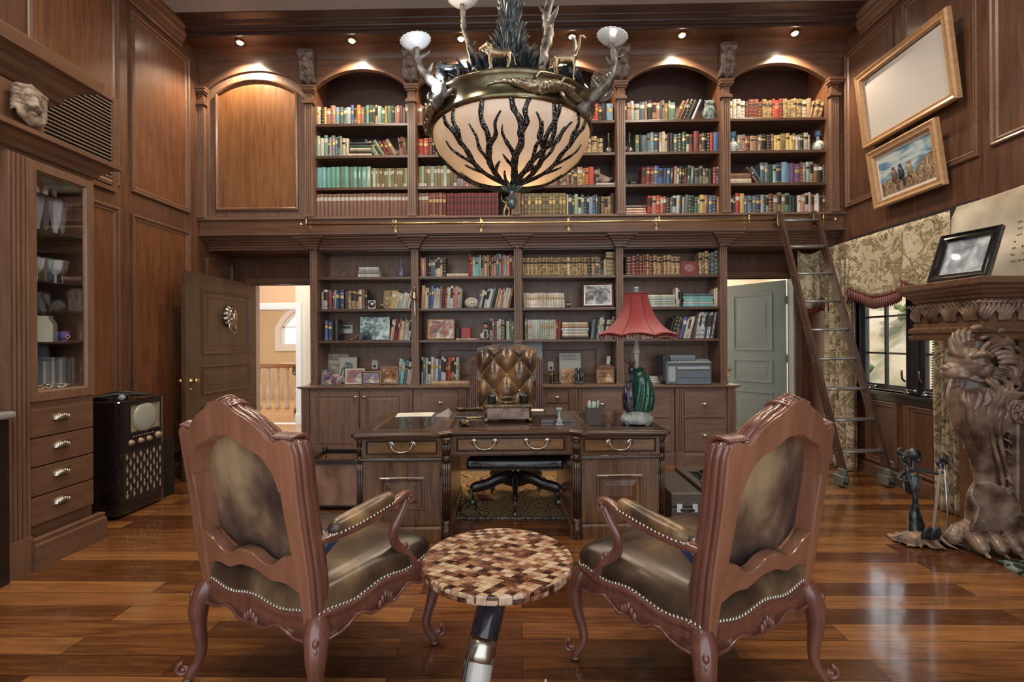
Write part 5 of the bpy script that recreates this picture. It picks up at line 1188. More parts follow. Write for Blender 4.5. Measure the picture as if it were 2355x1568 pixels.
# ================================================================ CHANDELIER
C=Vector((-.045,2.75,0))
t=thing('chandelier','large hanging bronze chandelier with alabaster bowl, branches and animal figures','chandelier',(C.x,C.y,2.2))
PF=[(.002,2.318),(.10,2.325),(.20,2.350),(.29,2.395),(.36,2.445),(.41,2.50),(.438,2.555),(.446,2.605)]
PP,_=spline([Vector((r,z,0)) for r,z in PF],[1]*len(PF),4)
def alab():
    m=bpy.data.materials.new('alabaster'); q=nt(m); b=q.nodes['Principled BSDF']; out=q.nodes['Material Output']
    n=N(q,'ShaderNodeTexNoise',Scale=7.0,Detail=5.0,Distortion=1.0); q.links.new(coords(q),n.inputs['Vector']); c=ramp(q,n.outputs[0],[(.35,(.80,.72,.61)),(.65,(.92,.90,.85))])
    q.links.new(c,b.inputs['Base Color']); b.inputs['Roughness'].default_value=.15; b.inputs['Coat Weight'].default_value=.5
    tr=q.nodes.new('ShaderNodeBsdfTranslucent'); tr.inputs[0].default_value=(1,.78,.54,1); mx=q.nodes.new('ShaderNodeMixShader'); mx.inputs[0].default_value=.34
    q.links.new(b.outputs[0],mx.inputs[1]); q.links.new(tr.outputs[0],mx.inputs[2]); q.links.new(mx.outputs[0],out.inputs[0]); return m
b=MB().lathe([(p.x,p.y) for p in PP],C,72); b.build('alabaster_bowl',alab(),t)
lamp('chandelier_bowl_light','POINT',(C.x,C.y,2.42),3.4,(1,.72,.48),shadow_soft_size=.10)
def SP(a,s,o=.004):
    k=s*(len(PP)-1); i_=min(int(k),len(PP)-2); f=k-i_; r=PP[i_].x*(1-f)+PP[i_+1].x*f; z=PP[i_].y*(1-f)+PP[i_+1].y*f
    dr=PP[i_+1].x-PP[i_].x; dz=PP[i_+1].y-PP[i_].y; L_=math.hypot(dr,dz) or 1; r+=o*dz/L_; z-=o*dr/L_
    return C+Vector((r*math.cos(a),r*math.sin(a),z))
SPECK=noisy('speckled_black_metal',[(.50,(.006,.006,.008)),(.60,(.24,.23,.20))],110,.35,.5,2,.5)
def ribbon(b,path,w0,w1,sub=6):
    P_,R_=spline([Vector((a,s,0)) for a,s in path],[w0+(w1-w0)*i/(len(path)-1) for i in range(len(path))],sub)
    v=[];f=[];n=len(P_)
    for i,p in enumerate(P_):
        q=P_[min(i+1,n-1)]-P_[max(i-1,0)]; r=max(.05,(.46*math.sin(min(1,p.y)*PI/2)))
        d=Vector((q.x*r,q.y*.55)); d.normalize(); nx=-d.y/r; ny=d.x/.55; w=R_[i]*(1 if i<n-1 else .05)*(1+.10*math.sin(i*.9))
        for k,o in ((-1,.002),(-.5,.009),(.5,.009),(1,.002)): v.append(SP(p.x+nx*w*k,max(0.01,min(1,p.y+ny*w*k)),o))
    for i in range(n-1):
        for k in range(3): f.append((4*i+k,4*i+k+1,4*i+5+k,4*i+4+k))
    b.add(v,f,0,True)
b=MB()
A0=-PI/2
def br(a,pts,w0,w1): ribbon(b,[(a+p,q) for p,q in pts],w0,w1,8)
for k,sg in enumerate((1,-1,1,-1,1,-1,1)):
    a=A0+.10+2*PI*k/7
    # forked trunk
    br(a,[(sg*.05,.05),(sg*.02,.20),(-sg*.02,.36),(sg*.06,.52),(sg*.03,.64)],.020,.017)
    br(a,[(sg*.04,.60),(sg*.02,.74),(-sg*.06,.86),(-sg*.08,1.0)],.017,.014); br(a,[(sg*.04,.62),(sg*.10,.72),(sg*.07,.84),(sg*.12,1.0)],.015,.012)
    br(a,[(-sg*.01,.40),(-sg*.14,.52),(-sg*.20,.62),(-sg*.19,.70)],.014,.003)
    br(a,[(-sg*.02,.30),(-sg*.16,.36),(-sg*.24,.43)],.013,.003)
    # leaning side trunk
    br(a,[(sg*.22,.06),(sg*.28,.22),(sg*.34,.36),(sg*.46,.50),(sg*.50,.62),(sg*.46,.78),(sg*.50,1.0)],.018,.013)
    br(a,[(sg*.36,.38),(sg*.30,.50),(sg*.33,.62),(sg*.29,.76)],.014,.004)
    br(a,[(sg*.47,.52),(sg*.60,.60),(sg*.62,.72),(sg*.70,.84)],.014,.005)
    br(a,[(sg*.29,.24),(sg*.46,.32),(sg*.58,.37)],.012,.004)
    br(a,[(sg*.45,.10),(sg*.55,.20),(sg*.62,.27)],.012,.004)
b.build('branch_overlay',SPECK,t)
b=MB().lathe([(.440,2.598),(.452,2.600),(.462,2.612),(.458,2.625),(.452,2.65),(.458,2.69),(.470,2.712),(.478,2.722),(.474,2.735),(.455,2.738),(.440,2.72),(.438,2.60)],C,72); b.build('rim_band',noisy('dark_gold_band',[(.35,(.10,.085,.045)),(.65,(.30,.25,.15))],10,.22,.9,3),t)
VERD=noisy('verdigris_bronze',[(.35,(.08,.12,.12)),(.65,(.30,.38,.36))],60,.35,.6,4,.3)
b=MB().lathe([(0,2.19),(.014,2.192),(.030,2.215),(.032,2.235),(.020,2.262),(.010,2.275),(.022,2.285),(.014,2.295),(.036,2.305),(.050,2.318),(.046,2.33),(0,2.335)],C,20)
for k in range(10): a=2*PI*k/10; b.tube([C+Vector((.014*math.cos(a),.014*math.sin(a),2.29)),C+Vector((.045*math.cos(a),.045*math.sin(a),2.305)),C+Vector((.062*math.cos(a),.062*math.sin(a),2.325))],[.006,.010,.004],6,sub=3)
b.build('finial',VERD,t)
# crocodiles in relief round the band
def rim(a,r,z): return C+Vector((r*math.cos(a),r*math.sin(a),z))
for a0,dr in ((R(-104),1),(R(-128),-1),(R(20),1),(R(150),1)):
    b=MB()
    pts=[rim(a0+dr*.12*k,.458+.012*(2<k<8),2.665+.012*math.sin(k*1.1)) for k in range(11)]; rr=[.003,.008,.014,.022,.030,.034,.032,.022,.020,.018,.008]
    b.tube(pts,rr,10,sub=3)
    for k in range(3,8):
        for j in range(5): b.ell(rim(a0+dr*.12*(k+j*.2),.475+.02,2.668+.012*math.sin((k+j*.2)*1.1)+.0),(.008,.008,.008),n=6,k=3)
    for kk in (4.3,6.6):
        a=a0+dr*.12*kk
        for s in (-1,1): b.tube([rim(a,.478,2.665+s*.02),rim(a+dr*.03,.488,2.665+s*.045),rim(a+dr*.07,.482,2.665+s*.05)],[.011,.009,.005],6,sub=3)
    b.build('crocodile_relief',noisy('bronze_scales',[(.1,(.10,.075,.045)),(.4,(.42,.35,.24))],55,.3,.85,2,.8,kind='voronoi'),t)
GOLDB=noisy('golden_bronze',[(.35,(.28,.19,.10)),(.65,(.62,.48,.30))],18,.3,.85,4,.15)
def quad(b,o,s,yaw,neck=.0,mane=True):
    M=Matrix.Translation(o)@Matrix.Rotation(yaw,4,'Z')@Matrix.Scale(s,4)
    L=.16 if neck else .0
    b.tube([(-.42,0,.62+L),(-.2,0,.60+L),(.05,0,.62+L),(.30,0,.68+L)],[.10,.15,.15,.17],10,sub=3,M=M)
    for x,y in ((.28,.08),(.24,-.08),(-.36,.08),(-.32,-.08)):
        q=.04 if x>0 else -.05
        b.tube([(x,y,.58+L),(x+q,y,.34+L*.5),(x+q*.2,y,.14),(x+.02,y,.03),(x+.07,y,.02)],[.085,.05,.035,.04,.03],8,sub=3,M=M)
    if neck: b.tube([(.32,0,.85),(.46,0,1.2),(.55,0,1.62)],[.11,.07,.05],8,sub=3,M=M).tube([(.52,0,1.66),(.62,0,1.66),(.74,0,1.58)],[.06,.06,.03],8,sub=3,M=M)
    else:
        b.ell((.46,0,.80),(.16,.13,.17),M=M); b.tube([(.46,0,.84),(.60,0,.80),(.68,0,.76)],[.11,.08,.055],10,sub=3,M=M)
        if mane:
            for k in range(12): a=2*PI*k/12; b.tube([(.48,.09*math.cos(a),.82+.10*math.sin(a)),(.36,.16*math.cos(a),.78+.19*math.sin(a)),(.22,.15*math.cos(a),.72+.18*math.sin(a))],[.05,.05,.02],6,sub=2,M=M)
    b.tube([(-.44,0,.66+L),(-.56,0,.5+L),(-.6,0,.28+L),(-.64,0,.2+L)],[.03,.02,.02,.035],6,sub=3,M=M)
b=MB(); quad(b,rim(R(-97),.44,2.738),.135,PI); b.build('lion_figure',GOLDB,t,remesh=.003)
b=MB(); quad(b,rim(R(-50),.44,2.738),.14,R(10),1); b.build('giraffe_figure',GOLDB,t,remesh=.003)
b=MB(); quad(b,rim(R(-132),.45,2.738),.12,R(160)); b.build('dark_animal_figure',IRON,t,remesh=.003)
# dark fronds
BLADE=noisy('blue_black_leaf',[(.35,(.006,.008,.012)),(.65,(.06,.075,.09))],14,.35,.5,5,.3,(4,4,1))
b=MB(); rnd=random.Random(2); OUT=1.0
def blade(p,d,up,L,w):
    d=Vector(d);up=Vector(up); s=d.cross(up).normalized(); v=[];f=[]
    for i in range(6):
        t_=i/5; c=Vector(p)+d*(L*t_*.45*OUT)+up*(L*(t_-.2*t_*t_)) + d*(L*.35*t_*t_*OUT); ww=w*math.sin(PI*min(.97,(.18+.8*t_)))
        v+=[c-s*ww,c+d*ww*.35,c+s*ww]
    for i in range(5):
        for k in range(2): f.append((3*i+k,3*i+k+1,3*i+k+4,3*i+k+3))
    b.add(v,f,0,True)
for z,nr,L,r0,OUT in ((2.73,34,.20,.27,.8),(2.74,34,.20,.20,.8),(2.78,30,.20,.15,.8),(2.74,30,.15,.22,1.1),(2.78,30,.17,.16,1.0),(2.84,28,.17,.11,.9),(2.90,26,.17,.08,.8),(2.97,24,.17,.06,.6),(3.05,22,.17,.045,.45),(3.13,20,.17,.035,.4),(3.22,18,.17,.03,.35),(3.31,14,.17,.02,.3)):
    for k in range(nr):
        a=2*PI*k/nr+rnd.uniform(-.1,.1); d=(math.cos(a),math.sin(a),0); blade(C+Vector((r0*d[0],r0*d[1],z+rnd.uniform(-.02,.02))),d,(0,0,1),L*rnd.uniform(.8,1.15),.020+rnd.random()*.010)
b.build('leaf_column',BLADE,t,solid=.003)
MB().tube([C+Vector((0,0,2.6)),C+Vector((0,0,3.4)),C+Vector((0,0,4.87))],[.05,.03,.012],12).lathe([(0,4.82),(.10,4.83),(.11,4.878)],C,20).build('hanging_stem',IRON,t)
b=MB()
for k,(a,r_) in enumerate(((R(-140),.30),(R(-118),.20),(R(-45),.28),(R(-20),.25),(R(30),.25),(R(90),.28),(R(150),.25),(R(190),.28))):
    p=rim(a,r_-.05,2.73); b.ell(p,(.12,.10,.10),n=16,k=10,rot=(0,0,a)); b.tube([p+Vector((math.cos(a)*.09,math.sin(a)*.09,.05)),rim(a,r_+.16,2.80),rim(a+.15,r_+.19,2.74)],[.05,.035,.010],8,sub=4)
b.build('elephant_backs',noisy('dark_hide_metal',[(.35,(.010,.010,.012)),(.65,(.07,.07,.075))],26,.3,.6,5,.6),t,remesh=.006)
BARK=noisy('bark_bronze',[(.35,(.03,.027,.025)),(.65,(.26,.23,.20))],22,.5,.4,6,.8,(1,1,.5))
def arm(pts,r0,r1,nm='branch'):
    rnd=random.Random(int(pts[0][0]*9999)); n=len(pts)
    b=MB(); P_,R_=spline([Vector(p) for p in pts],[r0+(r1-r0)*i/(n-1) for i in range(n)],6)
    R_=[r*(1+.28*rnd.uniform(-1,1)) for r in R_]; b.tube(P_,R_,9)
    for k in range(3,len(P_)-3,4):
        d=Vector((rnd.uniform(-1,1),rnd.uniform(-.6,.6),rnd.uniform(.1,1))).normalized(); b.tube([P_[k],P_[k]+d*R_[k]*2.2,P_[k]+d*R_[k]*3.2+Vector((0,0,.012))],[R_[k]*.7,R_[k]*.4,R_[k]*.12],6,sub=2)
    return b.build(nm,BARK,t)
FROST=P('frosted_cup_glass',(.80,.84,.88),.25,0,Transmission_Weight=.35)
def cup(p,tilt,s=1.0):
    M=Matrix.Translation(p)@Euler(tilt).to_matrix().to_4x4()
    b=MB(); n=40; v=[];f=[]
    for k,(r,z) in enumerate(((.012,-.022),(.04,-.016),(.065,-.004),(.080,.012),(.082,.018),(.072,.012),(.04,-.008),(.0,-.014))):
        for j in range(n): a=2*PI*j/n; rr=r*(1+(.035*math.cos(a*20) if 2<k<6 else 0))*s; v.append((rr*math.cos(a),rr*math.sin(a),z))
    for k in range(7): f+=[(k*n+j,k*n+(j+1)%n,(k+1)*n+(j+1)%n,(k+1)*n+j) for j in range(n)]
    b.add(v,f,0,True,M); b.build('lamp_cup',FROST,t)
    MB().ell(M@Vector((0,0,.030)),(.015,.015,.022)).build('bulb',emit('bulb_glow',(1,.92,.78),25),t)
    MB().tube([M@Vector((0,0,-.05)),M@Vector((0,0,.012))],.013,10).build('candle_socket',BARK,t)
    lamp('chandelier_lamp_light','POINT',tuple(M@Vector((0,0,.11))),5,(1,.78,.55),shadow_soft_size=.03)
def Q(x,y,Y): return PY(x,y,Y)
cl=Q(957,100,2.55); arm([Q(1060,225,2.42),Q(1010,200,2.45),Q(975,170,2.5),Q(962,140,2.55),Q(958,112,2.55)],.030,.014); cup(cl,(R(4),R(-10),0))
cr_=Q(1407,90,2.55); arm([Q(1335,260,2.45),Q(1375,215,2.45),Q(1405,175,2.5),Q(1412,140,2.55),Q(1408,105,2.55)],.032,.014); cup(cr_,(R(4),R(10),0))
ct=Q(1063,2,2.75); arm([Q(1088,175,2.6),Q(1082,120,2.62),Q(1068,75,2.7),Q(1065,45,2.75),Q(1063,15,2.75)],.022,.010); cup(ct,(R(0),0,0),1.05)
arm([Q(1240,172,2.5),Q(1250,120,2.5),Q(1262,80,2.52),Q(1256,40,2.55),Q(1265,0,2.6),Q(1268,-50,2.6)],.030,.022)
arm([Q(1310,180,2.6),Q(1318,140,2.6),Q(1322,100,2.6),Q(1316,85,2.6)],.017,.007)
arm([Q(1000,240,2.45),Q(1020,210,2.4),Q(1010,190,2.4)],.028,.012)
p=Q(1000,205,2.42); MB().ell(p,(.016,.016,.020)).build('bulb',MATS['bulb_glow'],t); lamp('chandelier_lamp_light','POINT',tuple(p+Vector((0,-.03,.04))),3,(.9,.95,1),shadow_soft_size=.03)
p=Q(1385,205,2.5); b=MB().lathe([(.015,-.06),(.05,-.04),(.062,.0),(.058,.05),(.045,.085)],p,20); b.build('glass_shade',GLASS,t)
# ================================================================ LIBRARY LADDER
t=thing('library_ladder','dark wooden rolling library ladder with steel rungs hooked on the brass rail','ladder',(3.25,4.75,0))
A0,A1=Vector((3.165,4.72,.03)),Vector((2.880,5.33,2.74)); B0,B1=Vector((3.600,4.72,.03)),Vector((3.275,5.33,2.74))
LADW=wood('ladder_wood',(.050,.026,.018),(.12,.065,.045),'z',.25,.6)
for a,c in ((A0,A1),(B0,B1)):
    d=(c-a).normalized(); side=(B0-A0).normalized()
    b=MB().bar(a,c,.030,.088,0,up=side.cross(d)); 
    top=[c+Vector((0,0,-.02)),c+Vector((0,.0,.045)),c+Vector((-.004,.035,.085)),c+Vector((-.005,.075,.08)),c+Vector((-.005,.098,.045))]
    v=[];f=[]
    for i_,p in enumerate(top):
        q=top[min(i_+1,4)]-top[max(i_-1,0)]; q.normalize(); nn=q.cross(Vector((1,0,0))).normalized(); hw=[.044,.040,.032,.024,.012][i_]
        for s1,s2 in ((-1,-1),(1,-1),(1,1),(-1,1)): v.append(p+Vector((s1*.015,0,0))+nn*hw*s2)
    for i_ in range(4):
        for k in range(4): f.append((4*i_+k,4*i_+(k+1)%4,4*i_+4+(k+1)%4,4*i_+4+k))
    b.add(v,f+[(16,17,18,19)],0); b.build('side_rail',LADW,t)
    h=MB(); cc=Vector((c.x,RY,RZ)); h.lathe([(.034,-.012),(.040,-.006),(.040,.006),(.034,.012)],n=18,M=basis(cc+Vector((0,-.0,.045)),(0,1,0),(0,0,1),(1,0,0)))
    h.tube([cc+Vector((-.02,-.03,.06)),cc+Vector((-.02,-.02,.02)),cc+Vector((-.02,-.03,-.05)),cc+Vector((-.02,-.055,-.09))],.010,8,sub=3)
    h.build('rail_roller',OLDBRASS,t)
STEP=P('rung_metal',(.30,.29,.29),.3,.6)
for k in range(9):
    f=(.30+.305*k)/2.74; p=A0.lerp(A1,f); q=B0.lerp(B1,f); b=MB().bar(p+Vector((.015,0,0)),q-Vector((.015,0,0)),.075,.022); b.tube([p+Vector((.01,-.03,-.006)),q+Vector((-.01,-.03,-.006))],.012,8)
    for e in (p,q):
        for dy in (-.02,.02): b.ell(e+Vector((-.017,dy*.6,dy)),.006,n=6,k=4)
    b.build('rung',STEP,t)
for k,a in enumerate((A0,B0)):
    x=a.x-.045; b=MB().box(x-.045,x+.022,4.64,4.78,.015,.11).box(x-.012,x+.022,4.66,4.76,.11,.17)
    M=basis((x-.012,4.639,.055),(1,0,0),(0,0,1),(0,-1,0))
    b.build('wheel_housing',P('grey_green_metal',(.20,.22,.20),.35,.4),t,bevel=.008); w_=MB()
    for j in range(9): an=PI*j/8; w_.tube([M@Vector((.008*math.cos(an),.008*math.sin(an)-.02,.0)),M@Vector((.028*math.cos(an),.034*math.sin(an)-.02,.0))],.003,5)
    w_.build('sunburst_slots',BLACKM,t)
    MB().lathe([(0,-.012),(.028,-.012),(.028,.012),(0,.012)],n=16,M=basis((x-.012,4.71,.028),(0,1,0),(0,0,1),(1,0,0))).build('wheel',BLACKM,t)
# ================================================================ FIREPLACE
t=thing('fireplace_mantel','massive carved wooden fireplace mantel with stepped shelf on the right wall','fireplace',(3.3,3.2,0))
pth=[(XR-.004,3.80),(3.10,3.80),(3.10,3.26),(3.43,3.26),(3.43,1.2)]
pr=[(0,1.415),(.03,1.42),(.035,1.445),(.02,1.45),(.02,1.46),(.035,1.475),(.035,1.50),(.012,1.515),(.012,1.54),(0,1.545),(0,1.70),(.015,1.705),(.02,1.725),(.035,1.735),(.045,1.755),(.06,1.765),(.062,1.785),(.075,1.79),(.085,1.80),(.085,1.835),(.075,1.842),(0,1.842)]
b=MB().sweep(pth,pr).box(3.115,XR-.004,3.275,3.785,1.42,1.835).box(3.445,XR-.004,1.2,3.30,1.42,1.835); b.build('shelf_and_frieze',MANT,t)
MB().box(3.36,XR-.004,3.28,3.72,0,1.415).box(3.30,3.40,3.42,3.66,0,1.415).build('back_pier',MANT,t)
b=MB()
def leafrow(org,u,n,step,h=.14,out=None):
    u=Vector(u);o=Vector(out)
    for k in range(n):
        c=Vector(org)+u*(step*(k+.5)); s=1 if k%2 else -1
        for j in range(4):
            w_=(j-1.5)*.016
            b.tube([c+u*(s*.01+w_*.4)+Vector((0,0,-h*.48))+o*.004,c+u*(w_*1.4+s*.03)+Vector((0,0,-h*.15))+o*.016,c+u*(w_*1.9-s*.005)+Vector((0,0,h*.18))+o*.018,c+u*(w_*2.4+s*.02)+Vector((0,0,h*.40))+o*.026,c+u*(w_*2.6+s*.034)+Vector((0,0,h*.30))+o*.018],[.008,.013,.012,.010,.005],6,sub=3)
leafrow((3.10,3.80,1.622),(0,-1,0),7,.077,.145,(-1,0,0)); leafrow((3.10,3.26,1.622),(1,0,0),5,.066,.145,(0,-1,0)); leafrow((3.43,3.26,1.622),(0,-1,0),10,.08,.145,(-1,0,0))
b.build('acanthus_carving',CARVE,t)
# lion leg
def W(x,y,dy=0): return Vector(((x-1196)*.003,3.34+dy,1.43-(y-784)*.003))
lion=MB(); Y0=3.34
def flatM(): return Matrix.Translation((0,Y0,0))@Matrix.Diagonal((1,.66,1,1))@Matrix.Translation((0,-Y0,0))
FM=flatM()
lion.tube([W(2262,782),W(2260,820),W(2252,870),W(2238,920),W(2236,970),W(2247,1020),W(2254,1065),W(2258,1110),W(2252,1150),W(2254,1185),W(2256,1215)],[.135,.145,.175,.180,.155,.11,.082,.070,.10,.115,.13],20,sub=4,M=FM)
lion.ell(W(2272,850),(.13,.125,.20)); lion.ell(W(2262,900),(.12,.12,.15))
# head in profile
lion.ell(W(2212,836,-.02),(.105,.13,.10)); lion.tube([W(2215,848,-.02),W(2192,856,-.02),W(2173,858,-.02)],[.085,.070,.048],14,sub=3)
lion.ell(W(2177,861,-.02),(.055,.060,.046)); lion.ell(W(2164,850,-.02),(.026,.036,.022)); lion.ell(W(2192,815,-.02),(.05,.08,.05)); lion.tube([W(2228,886,-.02),W(2200,888,-.02),W(2182,886,-.02)],[.040,.036,.026],10,sub=3)
lion.ell(W(2190,868,-.075),(.034,.028,.020)); lion.ell(W(2212,831,-.135),(.020,.014,.012)); lion.tube([W(2192,826,-.12),W(2206,817,-.155),W(2228,824,-.15)],[.014,.024,.014],8,sub=3); lion.ell(W(2226,852,-.10),(.055,.05,.06))
lion.tube([W(2202,840,-.13),W(2214,840,-.145),W(2226,835,-.13)],[.006,.009,.006],6,sub=3); lion.tube([W(2192,872,-.09),W(2215,878,-.12),W(2238,868,-.12)],[.006,.012,.010],8,sub=3)
lion.ell(W(2238,800,-.12),(.035,.03,.040))
rnd=random.Random(6)
for k in range(9): a=R(150+k*22); lion.tube([W(2212+34*math.cos(a),812+22*math.sin(a),-.10+.01*k),W(2208+48*math.cos(a+.2),806+34*math.sin(a+.2),-.10+.012*k),W(2206+52*math.cos(a+.6),800+40*math.sin(a+.6),-.08+.012*k)],[.016,.018,.008],7,sub=3)
def strand(p,r,sub=4): lion.tube(p,r,7,sub=sub)
fc=(2212,842)
for layer,(r0,L0_,dd,n_) in enumerate(((30,58,-.140,11),(54,52,-.122,13),(76,38,-.090,12))):
    for k in range(n_):
        a=R(-100)+R(205)*(k+.5*(layer%2))/n_
        p=[];x=fc[0]+r0*math.cos(a)*1.0; y=fc[1]+r0*math.sin(a)*1.05; an=R(25)+.55*a-(.5 if layer==0 else 0)
        for j in range(6):
            p.append(W(min(x,2316),y,dd-.014*math.sin(j*PI/5))); 
            x+=math.cos(an)*L0_/5; y+=math.sin(an)*L0_/5; an+=.30+.32*math.sin(k*2.3+j*1.3)
        strand(p,[.012,.017,.018,.017,.013,.005],3)
for k in range(18):
    x0=2176+6.2*k; y0=892+.30*abs(k-6)*3
    strand([W(x0+6,y0,-.10-.0007*(x0-2176)),W(x0-3+4*math.sin(k),y0+22,-.125),W(x0+4+5*math.cos(k*1.7),y0+46,-.125),W(x0*.8+2240*.2,y0+72,-.115),W(x0*.6+2240*.4+3,y0+98,-.095)],[.012,.016,.017,.013,.004])
for k in range(10):
    x0=2205+7*k; strand([W(x0,968,-.09),W(x0+5*math.sin(k*2),990,-.085),W(x0*.7+2250*.3,1012,-.07),W(x0*.5+2252*.5,1040,-.05)],[.012,.015,.012,.004])
for pts,r in (([W(2318,880,-.10),W(2285,900,-.12),W(2250,925,-.125),W(2236,965,-.115),W(2244,1010,-.095),W(2264,1065,-.08),W(2276,1120,-.075),W(2285,1165,-.08)],.013),([W(2320,902,-.09),W(2290,915,-.115),W(2262,940,-.125),W(2252,972,-.115),W(2260,1015,-.10),W(2278,1070,-.085),W(2290,1125,-.08),W(2296,1160,-.08)],.015)): lion.tube(pts,[r]*len(pts),8,sub=4)
lion.bar(W(2298,960,-.035),W(2296,1190,-.035),.075,.075,up=(0,1,0))
lion.tube([W(2286,975,-.075),W(2284,1180,-.075)],.008,6).tube([W(2309,975,-.075),W(2307,1180,-.075)],.008,6)
rc=W(2292,945,-.135); lion.ell(rc,(.078,.03,.078)); lion.tube([rc+Vector((.074*math.cos(a),-.018,.074*math.sin(a))) for a in [k*PI/9 for k in range(18)]],.009,7,closed=True)
for k in range(8): a=2*PI*k/8; lion.tube([rc+Vector((.016*math.cos(a),-.03,.016*math.sin(a))),rc+Vector((.040*math.cos(a+.25),-.042,.040*math.sin(a+.25))),rc+Vector((.062*math.cos(a+.7),-.028,.062*math.sin(a+.7)))],[.008,.013,.006],7,sub=3)
lion.ell(rc-Vector((0,.040,0)),(.016,.016,.016))
for k in range(7): y=985+k*22; lion.tube([W(2268+k*2,y,-.085),W(2282,y+8,-.10),W(2290+2*(k%2),y+22,-.085)],[.006,.011,.004],6,sub=3)
for k in range(15):
    x0=2203+6.2*k; q=.5+.5*math.sin(k*.9); strand([W(2238+(x0-2246)*.5,1112,-.06),W(x0-4,1135,-.090),W(x0+5,1160,-.105),W(x0-7,1188,-.118),W(x0-14-4*q,1212,-.115)],[.012,.018,.020,.018,.006])
sc=W(2290,1186,-.11)
lion.tube([sc+Vector(((.056-.0048*j)*math.cos(j*.65),-.01,(.056-.0048*j)*math.sin(j*.65))) for j in range(11)],[.014]*8+[.012,.010,.008],8,sub=2)
lion.tube([W(2200,1240),W(2250,1232),W(2310,1236)],[.10,.125,.11],14,sub=3,M=FM)
for k in range(4):
    x=W(2203+34*k,1200).x; y=Y0-.13+.02*abs(k-1.5)
    lion.tube([(x+.01,y+.10,.13),(x,y,.10),(x-.008,y-.055,.055),(x-.01,y-.07,.025)],[.045,.050,.046,.022],10,sub=3); lion.ell((x-.01,y-.10,.022),(.012,.022,.016))
lion.tube([(W(2178,1200).x+.06,Y0,.12),(W(2178,1200).x,Y0-.02,.07),(W(2172,1200).x,Y0-.03,.03)],[.05,.05,.025],10,sub=3)
lion.build('lion_monopod_leg',CARVE,t,remesh=.0052)
b=MB().box(3.425,XR-.004,1.2,3.25,0,1.415)
for k in range(6): b.tube([(3.425,3.22-.035*k,.02),(3.425,3.22-.035*k,1.34)],.012,8)
b.build('black_surround',P('black_marble',(.012,.013,.016),.12,0,Coat_Weight=.5),t)
MB().add([(3.02,3.10,.002),(3.40,3.10,.002),(3.40,1.2,.002),(2.86,1.2,.002),(3.02,3.10,.018),(3.40,3.10,.018),(3.40,1.2,.018),(2.86,1.2,.018)],[(3,2,1,0),(4,5,6,7),(0,1,5,4),(1,2,6,5),(2,3,7,6),(3,0,4,7)]).build('hearth_slab',noisy('green_marble',[(.42,(.015,.03,.025)),(.5,(.03,.06,.05)),(.56,(.35,.42,.38)),(.6,(.03,.05,.04))],6,.1,0,6,0,dist=2.5),None,'veined green marble hearth slab at the right edge of the floor','hearth')
# picture leaning on the mantel
def picframe(nm,label,org,u,v,w,h,fw,fm,art,mat=0,matm=None,dep=.03,cat='picture',par=None,group=None):
    u=Vector(u).normalized(); v=Vector(v); v=(v-u*v.dot(u)).normalized(); n=u.cross(v); M=basis(org,u,v,n)
    t=thing(nm,label,cat,org,0,group)
    MB().ring(rect(0,w,0,h),[(0,-.005),(0,dep*.7),(fw*.2,dep),(fw*.55,dep*.75),(fw*.8,dep*.8),(fw,dep*.35),(fw,.0)],M,0,False).build('frame',fm,t)
    b=MB().box(.002,w-.002,.002,h-.002,-.006,0.001,0,M)
    b.build('backing',BLACKM,t)
    if mat: MB().ring(rect(fw,w-fw,fw,h-fw),[(0,.003),(mat,.003),(mat,.002)],M,0,False).build('mount',matm or PAPER,t)
    a=MB().add([(fw+mat,fw+mat,.0025),(w-fw-mat,fw+mat,.0025),(w-fw-mat,h-fw-mat,.0025),(fw+mat,h-fw-mat,.0025)],[(0,1,2,3)],0,False,M).build('picture_print',art,t)
    return t,M
def monoart(nm,st,sc=9,seed=0,dist=1.2): return noisy(nm,st,sc,.35,0,5,0,(1,1,1),dist=dist,coat=.3)
t,M=picframe('mantel_picture','dark framed blue-grey picture leaning on the mantel shelf',(3.10,3.68,1.845),(.09,-.36,0),(.14,.035,.36),.385,.385,.055,BLACK,monoart('blue_grey_sea_print',[(.35,(.05,.07,.10)),(.5,(.22,.27,.34)),(.65,(.50,.55,.60))],6),dep=.04)
# parchment
PAR=noisy('old_parchment',[(.3,(.36,.30,.22)),(.55,(.62,.56,.46)),(.7,(.70,.68,.62))],2.2,.8,0,6,.15)
def parch(u,v):
    y=4.06-1.25*u; z=1.85+.68*v; return (3.64-.02*math.sin(u*9+v*3)-.012*math.sin(v*11-u*4)-.10*(1-v)-.014*abs(math.sin(u*2.5*PI))-.01*abs(math.sin(v*2*PI)),y,z+.04*u*0)
o=MB().grid(parch,60,36).build('parchment_document',PAR,None,'large creased cream parchment document propped against wall above the mantel','document',solid=.002)
b=MB(); rnd=random.Random(5)
for r_ in range(7):
    u=.42
    while u<.95:
        du=rnd.uniform(.01,.05); v=.62-.07*r_
        if rnd.random()<.8:
            pts=[Vector(parch(u+du*k/6,v+.010*math.sin(k*2.1+u*60)))-Vector((.004,0,0)) for k in range(7)]; b.tube(pts,.0016,4)
        u+=du+.012
b.build('ink_script',P('brown_ink',(.05,.03,.02),.6),o)
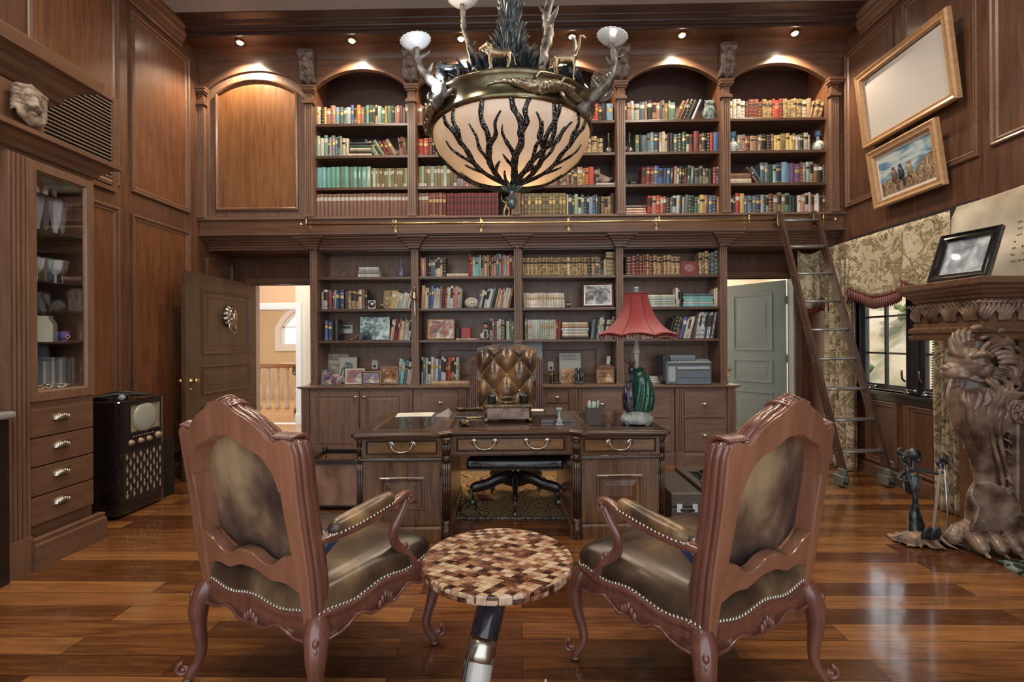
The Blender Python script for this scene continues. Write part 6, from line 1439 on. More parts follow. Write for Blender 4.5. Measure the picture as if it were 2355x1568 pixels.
# ---- wall pictures on the right
LW2=wood('pale_oak_frame',(.36,.19,.085),(.58,.35,.18),'x',.4,.2)
CANV=P('blank_canvas',(.62,.60,.58),.5)
t,M=picframe('large_wall_picture','large pale blank canvas in light wood frame, highest on right wall',(3.62,5.05,3.40),(0,-1,0),(-.09,0,.75),1.08,.755,.075,LW2,CANV,dep=.05)
b=MB().tube([M@Vector((.10,.62,.006)),M@Vector((.11,.66,.006)),M@Vector((.16,.675,.006)),M@Vector((1.0,.675,.006))],.002,5); b.build('ruled_line',BLACKM,t)
SEA=noisy('seascape_paint',[(.25,(.04,.10,.28)),(.42,(.20,.38,.55)),(.52,(.55,.68,.72)),(.62,(.70,.76,.74)),(.8,(.30,.48,.60))],3,.5,0,6,.1,(1,1,3.5),dist=1.5)
t,M=picframe('small_wall_picture','smaller wood framed painting of three seated figures on a shore, right wall',(3.62,4.90,2.735),(0,-1,0),(-.08,0,.57),.80,.575,.075,LW2,SEA,.02,PAPER,dep=.05)
b=MB(); b.prism([(.10,.10),(.70,.10),(.70,.33),(.58,.30),(.50,.22),(.36,.20),(.22,.25),(.10,.22)],M,.003,.0045); b.build('painted_shore',noisy('painted_boards',[(.35,(.06,.04,.03)),(.5,(.30,.20,.12)),(.65,(.55,.45,.33))],7,.6,0,5,0,(1,6,2),dist=2),t)
for k,(x,c) in enumerate(((.27,(.16,.09,.06)),(.35,(.03,.03,.04)),(.45,(.30,.22,.12)))):
    b=MB(); b.ell(M@Vector((x,.325,.008)),(.010,.016,.018),n=8,k=5); b.tube([M@Vector((x,.30,.006)),M@Vector((x+.01,.24,.006)),M@Vector((x-.01,.21,.006))],[.022,.026,.020],8,sub=2); b.tube([M@Vector((x-.01,.21,.006)),M@Vector((x+.03,.19,.006)),M@Vector((x+.02,.13,.006))],[.014,.012,.008],6,sub=2); b.build('painted_figure',P('paint_%d'%k,c,.6),t)
# ================================================================ CURTAINS
def toile(nm='toile_fabric'):
    m=bpy.data.materials.new(nm); t=nt(m); b=t.nodes['Principled BSDF']; co=coords(t,(1,1,1))
    n=N(t,'ShaderNodeTexNoise',Scale=4.2,Detail=9.0,Roughness=.66,Distortion=2.2); t.links.new(co,n.inputs['Vector'])
    v=N(t,'ShaderNodeTexNoise',Scale=13.0,Detail=3.0,Distortion=3.5); t.links.new(co,v.inputs['Vector'])
    c1=ramp(t,n.outputs[0],[(.50,(.60,.52,.38)),(.515,(.10,.065,.035)),(.54,(.24,.21,.11)),(.57,(.50,.40,.24)),(.585,(.09,.06,.035)),(.60,(.58,.50,.36))])
    c2=ramp(t,v.outputs[0],[(.56,(1,1,1)),(.575,(.22,.15,.09)),(.61,(.5,.42,.28)),(.62,(1,1,1))]); mx=t.nodes.new('ShaderNodeMixRGB'); mx.blend_type='MULTIPLY'; mx.inputs[0].default_value=.8
    t.links.new(c1,mx.inputs[1]); t.links.new(c2,mx.inputs[2]); t.links.new(mx.outputs[0],b.inputs['Base Color']); b.inputs['Roughness'].default_value=.8; return m
TO=toile(); FRI=P('maroon_fringe',(.14,.018,.018),.6); FRI2=P('pale_fringe',(.30,.22,.19),.6)
def curtain(label,y0,y1,x0,z1,folds,edge=None):
    t=thing('curtain',label,'curtain',(x0,(y0+y1)/2,0),0,'curtains of the window')
    f=lambda u,v:(x0+.045*math.sin(u*folds*2*PI)*(.6+.4*(1-v))+.01*math.sin(v*5+u*9),y0+(y1-y0)*u,.01+(z1-.01)*v)
    MB().grid(f,folds*14,30).build('curtain_panel',TO,t,solid=.004)
    e=0 if edge is None else edge; b=MB()
    for k in range(90): v=k/89; p=Vector(f(e,v)); b.tube([p+Vector((-.004,0,0)),p+Vector((-.010,.035 if e else -.035,-.02))],.006,5)
    b.build('edge_fringe',FRI,t)
curtain('patterned toile curtain hanging behind the ladder at the window left side',5.18,5.62,3.56,2.3,5,0)
curtain('patterned toile curtain behind the carved lion leg at the window right side',3.86,4.10,3.52,2.0,4,1)
t=thing('valance','scalloped toile window valance with maroon bead fringe over the window','valance',(3.5,4.9,1.9))
def vz(u): return 1.99-.125*abs(math.sin((u*2.45+.18)*PI))**.7-.03*u
def val(u,v):
    y=4.02+1.72*(1-u) ; pl=.035*max(0,1-abs(((u*2.45+.18)%1)-.0)/.12)+.035*max(0,1-abs(((u*2.45+.18)%1)-1)/.12)
    z0=vz(u); return (3.56-.03*math.sin(u*26)*(1-v)*.6-pl*(1.2-v),y,z0+(2.49-z0)*v)
MB().grid(val,140,14).build('valance_fabric',TO,t,solid=.004)
b=MB(); b.tube([val(k/140,0) for k in range(141)],.010,6)
for k in range(260): p=Vector(val(k/259,0)); b.tube([p,p+Vector((0,0,-.10-.01*(k%3)))],.005,5,m=(k%3==0)*1)
b.build('bead_fringe',[FRI,FRI2],t)
MB().grid(lambda u,v:(3.30+.27*u,5.74+.02*math.sin(u*9),1.84-.05*math.sin(u*PI)+(2.49-1.84)*v),16,8).build('valance_return',TO,t,solid=.004)
b=MB()
for k in range(34): u=k/33; b.tube([(3.30+.27*u,5.735,1.84-.05*math.sin(u*PI)),(3.30+.27*u,5.735,1.77-.05*math.sin(u*PI))],.005,5)
b.build('return_fringe',FRI,t)
# ================================================================ FIRE TOOLS
t=thing('fire_tool_stand','bony cast iron figure stand holding fireplace tools on the floor','fire tool stand',(2.85,3.5,0))
b=MB(); rnd=random.Random(9); c=Vector((2.87,3.42,0))
for k in range(46):
    a=rnd.random()*2*PI; r=rnd.random(); b.ell(c+Vector((.24*r*math.cos(a),.13*r*math.sin(a),.012+.05*(1-r))),(.045,.035,.012+.015*(1-r)),n=7,k=4)
for k in range(22): a=2*PI*k/22+rnd.random()*.3; b.tube([c+Vector((.08*math.cos(a),.05*math.sin(a),.07)),c+Vector((.18*math.cos(a),.10*math.sin(a),.03)),c+Vector(((.24+rnd.random()*.06)*math.cos(a+.1),.15*math.sin(a+.1),.008))],[.018,.014,.005],6,sub=3)
b.build('rocky_base',noisy('rusty_iron',[(.35,(.05,.03,.02)),(.65,(.30,.20,.14))],14,.5,.4,5,.5),t,remesh=.006)
F0=Vector((2.79,3.45,0)); S=lambda x,y,z:F0+Vector((x,y,z))
b=MB()
b.tube([S(.01,0,.05),S(0,0,.16),S(.01,0,.28),S(-.01,0,.40),S(-.02,0,.47)],[.045,.035,.018,.020,.016],10,sub=4)
for k in range(6): b.tube([S(-.05,0,.36+.022*k),S(-.01,-.03,.365+.022*k),S(.035,0,.36+.022*k)],.007,6,sub=3)
b.tube([S(-.01,0,.50),S(-.09,-.01,.47),S(-.12,-.02,.44),S(-.06,-.05,.43)],[.016,.013,.011,.010],8,sub=3)
b.tube([S(.0,0,.50),S(.08,-.01,.49),S(.15,-.02,.475),S(.19,-.02,.49)],[.016,.013,.011,.010],8,sub=3)
b.tube([S(-.005,0,.46),S(-.02,0,.38),S(-.04,0,.33)],[.05,.045,.02],8,sub=2)
b.ell(S(-.0,0,.61),(.046,.042,.044)); b.ell(S(.022,-.012,.575),(.026,.026,.024)); b.tube([S(-.01,0,.50),S(-.005,0,.58)],[.014,.014],8); b.tube([S(-.05,0,.61),S(-.075,0,.575),S(-.055,0,.54)],[.02,.014,.008],7,sub=3); 
for k in range(6): b.tube([S(.02,0,.02),S(.02+.03*math.cos(k),.02*math.sin(k),.10),S(.0,0,.20)],[.03,.02,.01],7,sub=3)
b.build('bony_figure',IRON,t,remesh=.004)
for k,(nm,top,bot,r_) in enumerate((('poker',S(-.11,-.03,.60),S(.03,-.05,.12),.006),('shovel',S(-.09,-.045,.55),S(.0,-.09,.10),.006),('tongs',S(.17,-.02,.52),S(.05,-.10,.10),.009),('brush',S(.19,-.03,.55),S(.18,-.07,.06),.006))):
    q=thing('fire_'+nm,['long iron poker with ring handle, leftmost tool','iron ash shovel with flat blade against the stand','flat steel fireplace tongs slanting to the right on the stand','thin straight iron rod with ring top, rightmost fireplace tool'][k],'fireplace tool',bot)
    bb=MB(); 
    if nm=='tongs': bb.bar(top,bot,.018,.006).tube([top,top+Vector((0,0,.03))],.007,8)
    else: bb.tube([top,bot],r_,8)
    bb.build('shaft',CHROME if k>1 else IRON,q)
    bb=MB(); ringpull(bb,top+Vector((0,0,.035)),.024,.008); bb.ell(top+Vector((0,0,.03)),(.010,.008,.014)); bb.tube([top+Vector((-.02,0,0)),top+Vector((.02,0,0))],.008,6); bb.build('ring_handle',IRON,q)
    if nm in('shovel','tongs'): MB().ell(bot+Vector((0,-.02,-.015)),(.040,.012,.062),rot=(.3,0,0)).build('blade',IRON,q)
    if nm=='brush': MB().tube([bot+Vector((0,0,.02)),bot-Vector((0,0,.03))],[.012,.02],10).build('bristle_head',IRON,q)
# ================================================================ SMALL THINGS ON THE SHELVES
YS=YLF+.06
def sh(x,z,Y=YS): return Vector((PY(x,600,Y).x,Y,z))
WT=.9185
def photo(label,x0,x1,zb,h,fw,fm,art,mat=0,matm=None,Y=YS,lean=.10,turn=0,nm='photo_frame',cat='photo frame',group=None):
    a=sh(x0,zb,Y); w=PY(x1,600,Y).x-a.x; u=Vector((math.cos(turn),math.sin(turn),0)); hh=h*Y/F
    return picframe(nm,label,a+Vector((0,0,.004)),u,(0,lean,1),w/math.cos(turn),hh,fw,fm,art,mat,matm,dep=.014,cat=cat,group=group)
def art(nm,*st,sc=14): return noisy(nm,list(zip((.3,.45,.55,.7),st)),sc,.3,0,4,0,(1,1,1),dist=1.0,coat=.3)
MONO=art('mono_photo',(.04,.04,.05),(.25,.26,.28),(.5,.52,.54),(.75,.76,.78),sc=11)
AQUA=art('aqua_tinted_photo',(.05,.08,.08),(.18,.30,.32),(.40,.55,.56),(.75,.80,.80),sc=13)
FAM=art('colour_photo',(.06,.05,.05),(.35,.08,.05),(.35,.30,.25),(.70,.62,.55),sc=12)
FAM2=art('indoor_photo',(.05,.04,.08),(.20,.14,.22),(.45,.30,.20),(.70,.58,.48),sc=16)
SEP=art('sepia_photo',(.12,.06,.03),(.34,.19,.10),(.55,.36,.22),(.80,.66,.50),sc=13)
WOODF=wood('light_frame_wood',(.22,.10,.045),(.38,.20,.10),'x',.35,.3); DKF=wood('dark_red_frame',(.05,.018,.012),(.11,.04,.03),'x',.25,.5); SILV=P('silver_frame',(.60,.60,.58),.25,.9); CRF=P('cream_frame',(.62,.58,.50),.5); GOLDF=P('gold_frame',(.55,.40,.18),.3,.8)
def fill_figs(M,w,h,cols):
    pass
# lower bay 1
photo('aqua tinted group photograph standing between thermostat and red books',825,896,1.447,55,.004,BLACKM,AQUA)
photo('dark framed black and white photograph of two men above the lamp',1338,1410,1.825,57,.025,DKF,MONO,.012,SILV,turn=R(-6),lean=.16)
photo('wood framed photograph of a couple in red on second lower bay',981,1045,1.447,49,.018,WOODF,FAM,.004,GOLDF,lean=.12)
photo('cream matted arched portrait photograph standing behind the other photos',778,819,WT,60,.006,CRF,MONO,.05,CRF,Y=YS+.14)
photo('faded document print leaning in corner behind the family photographs',740,800,WT,66,.004,CRF,noisy('old_document_print',[(.4,(.35,.30,.22)),(.6,(.62,.57,.47))],20,.7,0,5),Y=YS+.20)
photo('small aqua framed portrait photo at the far left of worktop',738,765,WT,36,.010,P('aqua_frame',(.14,.26,.26),.3),FAM2,Y=YS-.14)
photo('cream framed photo of two people, left of the blue framed one',792,835,WT,37,.020,CRF,FAM,Y=YS-.10,turn=R(8))
photo('gold framed photograph with purple blue surround on the worktop',830,873,WT,31,.010,GOLDF,FAM2,.012,P('indigo_mount',(.04,.04,.14),.5),Y=YS-.14,turn=R(6))
ZEB=noisy('zebra_frame',[(.48,(.05,.03,.02)),(.52,(.55,.42,.30))],22,.5,0,0,0,(1,1,1),'wave',3)
photo('zebra striped picture frame leaning at right end of photo group',872,915,WT,42,.026,ZEB,SEP,Y=YS-.06,turn=R(-12),lean=.2)
photo('gilt framed book cover display standing behind leaning books',880,916,1.825,47,.014,GOLDF,noisy('gilt_display',[(.4,(.35,.25,.12)),(.6,(.60,.52,.36))],18,.5),Y=YS+.1)
photo('white framed pale blue print behind the tufted chair',1130,1246,WT,98,.012,WHITE,P('pale_blue_print',(.33,.42,.46),.3),Y=YS+.10,lean=.02)
photo('pale book with grey illustrated cover standing upright on worktop',1285,1335,WT,68,.002,CRF,P('cover_grey_blue',(.38,.40,.38),.5),Y=YS+.06,nm='display_book',cat='book')
b=MB()
o_=sh(1285,WT,YS+.06)
for nm_,txt,zz,sz in (('title_line','THE HISTORY',.315,.030),('title_line','OF FRANCE',.275,.026)):
    cu=bpy.data.curves.new(nm_,'FONT'); cu.body=txt; cu.size=sz; cu.align_x='CENTER'; cu.extrude=.0005
    q=bpy.data.objects.new(nm_,cu); COL.objects.link(q); dg=bpy.context.evaluated_depsgraph_get(); me=bpy.data.meshes.new_from_object(q.evaluated_get(dg)); bpy.data.objects.remove(q)
    fr=[ob for ob in bpy.data.objects if ob.name.startswith('display_book')][0]
    mo=bpy.data.objects.new(nm_,me); me.materials.append(BLACKM); COL.objects.link(mo); mo.parent=fr; LOC[mo.name]=Vector(fr.location); mo.rotation_euler=(R(90)-math.atan(.10),0,0); mo.location=(.125,.10*zz-.004,zz)
single2=lambda nm,lab,cat,mat,b,**k: b.build(nm,mat,None,lab,cat,**k)
b=MB(); c_=sh(1307,WT,YS+.03)
b.box(c_.x-.09,c_.x+.09,c_.y,c_.y+.02,WT,WT+.17); single2('illustrated_card','brown illustrated card with lighthouse shape in front of the pale book','card',SEP,b)
photo('brown wooden photo block with a sepia picture, right of statue',1370,1413,WT,35,.016,wood('box_frame',(.14,.09,.06),(.25,.17,.12),'x',.4),SEP,Y=YS-.14,turn=R(10))
p=sh(1391,WT,YS+.06); single2('wooden_urn_box','grey wooden box with moulded top behind the sepia photo box','box',CASE,MB().box(p.x-.075,p.x+.075,p.y-.05,p.y+.05,WT,WT+.165).ring(rect(p.x-.11,p.x+.11,p.y-.07,p.y+.07),[(.035,WT+.16),(0,WT+.175),(.0,WT+.19),(.04,WT+.215),(.08,WT+.22)]))
p=sh(1397,WT+.2215,YS+.06); single2('phone_handset','pale cordless handset standing on the grey wooden box','phone',P('pale_plastic',(.50,.53,.52),.3),MB().bar(p,p+Vector((.01,0,.10)),.045,.02),bevel=.006)
p=sh(1268,WT,YS-.02); b=MB().tube([p+Vector(q) for q in ((0,0,.0),(0,0,.05),(.005,0,.10),(0,0,.13))],[.035,.030,.026,.016],12,sub=3).ell(p+Vector((-.02,-.02,.09)),(.016,.014,.03)).ell(p+Vector((0,0,.14)),.018).ell(p+Vector((.06,-.0,.012)),(.04,.03,.012)); single2('dark_figurine','small dark seated figurine beneath the wall outlet','figurine',BRONZE,b,remesh=.004)
p=sh(1329,WT,YS-.10); b=MB().box(p.x-.05,p.x+.05,p.y-.04,p.y+.04,WT,WT+.035); 
for s in(-1,1): b.tube([p+Vector((s*.025,0,.03)),p+Vector((s*.030,0,.09)),p+Vector((s*.022,0,.14)),p+Vector((s*.01,0,.165))],[.020,.022,.020,.014],10,sub=3).ell(p+Vector((s*.022,0,.175)),.017).tube([p+Vector((s*.04,-.005,.13)),p+Vector((s*.055,-.03,.09)),p+Vector((s*.02,-.03,.07))],[.012,.010,.008],8,sub=3)
b.tube([p+Vector((.05,0,.03)),p+Vector((.07,0,.09)),p+Vector((.055,0,.16))],[.012,.010,.014],8,sub=3); single2('bronze_group_statue','dark bronze statue of entwined figures on a stepped base','statue',IRON,b,remesh=.004)
# outlets
for x,y,lab in ((862,838,'white wall outlet above the gold framed photograph'),(1267,842,'cream wall outlet above the dark seated figurine')):
    p=PY(x,y,YLB-.004); t=thing('wall_outlet',lab,'outlet',p); MB().box(p.x-.035,p.x+.035,p.y-.004,p.y+.003,p.z-.058,p.z+.058).build('cover_plate',WHITE,t,bevel=.003)
    for s in (-1,1): MB().box(p.x-.016,p.x+.016,p.y-.008,p.y-.003,p.z+s*.022-.015,p.z+s*.022+.015).build('socket',BLACKM if s<0 else CRF,t)
# printer
p=sh(1583,WT,5.60); t=thing('printer','grey blue office laser printer on the right end of worktop','printer',(p.x,5.62,WT))
PB=P('printer_blue_grey',(.15,.19,.24),.35); PL=P('printer_light',(.42,.46,.48),.35); PD=P('printer_dark',(.025,.03,.04),.3)
x0,x1=PY(1533,850,5.52).x,PY(1637,850,5.52).x
MB().box(x0,x1,5.52,5.86,WT,WT+.25).build('printer_body',PB,t,bevel=.015)
MB().box(x0-.035,x0+.06,5.55,5.87,WT+.02,WT+.335).build('scanner_side',PD,t,bevel=.02)
MB().box(x0-.03,x1-.16,5.56,5.86,WT+.265,WT+.335).build('document_feeder',PB,t,bevel=.02)
b=MB().add([(x0+.01,5.50,WT+.245),(x1,5.50,WT+.245),(x1,5.64,WT+.292),(x0+.01,5.64,WT+.292),(x0+.01,5.64,WT+.24),(x1,5.64,WT+.24)],[(0,1,2,3),(0,4,5,1),(0,3,4),(1,5,2),(3,2,5,4)]); b.build('control_panel',P('panel_grey_green',(.20,.25,.25),.3),t)
b=MB()
for k in range(9): xx=x0+.14+.028*k; b.box(xx,xx+.018,5.53,5.545,WT+.262,WT+.268)
b.box(x0+.20,x0+.34,5.57,5.60,WT+.276,WT+.282); b.build('buttons_and_screen',WHITE,t)
MB().box(x0+.02,x0+.10,5.508,5.522,WT+.03,WT+.21).build('front_corner',PL,t,bevel=.006)
MB().box(x0+.12,x1-.03,5.50,5.53,WT+.175,WT+.205).build('output_tray',PL,t,bevel=.004); MB().box(x0+.12,x1-.02,5.512,5.524,WT+.08,WT+.165).build('paper_door',PB,t,bevel=.004); MB().box(x0+.12,x1-.02,5.510,5.524,WT+.005,WT+.070).build('paper_drawer',PB,t,bevel=.004)
# right side lower bays
p=sh(1585,2.205); single2('maroon_box','maroon box with pale oval ornament beside gilt volumes, top shelf','box',P('maroon_box_cloth',(.22,.045,.05),.5),(lambda b:b.box(PY(1565,600,YS-.02).x,PY(1605,600,YS-.02).x,YS-.02,YS+.10,2.2055,2.2055+.165))(MB()))
b=MB(); q=Vector((PY(1585,600,YS-.022).x,YS-.0225,2.205+.085))
for r_ in (.050,.032,.016): b.tube([q+Vector((r_*math.cos(a),0,r_*.8*math.sin(a))) for a in [k*PI/8 for k in range(16)]],.003,5,closed=True)
o=b.build('oval_ornament',PALE,bpy.data.objects['maroon_box'])
# lower bay1 bits
BLU=P('bottle_glass',(.7,.6,.55),.05,0,Transmission_Weight=.8)
p=sh(791,2.2055); single2('round_flask','small round glass flask with narrow neck on the top shelf','flask',GLASS,MB().lathe([(0,0),(.03,.002),(.048,.03),(.050,.05),(.035,.08),(.012,.095),(.010,.12),(.014,.125)],p,18))
p=sh(921,2.2055); single2('glass_ornament','dark glass teardrop ornament at right of the top shelf','ornament',P('blue_violet_glass',(.10,.09,.14),.08,0,Coat_Weight=.8),MB().lathe([(0,0),(.05,.002),(.055,.03),(.042,.09),(.022,.16),(.012,.20),(.016,.225),(0,.24)],p,14,sy=.5))
p=sh(854,1.8255,YS-.02); single2('silver_plaque','small round silver plaque stand right of the upright books','plaque',SILV,MB().box(p.x-.04,p.x+.04,p.y,p.y+.02,p.z,p.z+.012).lathe([(0,0),(.038,.0),(.042,.006),(.0,.010)],n=20,M=basis(p+Vector((0,.0,.055)),(1,0,0),(0,0,1),(0,-1,0))).box(p.x-.046,p.x+.046,p.y+.004,p.y+.010,p.z+.01,p.z+.105))
b=MB(); p=sh(884,1.8255,YS-.04)
for k in range(6): b.ell(p+Vector((.012*math.sin(k*2),0,.015+.022*k)),(.016,.014,.014),n=8,k=5)
b.tube([p+Vector((-.06,0,.01)),p+Vector((-.04,0,.05)),p+Vector((-.0,0,.03))],[.01,.014,.008],8,sub=3); single2('gilt_ornament','knobbly gilt ornament in front of the gilt display frame','ornament',GOLDB,b)
p=PY(796,757,YLB-.02); t=thing('thermostat','white thermostat panel on the back of the lowest shelf','thermostat',p); MB().box(p.x-.085,p.x+.085,p.y-.01,p.y+.02,p.z-.055,p.z+.055).build('housing',WHITE,t,bevel=.006); MB().box(p.x-.06,p.x+.06,p.y-.012,p.y-.008,p.z+.008,p.z+.04).build('display',P('lcd',(.12,.14,.13),.2),t)
p=sh(812,1.4475,YS-.03); single2('brass_candle_snuffer','thin brass ornament lying left of the aqua group photograph','ornament',GOLDB,MB().tube([p+Vector((-.05,0,.012)),p+Vector((0,0,.02)),p+Vector((.07,0,.08)),p+Vector((.09,0,.09))],[.014,.009,.007,.010],8,sub=3))
b=MB(); p=sh(842,1.4475,YS-.05)
for k in range(7): a=k*.9; b.tube([p+Vector((.02*k-.06,0,.003)),p+Vector((.02*k-.06+.015*math.sin(a),0,.05)),p+Vector((.02*k-.05,0,.08+.02*math.sin(a*2)))],[.008,.011,.006],6,sub=3)
b.box(p.x-.08,p.x+.09,p.y-.01,p.y+.01,p.z,p.z+.012); single2('bronze_toy_figures','row of little bronze figures before the aqua group photograph','figurines',IRON,b)
p=sh(772,WT,YS-.22); b=MB().ell(p+Vector((0,0,.072)),(.070,.020,.068),n=20,k=12); o=single2('round_photo_disc','round portrait disc leaning between the small photo frames','photo frame',FAM2,b)
b=MB(); p=sh(790,WT,YS+.05); b.tube([p+Vector((-.02,0,.003)),p+Vector((-.04,0,.12)),p+Vector((0,0,.20)),p+Vector((.04,0,.12)),p+Vector((.03,0,.003))],.006,6,sub=5); single2('stethoscope','black looped cord hanging over the cream arched portrait','cord',BLACKM,b)
# bay 2 bits
p=sh(1084,1.8255,YS+.0); b=MB().ell(p+Vector((0,0,.068)),(.085,.045,.067),n=24,k=14); t=thing('painted_ball','white signed football with dark lettering between the book groups','football',p); b.build('ball',P('ball_white',(.60,.57,.50),.5),t)
b=MB(); 
for k,(x,z) in enumerate(((-.04,.085),(-.01,.09),(.02,.088),(-.03,.05),(.0,.055),(.03,.05))): b.bar(p+Vector((x,-.043+abs(x)*.15,z)),p+Vector((x+.012,-.043+abs(x)*.15,z+.016)),.004,.004).bar(p+Vector((x,-.043+abs(x)*.15,z+.016)),p+Vector((x+.014,-.043+abs(x)*.15,z)),.004,.004)
b.build('lettering',BLACKM,t)
p=sh(1052,1.4475); b=MB().box(p.x-.02,p.x+.02,p.y,p.y+.10,p.z,p.z+.14); single2('black_case','narrow black case left of the small red box','box',BLACKM,b)
p=sh(1070,1.464); single2('red_box','small red box standing on the flat pale book','box',P('red_leatherette',(.36,.05,.05),.4),MB().box(p.x-.055,p.x+.06,p.y,p.y+.08,p.z,p.z+.13),bevel=.004)
p=sh(1113,1.4475,YS-.02); b=MB().ell(p+Vector((0,0,.045)),(.055,.03,.045)).tube([p+Vector((.01,0,.05)),p+Vector((.015,0,.12))],[.04,.024],10,sub=2); t=thing('cartoon_figurine','small white and black bust figurine with brown head','figurine',p); b.build('body',WHITE,t); MB().ell(p+Vector((.015,-.005,.165)),(.028,.026,.034)).build('head',P('figurine_skin',(.48,.27,.17),.5),t); MB().ell(p+Vector((.017,.0,.188)),(.030,.028,.020)).build('hair',BLACKM,t); MB().box(p.x-.0,p.x+.03,p.y-.042,p.y-.030,p.z+.02,p.z+.11).build('dark_tie',BLACKM,t)
p=sh(1040,WT+.03,YS-.02); single2('small_dark_ornament','small dark ornament on the flat book beside upright books','ornament',BRONZE,MB().ell(p+Vector((0,0,.02)),(.035,.02,.02)).ell(p+Vector((.02,0,.04)),(.014,.014,.018)).tube([p+Vector((-.03,0,.02)),p+Vector((-.05,0,.05)),p+Vector((-.03,0,.06))],.006,6,sub=3))
# brass bell
p=PY(953,668,YLF-.075); t=thing('hanging_bell','brass hand bell with white cord hanging on the pilaster','bell',p)
MB().lathe([(.052,-.095),(.048,-.085),(.032,-.06),(.024,-.025),(.012,-.005),(0,0)],p,20).build('bell_cup',BRASS,t); MB().tube([p,p+Vector((0,.005,.05)),p+Vector((0,.024,.07))],.006,6,sub=3).tube([p+Vector((-.02,0,.03)),p+Vector((.02,0,.03))],.007,6).build('bell_bracket',BRASS,t); MB().tube([p+Vector((0,0,-.09)),p+Vector((.004,0,-.20)),p+Vector((.006,0,-.30))],[.006,.009,.010],8).build('pull_cord',PAPER,t)
# upper shelf ornaments
YU=YF+.12
def us(x,k): return Vector((PY(x,400,YU).x,YU,UZ[k]+.0005))
p=us(1632,3); b=MB().tube([p+Vector((0,0,.02)),p+Vector((0,0,.09)),p+Vector((0,0,.17))],[.055,.075,.062],14,sub=3).ell(p+Vector((0,0,.205)),(.058,.05,.055)).box(p.x-.07,p.x+.07,p.y-.04,p.y+.04,p.z,p.z+.015)
for s in(-1,1): b.ell(p+Vector((s*.024,-.045,.21)),(.018,.010,.018)).tube([p+Vector((s*.06,0,.15)),p+Vector((s*.075,-.01,.09)),p+Vector((s*.05,-.01,.03))],[.02,.022,.010],8,sub=3).tube([p+Vector((s*.045,0,.245)),p+Vector((s*.05,0,.265))],[.014,.005],6)
b.ell(p+Vector((0,-.05,.195)),(.008,.014,.010)); single2('owl_figure','grey green owl figure standing on the top shelf beside leaning books','figurine',noisy('owl_glaze',[(.4,(.05,.08,.08)),(.6,(.28,.34,.31))],22,.25,0,4,.2,coat=.5),b,remesh=.005)
BV=P('pewter_vase',(.22,.20,.17),.25,.7)
vp=[(0,0),(.035,.002),(.055,.03),(.055,.05),(.03,.085),(.013,.11),(.010,.17),(.012,.24),(.022,.255)]
for x,lab in ((1400,'bulbous pewter bottle vase left of the last but two pilaster'),(1448,'pewter bottle vase with long neck left of the blue books')): single2('bottle_vase',lab,'vase',BV,MB().lathe(vp,us(x,2),20),group='pewter bottle vases')
PORC=noisy('painted_porcelain',[(.60,(.62,.68,.66)),(.64,(.03,.06,.04))],24,.15,0,2,0,coat=.6); BC=P('blue_cup_lid',(.10,.22,.38),.2,0,Coat_Weight=.4)
for x,lab in ((1686,'blue and white porcelain bottle at left end of its shelf'),(1881,'blue and white porcelain bottle at right end of its shelf')):
    p=us(x,2); t=thing('porcelain_bottle',lab,'vase',p,0,'porcelain bottles in the last bay'); MB().lathe([(0,0),(.035,.002),(.062,.04),(.068,.07),(.055,.115),(.025,.145),(.016,.16),(.020,.19)],p,20).build('bottle_body',PORC,t); MB().lathe([(.024,.185),(.040,.19),(.034,.25),(.022,.255),(0,.257)],p,16).build('cup_stopper',BC,t)
p=us(1375,1)+Vector((.02,0,.040)); b=MB().tube([p+Vector((.10,0,.04)),p+Vector((.04,0,.055)),p+Vector((-.01,0,.075))],[.035,.045,.045],12,sub=3).ell(p+Vector((-.035,-.01,.125)),(.042,.035,.036)).ell(p+Vector((-.06,-.03,.115)),(.022,.018,.016)).tube([p+Vector((-.06,0,.14)),p+Vector((-.075,0,.17))],[.014,.005],6).tube([p+Vector((-.01,0,.145)),p+Vector((.0,0,.18))],[.016,.005],6).tube([p+Vector((.11,0,.04)),p+Vector((.15,0,.07))],[.016,.008],6)
for x,y in ((-.03,-.03),(-.03,.03),(.10,-.03),(.10,.03)): b.tube([p+Vector((x,y,.06)),p+Vector((x-.01,y,.012))],[.02,.014],8)
single2('dog_figure','pale sandstone dog figure lying on a white book','figurine',noisy('sandstone',[(.4,(.30,.23,.17)),(.6,(.50,.41,.32))],18,.7,0,4,.3),b,remesh=.005)
p=us(1391,1); single2('white_book','white book lying flat underneath the sandstone dog figure','book',[P('white_cover',(.60,.57,.52),.5)],MB().box(p.x-.11,p.x+.12,p.y-.05,p.y+.08,p.z,p.z+.034))
p=us(1456,1); single2('stone_frog','grey stone frog paperweight left of the dark red books','paperweight',IRON,MB().ell(p+Vector((0,0,.035)),(.07,.05,.038)).ell(p+Vector((-.03,-.02,.05)),(.03,.03,.024)).box(p.x-.075,p.x+.075,p.y-.04,p.y+.04,p.z,p.z+.01),remesh=.005)
p=us(1164,0); b=MB().tube([p+Vector((-.02,0,.0)),p+Vector((-.025,0,.08)),p+Vector((0,0,.15)),p+Vector((.01,0,.2))],[.025,.02,.028,.016],10,sub=3).ell(p+Vector((.012,0,.235)),.022).tube([p+Vector((0,0,.18)),p+Vector((-.05,-.01,.21)),p+Vector((-.06,0,.29))],[.014,.010,.008],8,sub=3).tube([p+Vector((.02,0,.0)),p+Vector((.035,0,.08)),p+Vector((.01,0,.15))],[.02,.016,.02],8,sub=3).box(p.x-.05,p.x+.05,p.y-.03,p.y+.03,p.z,p.z+.01); single2('golden_dancer_figure','golden dancing figure beneath the chandelier finial','figurine',GOLDB,b,remesh=.005)
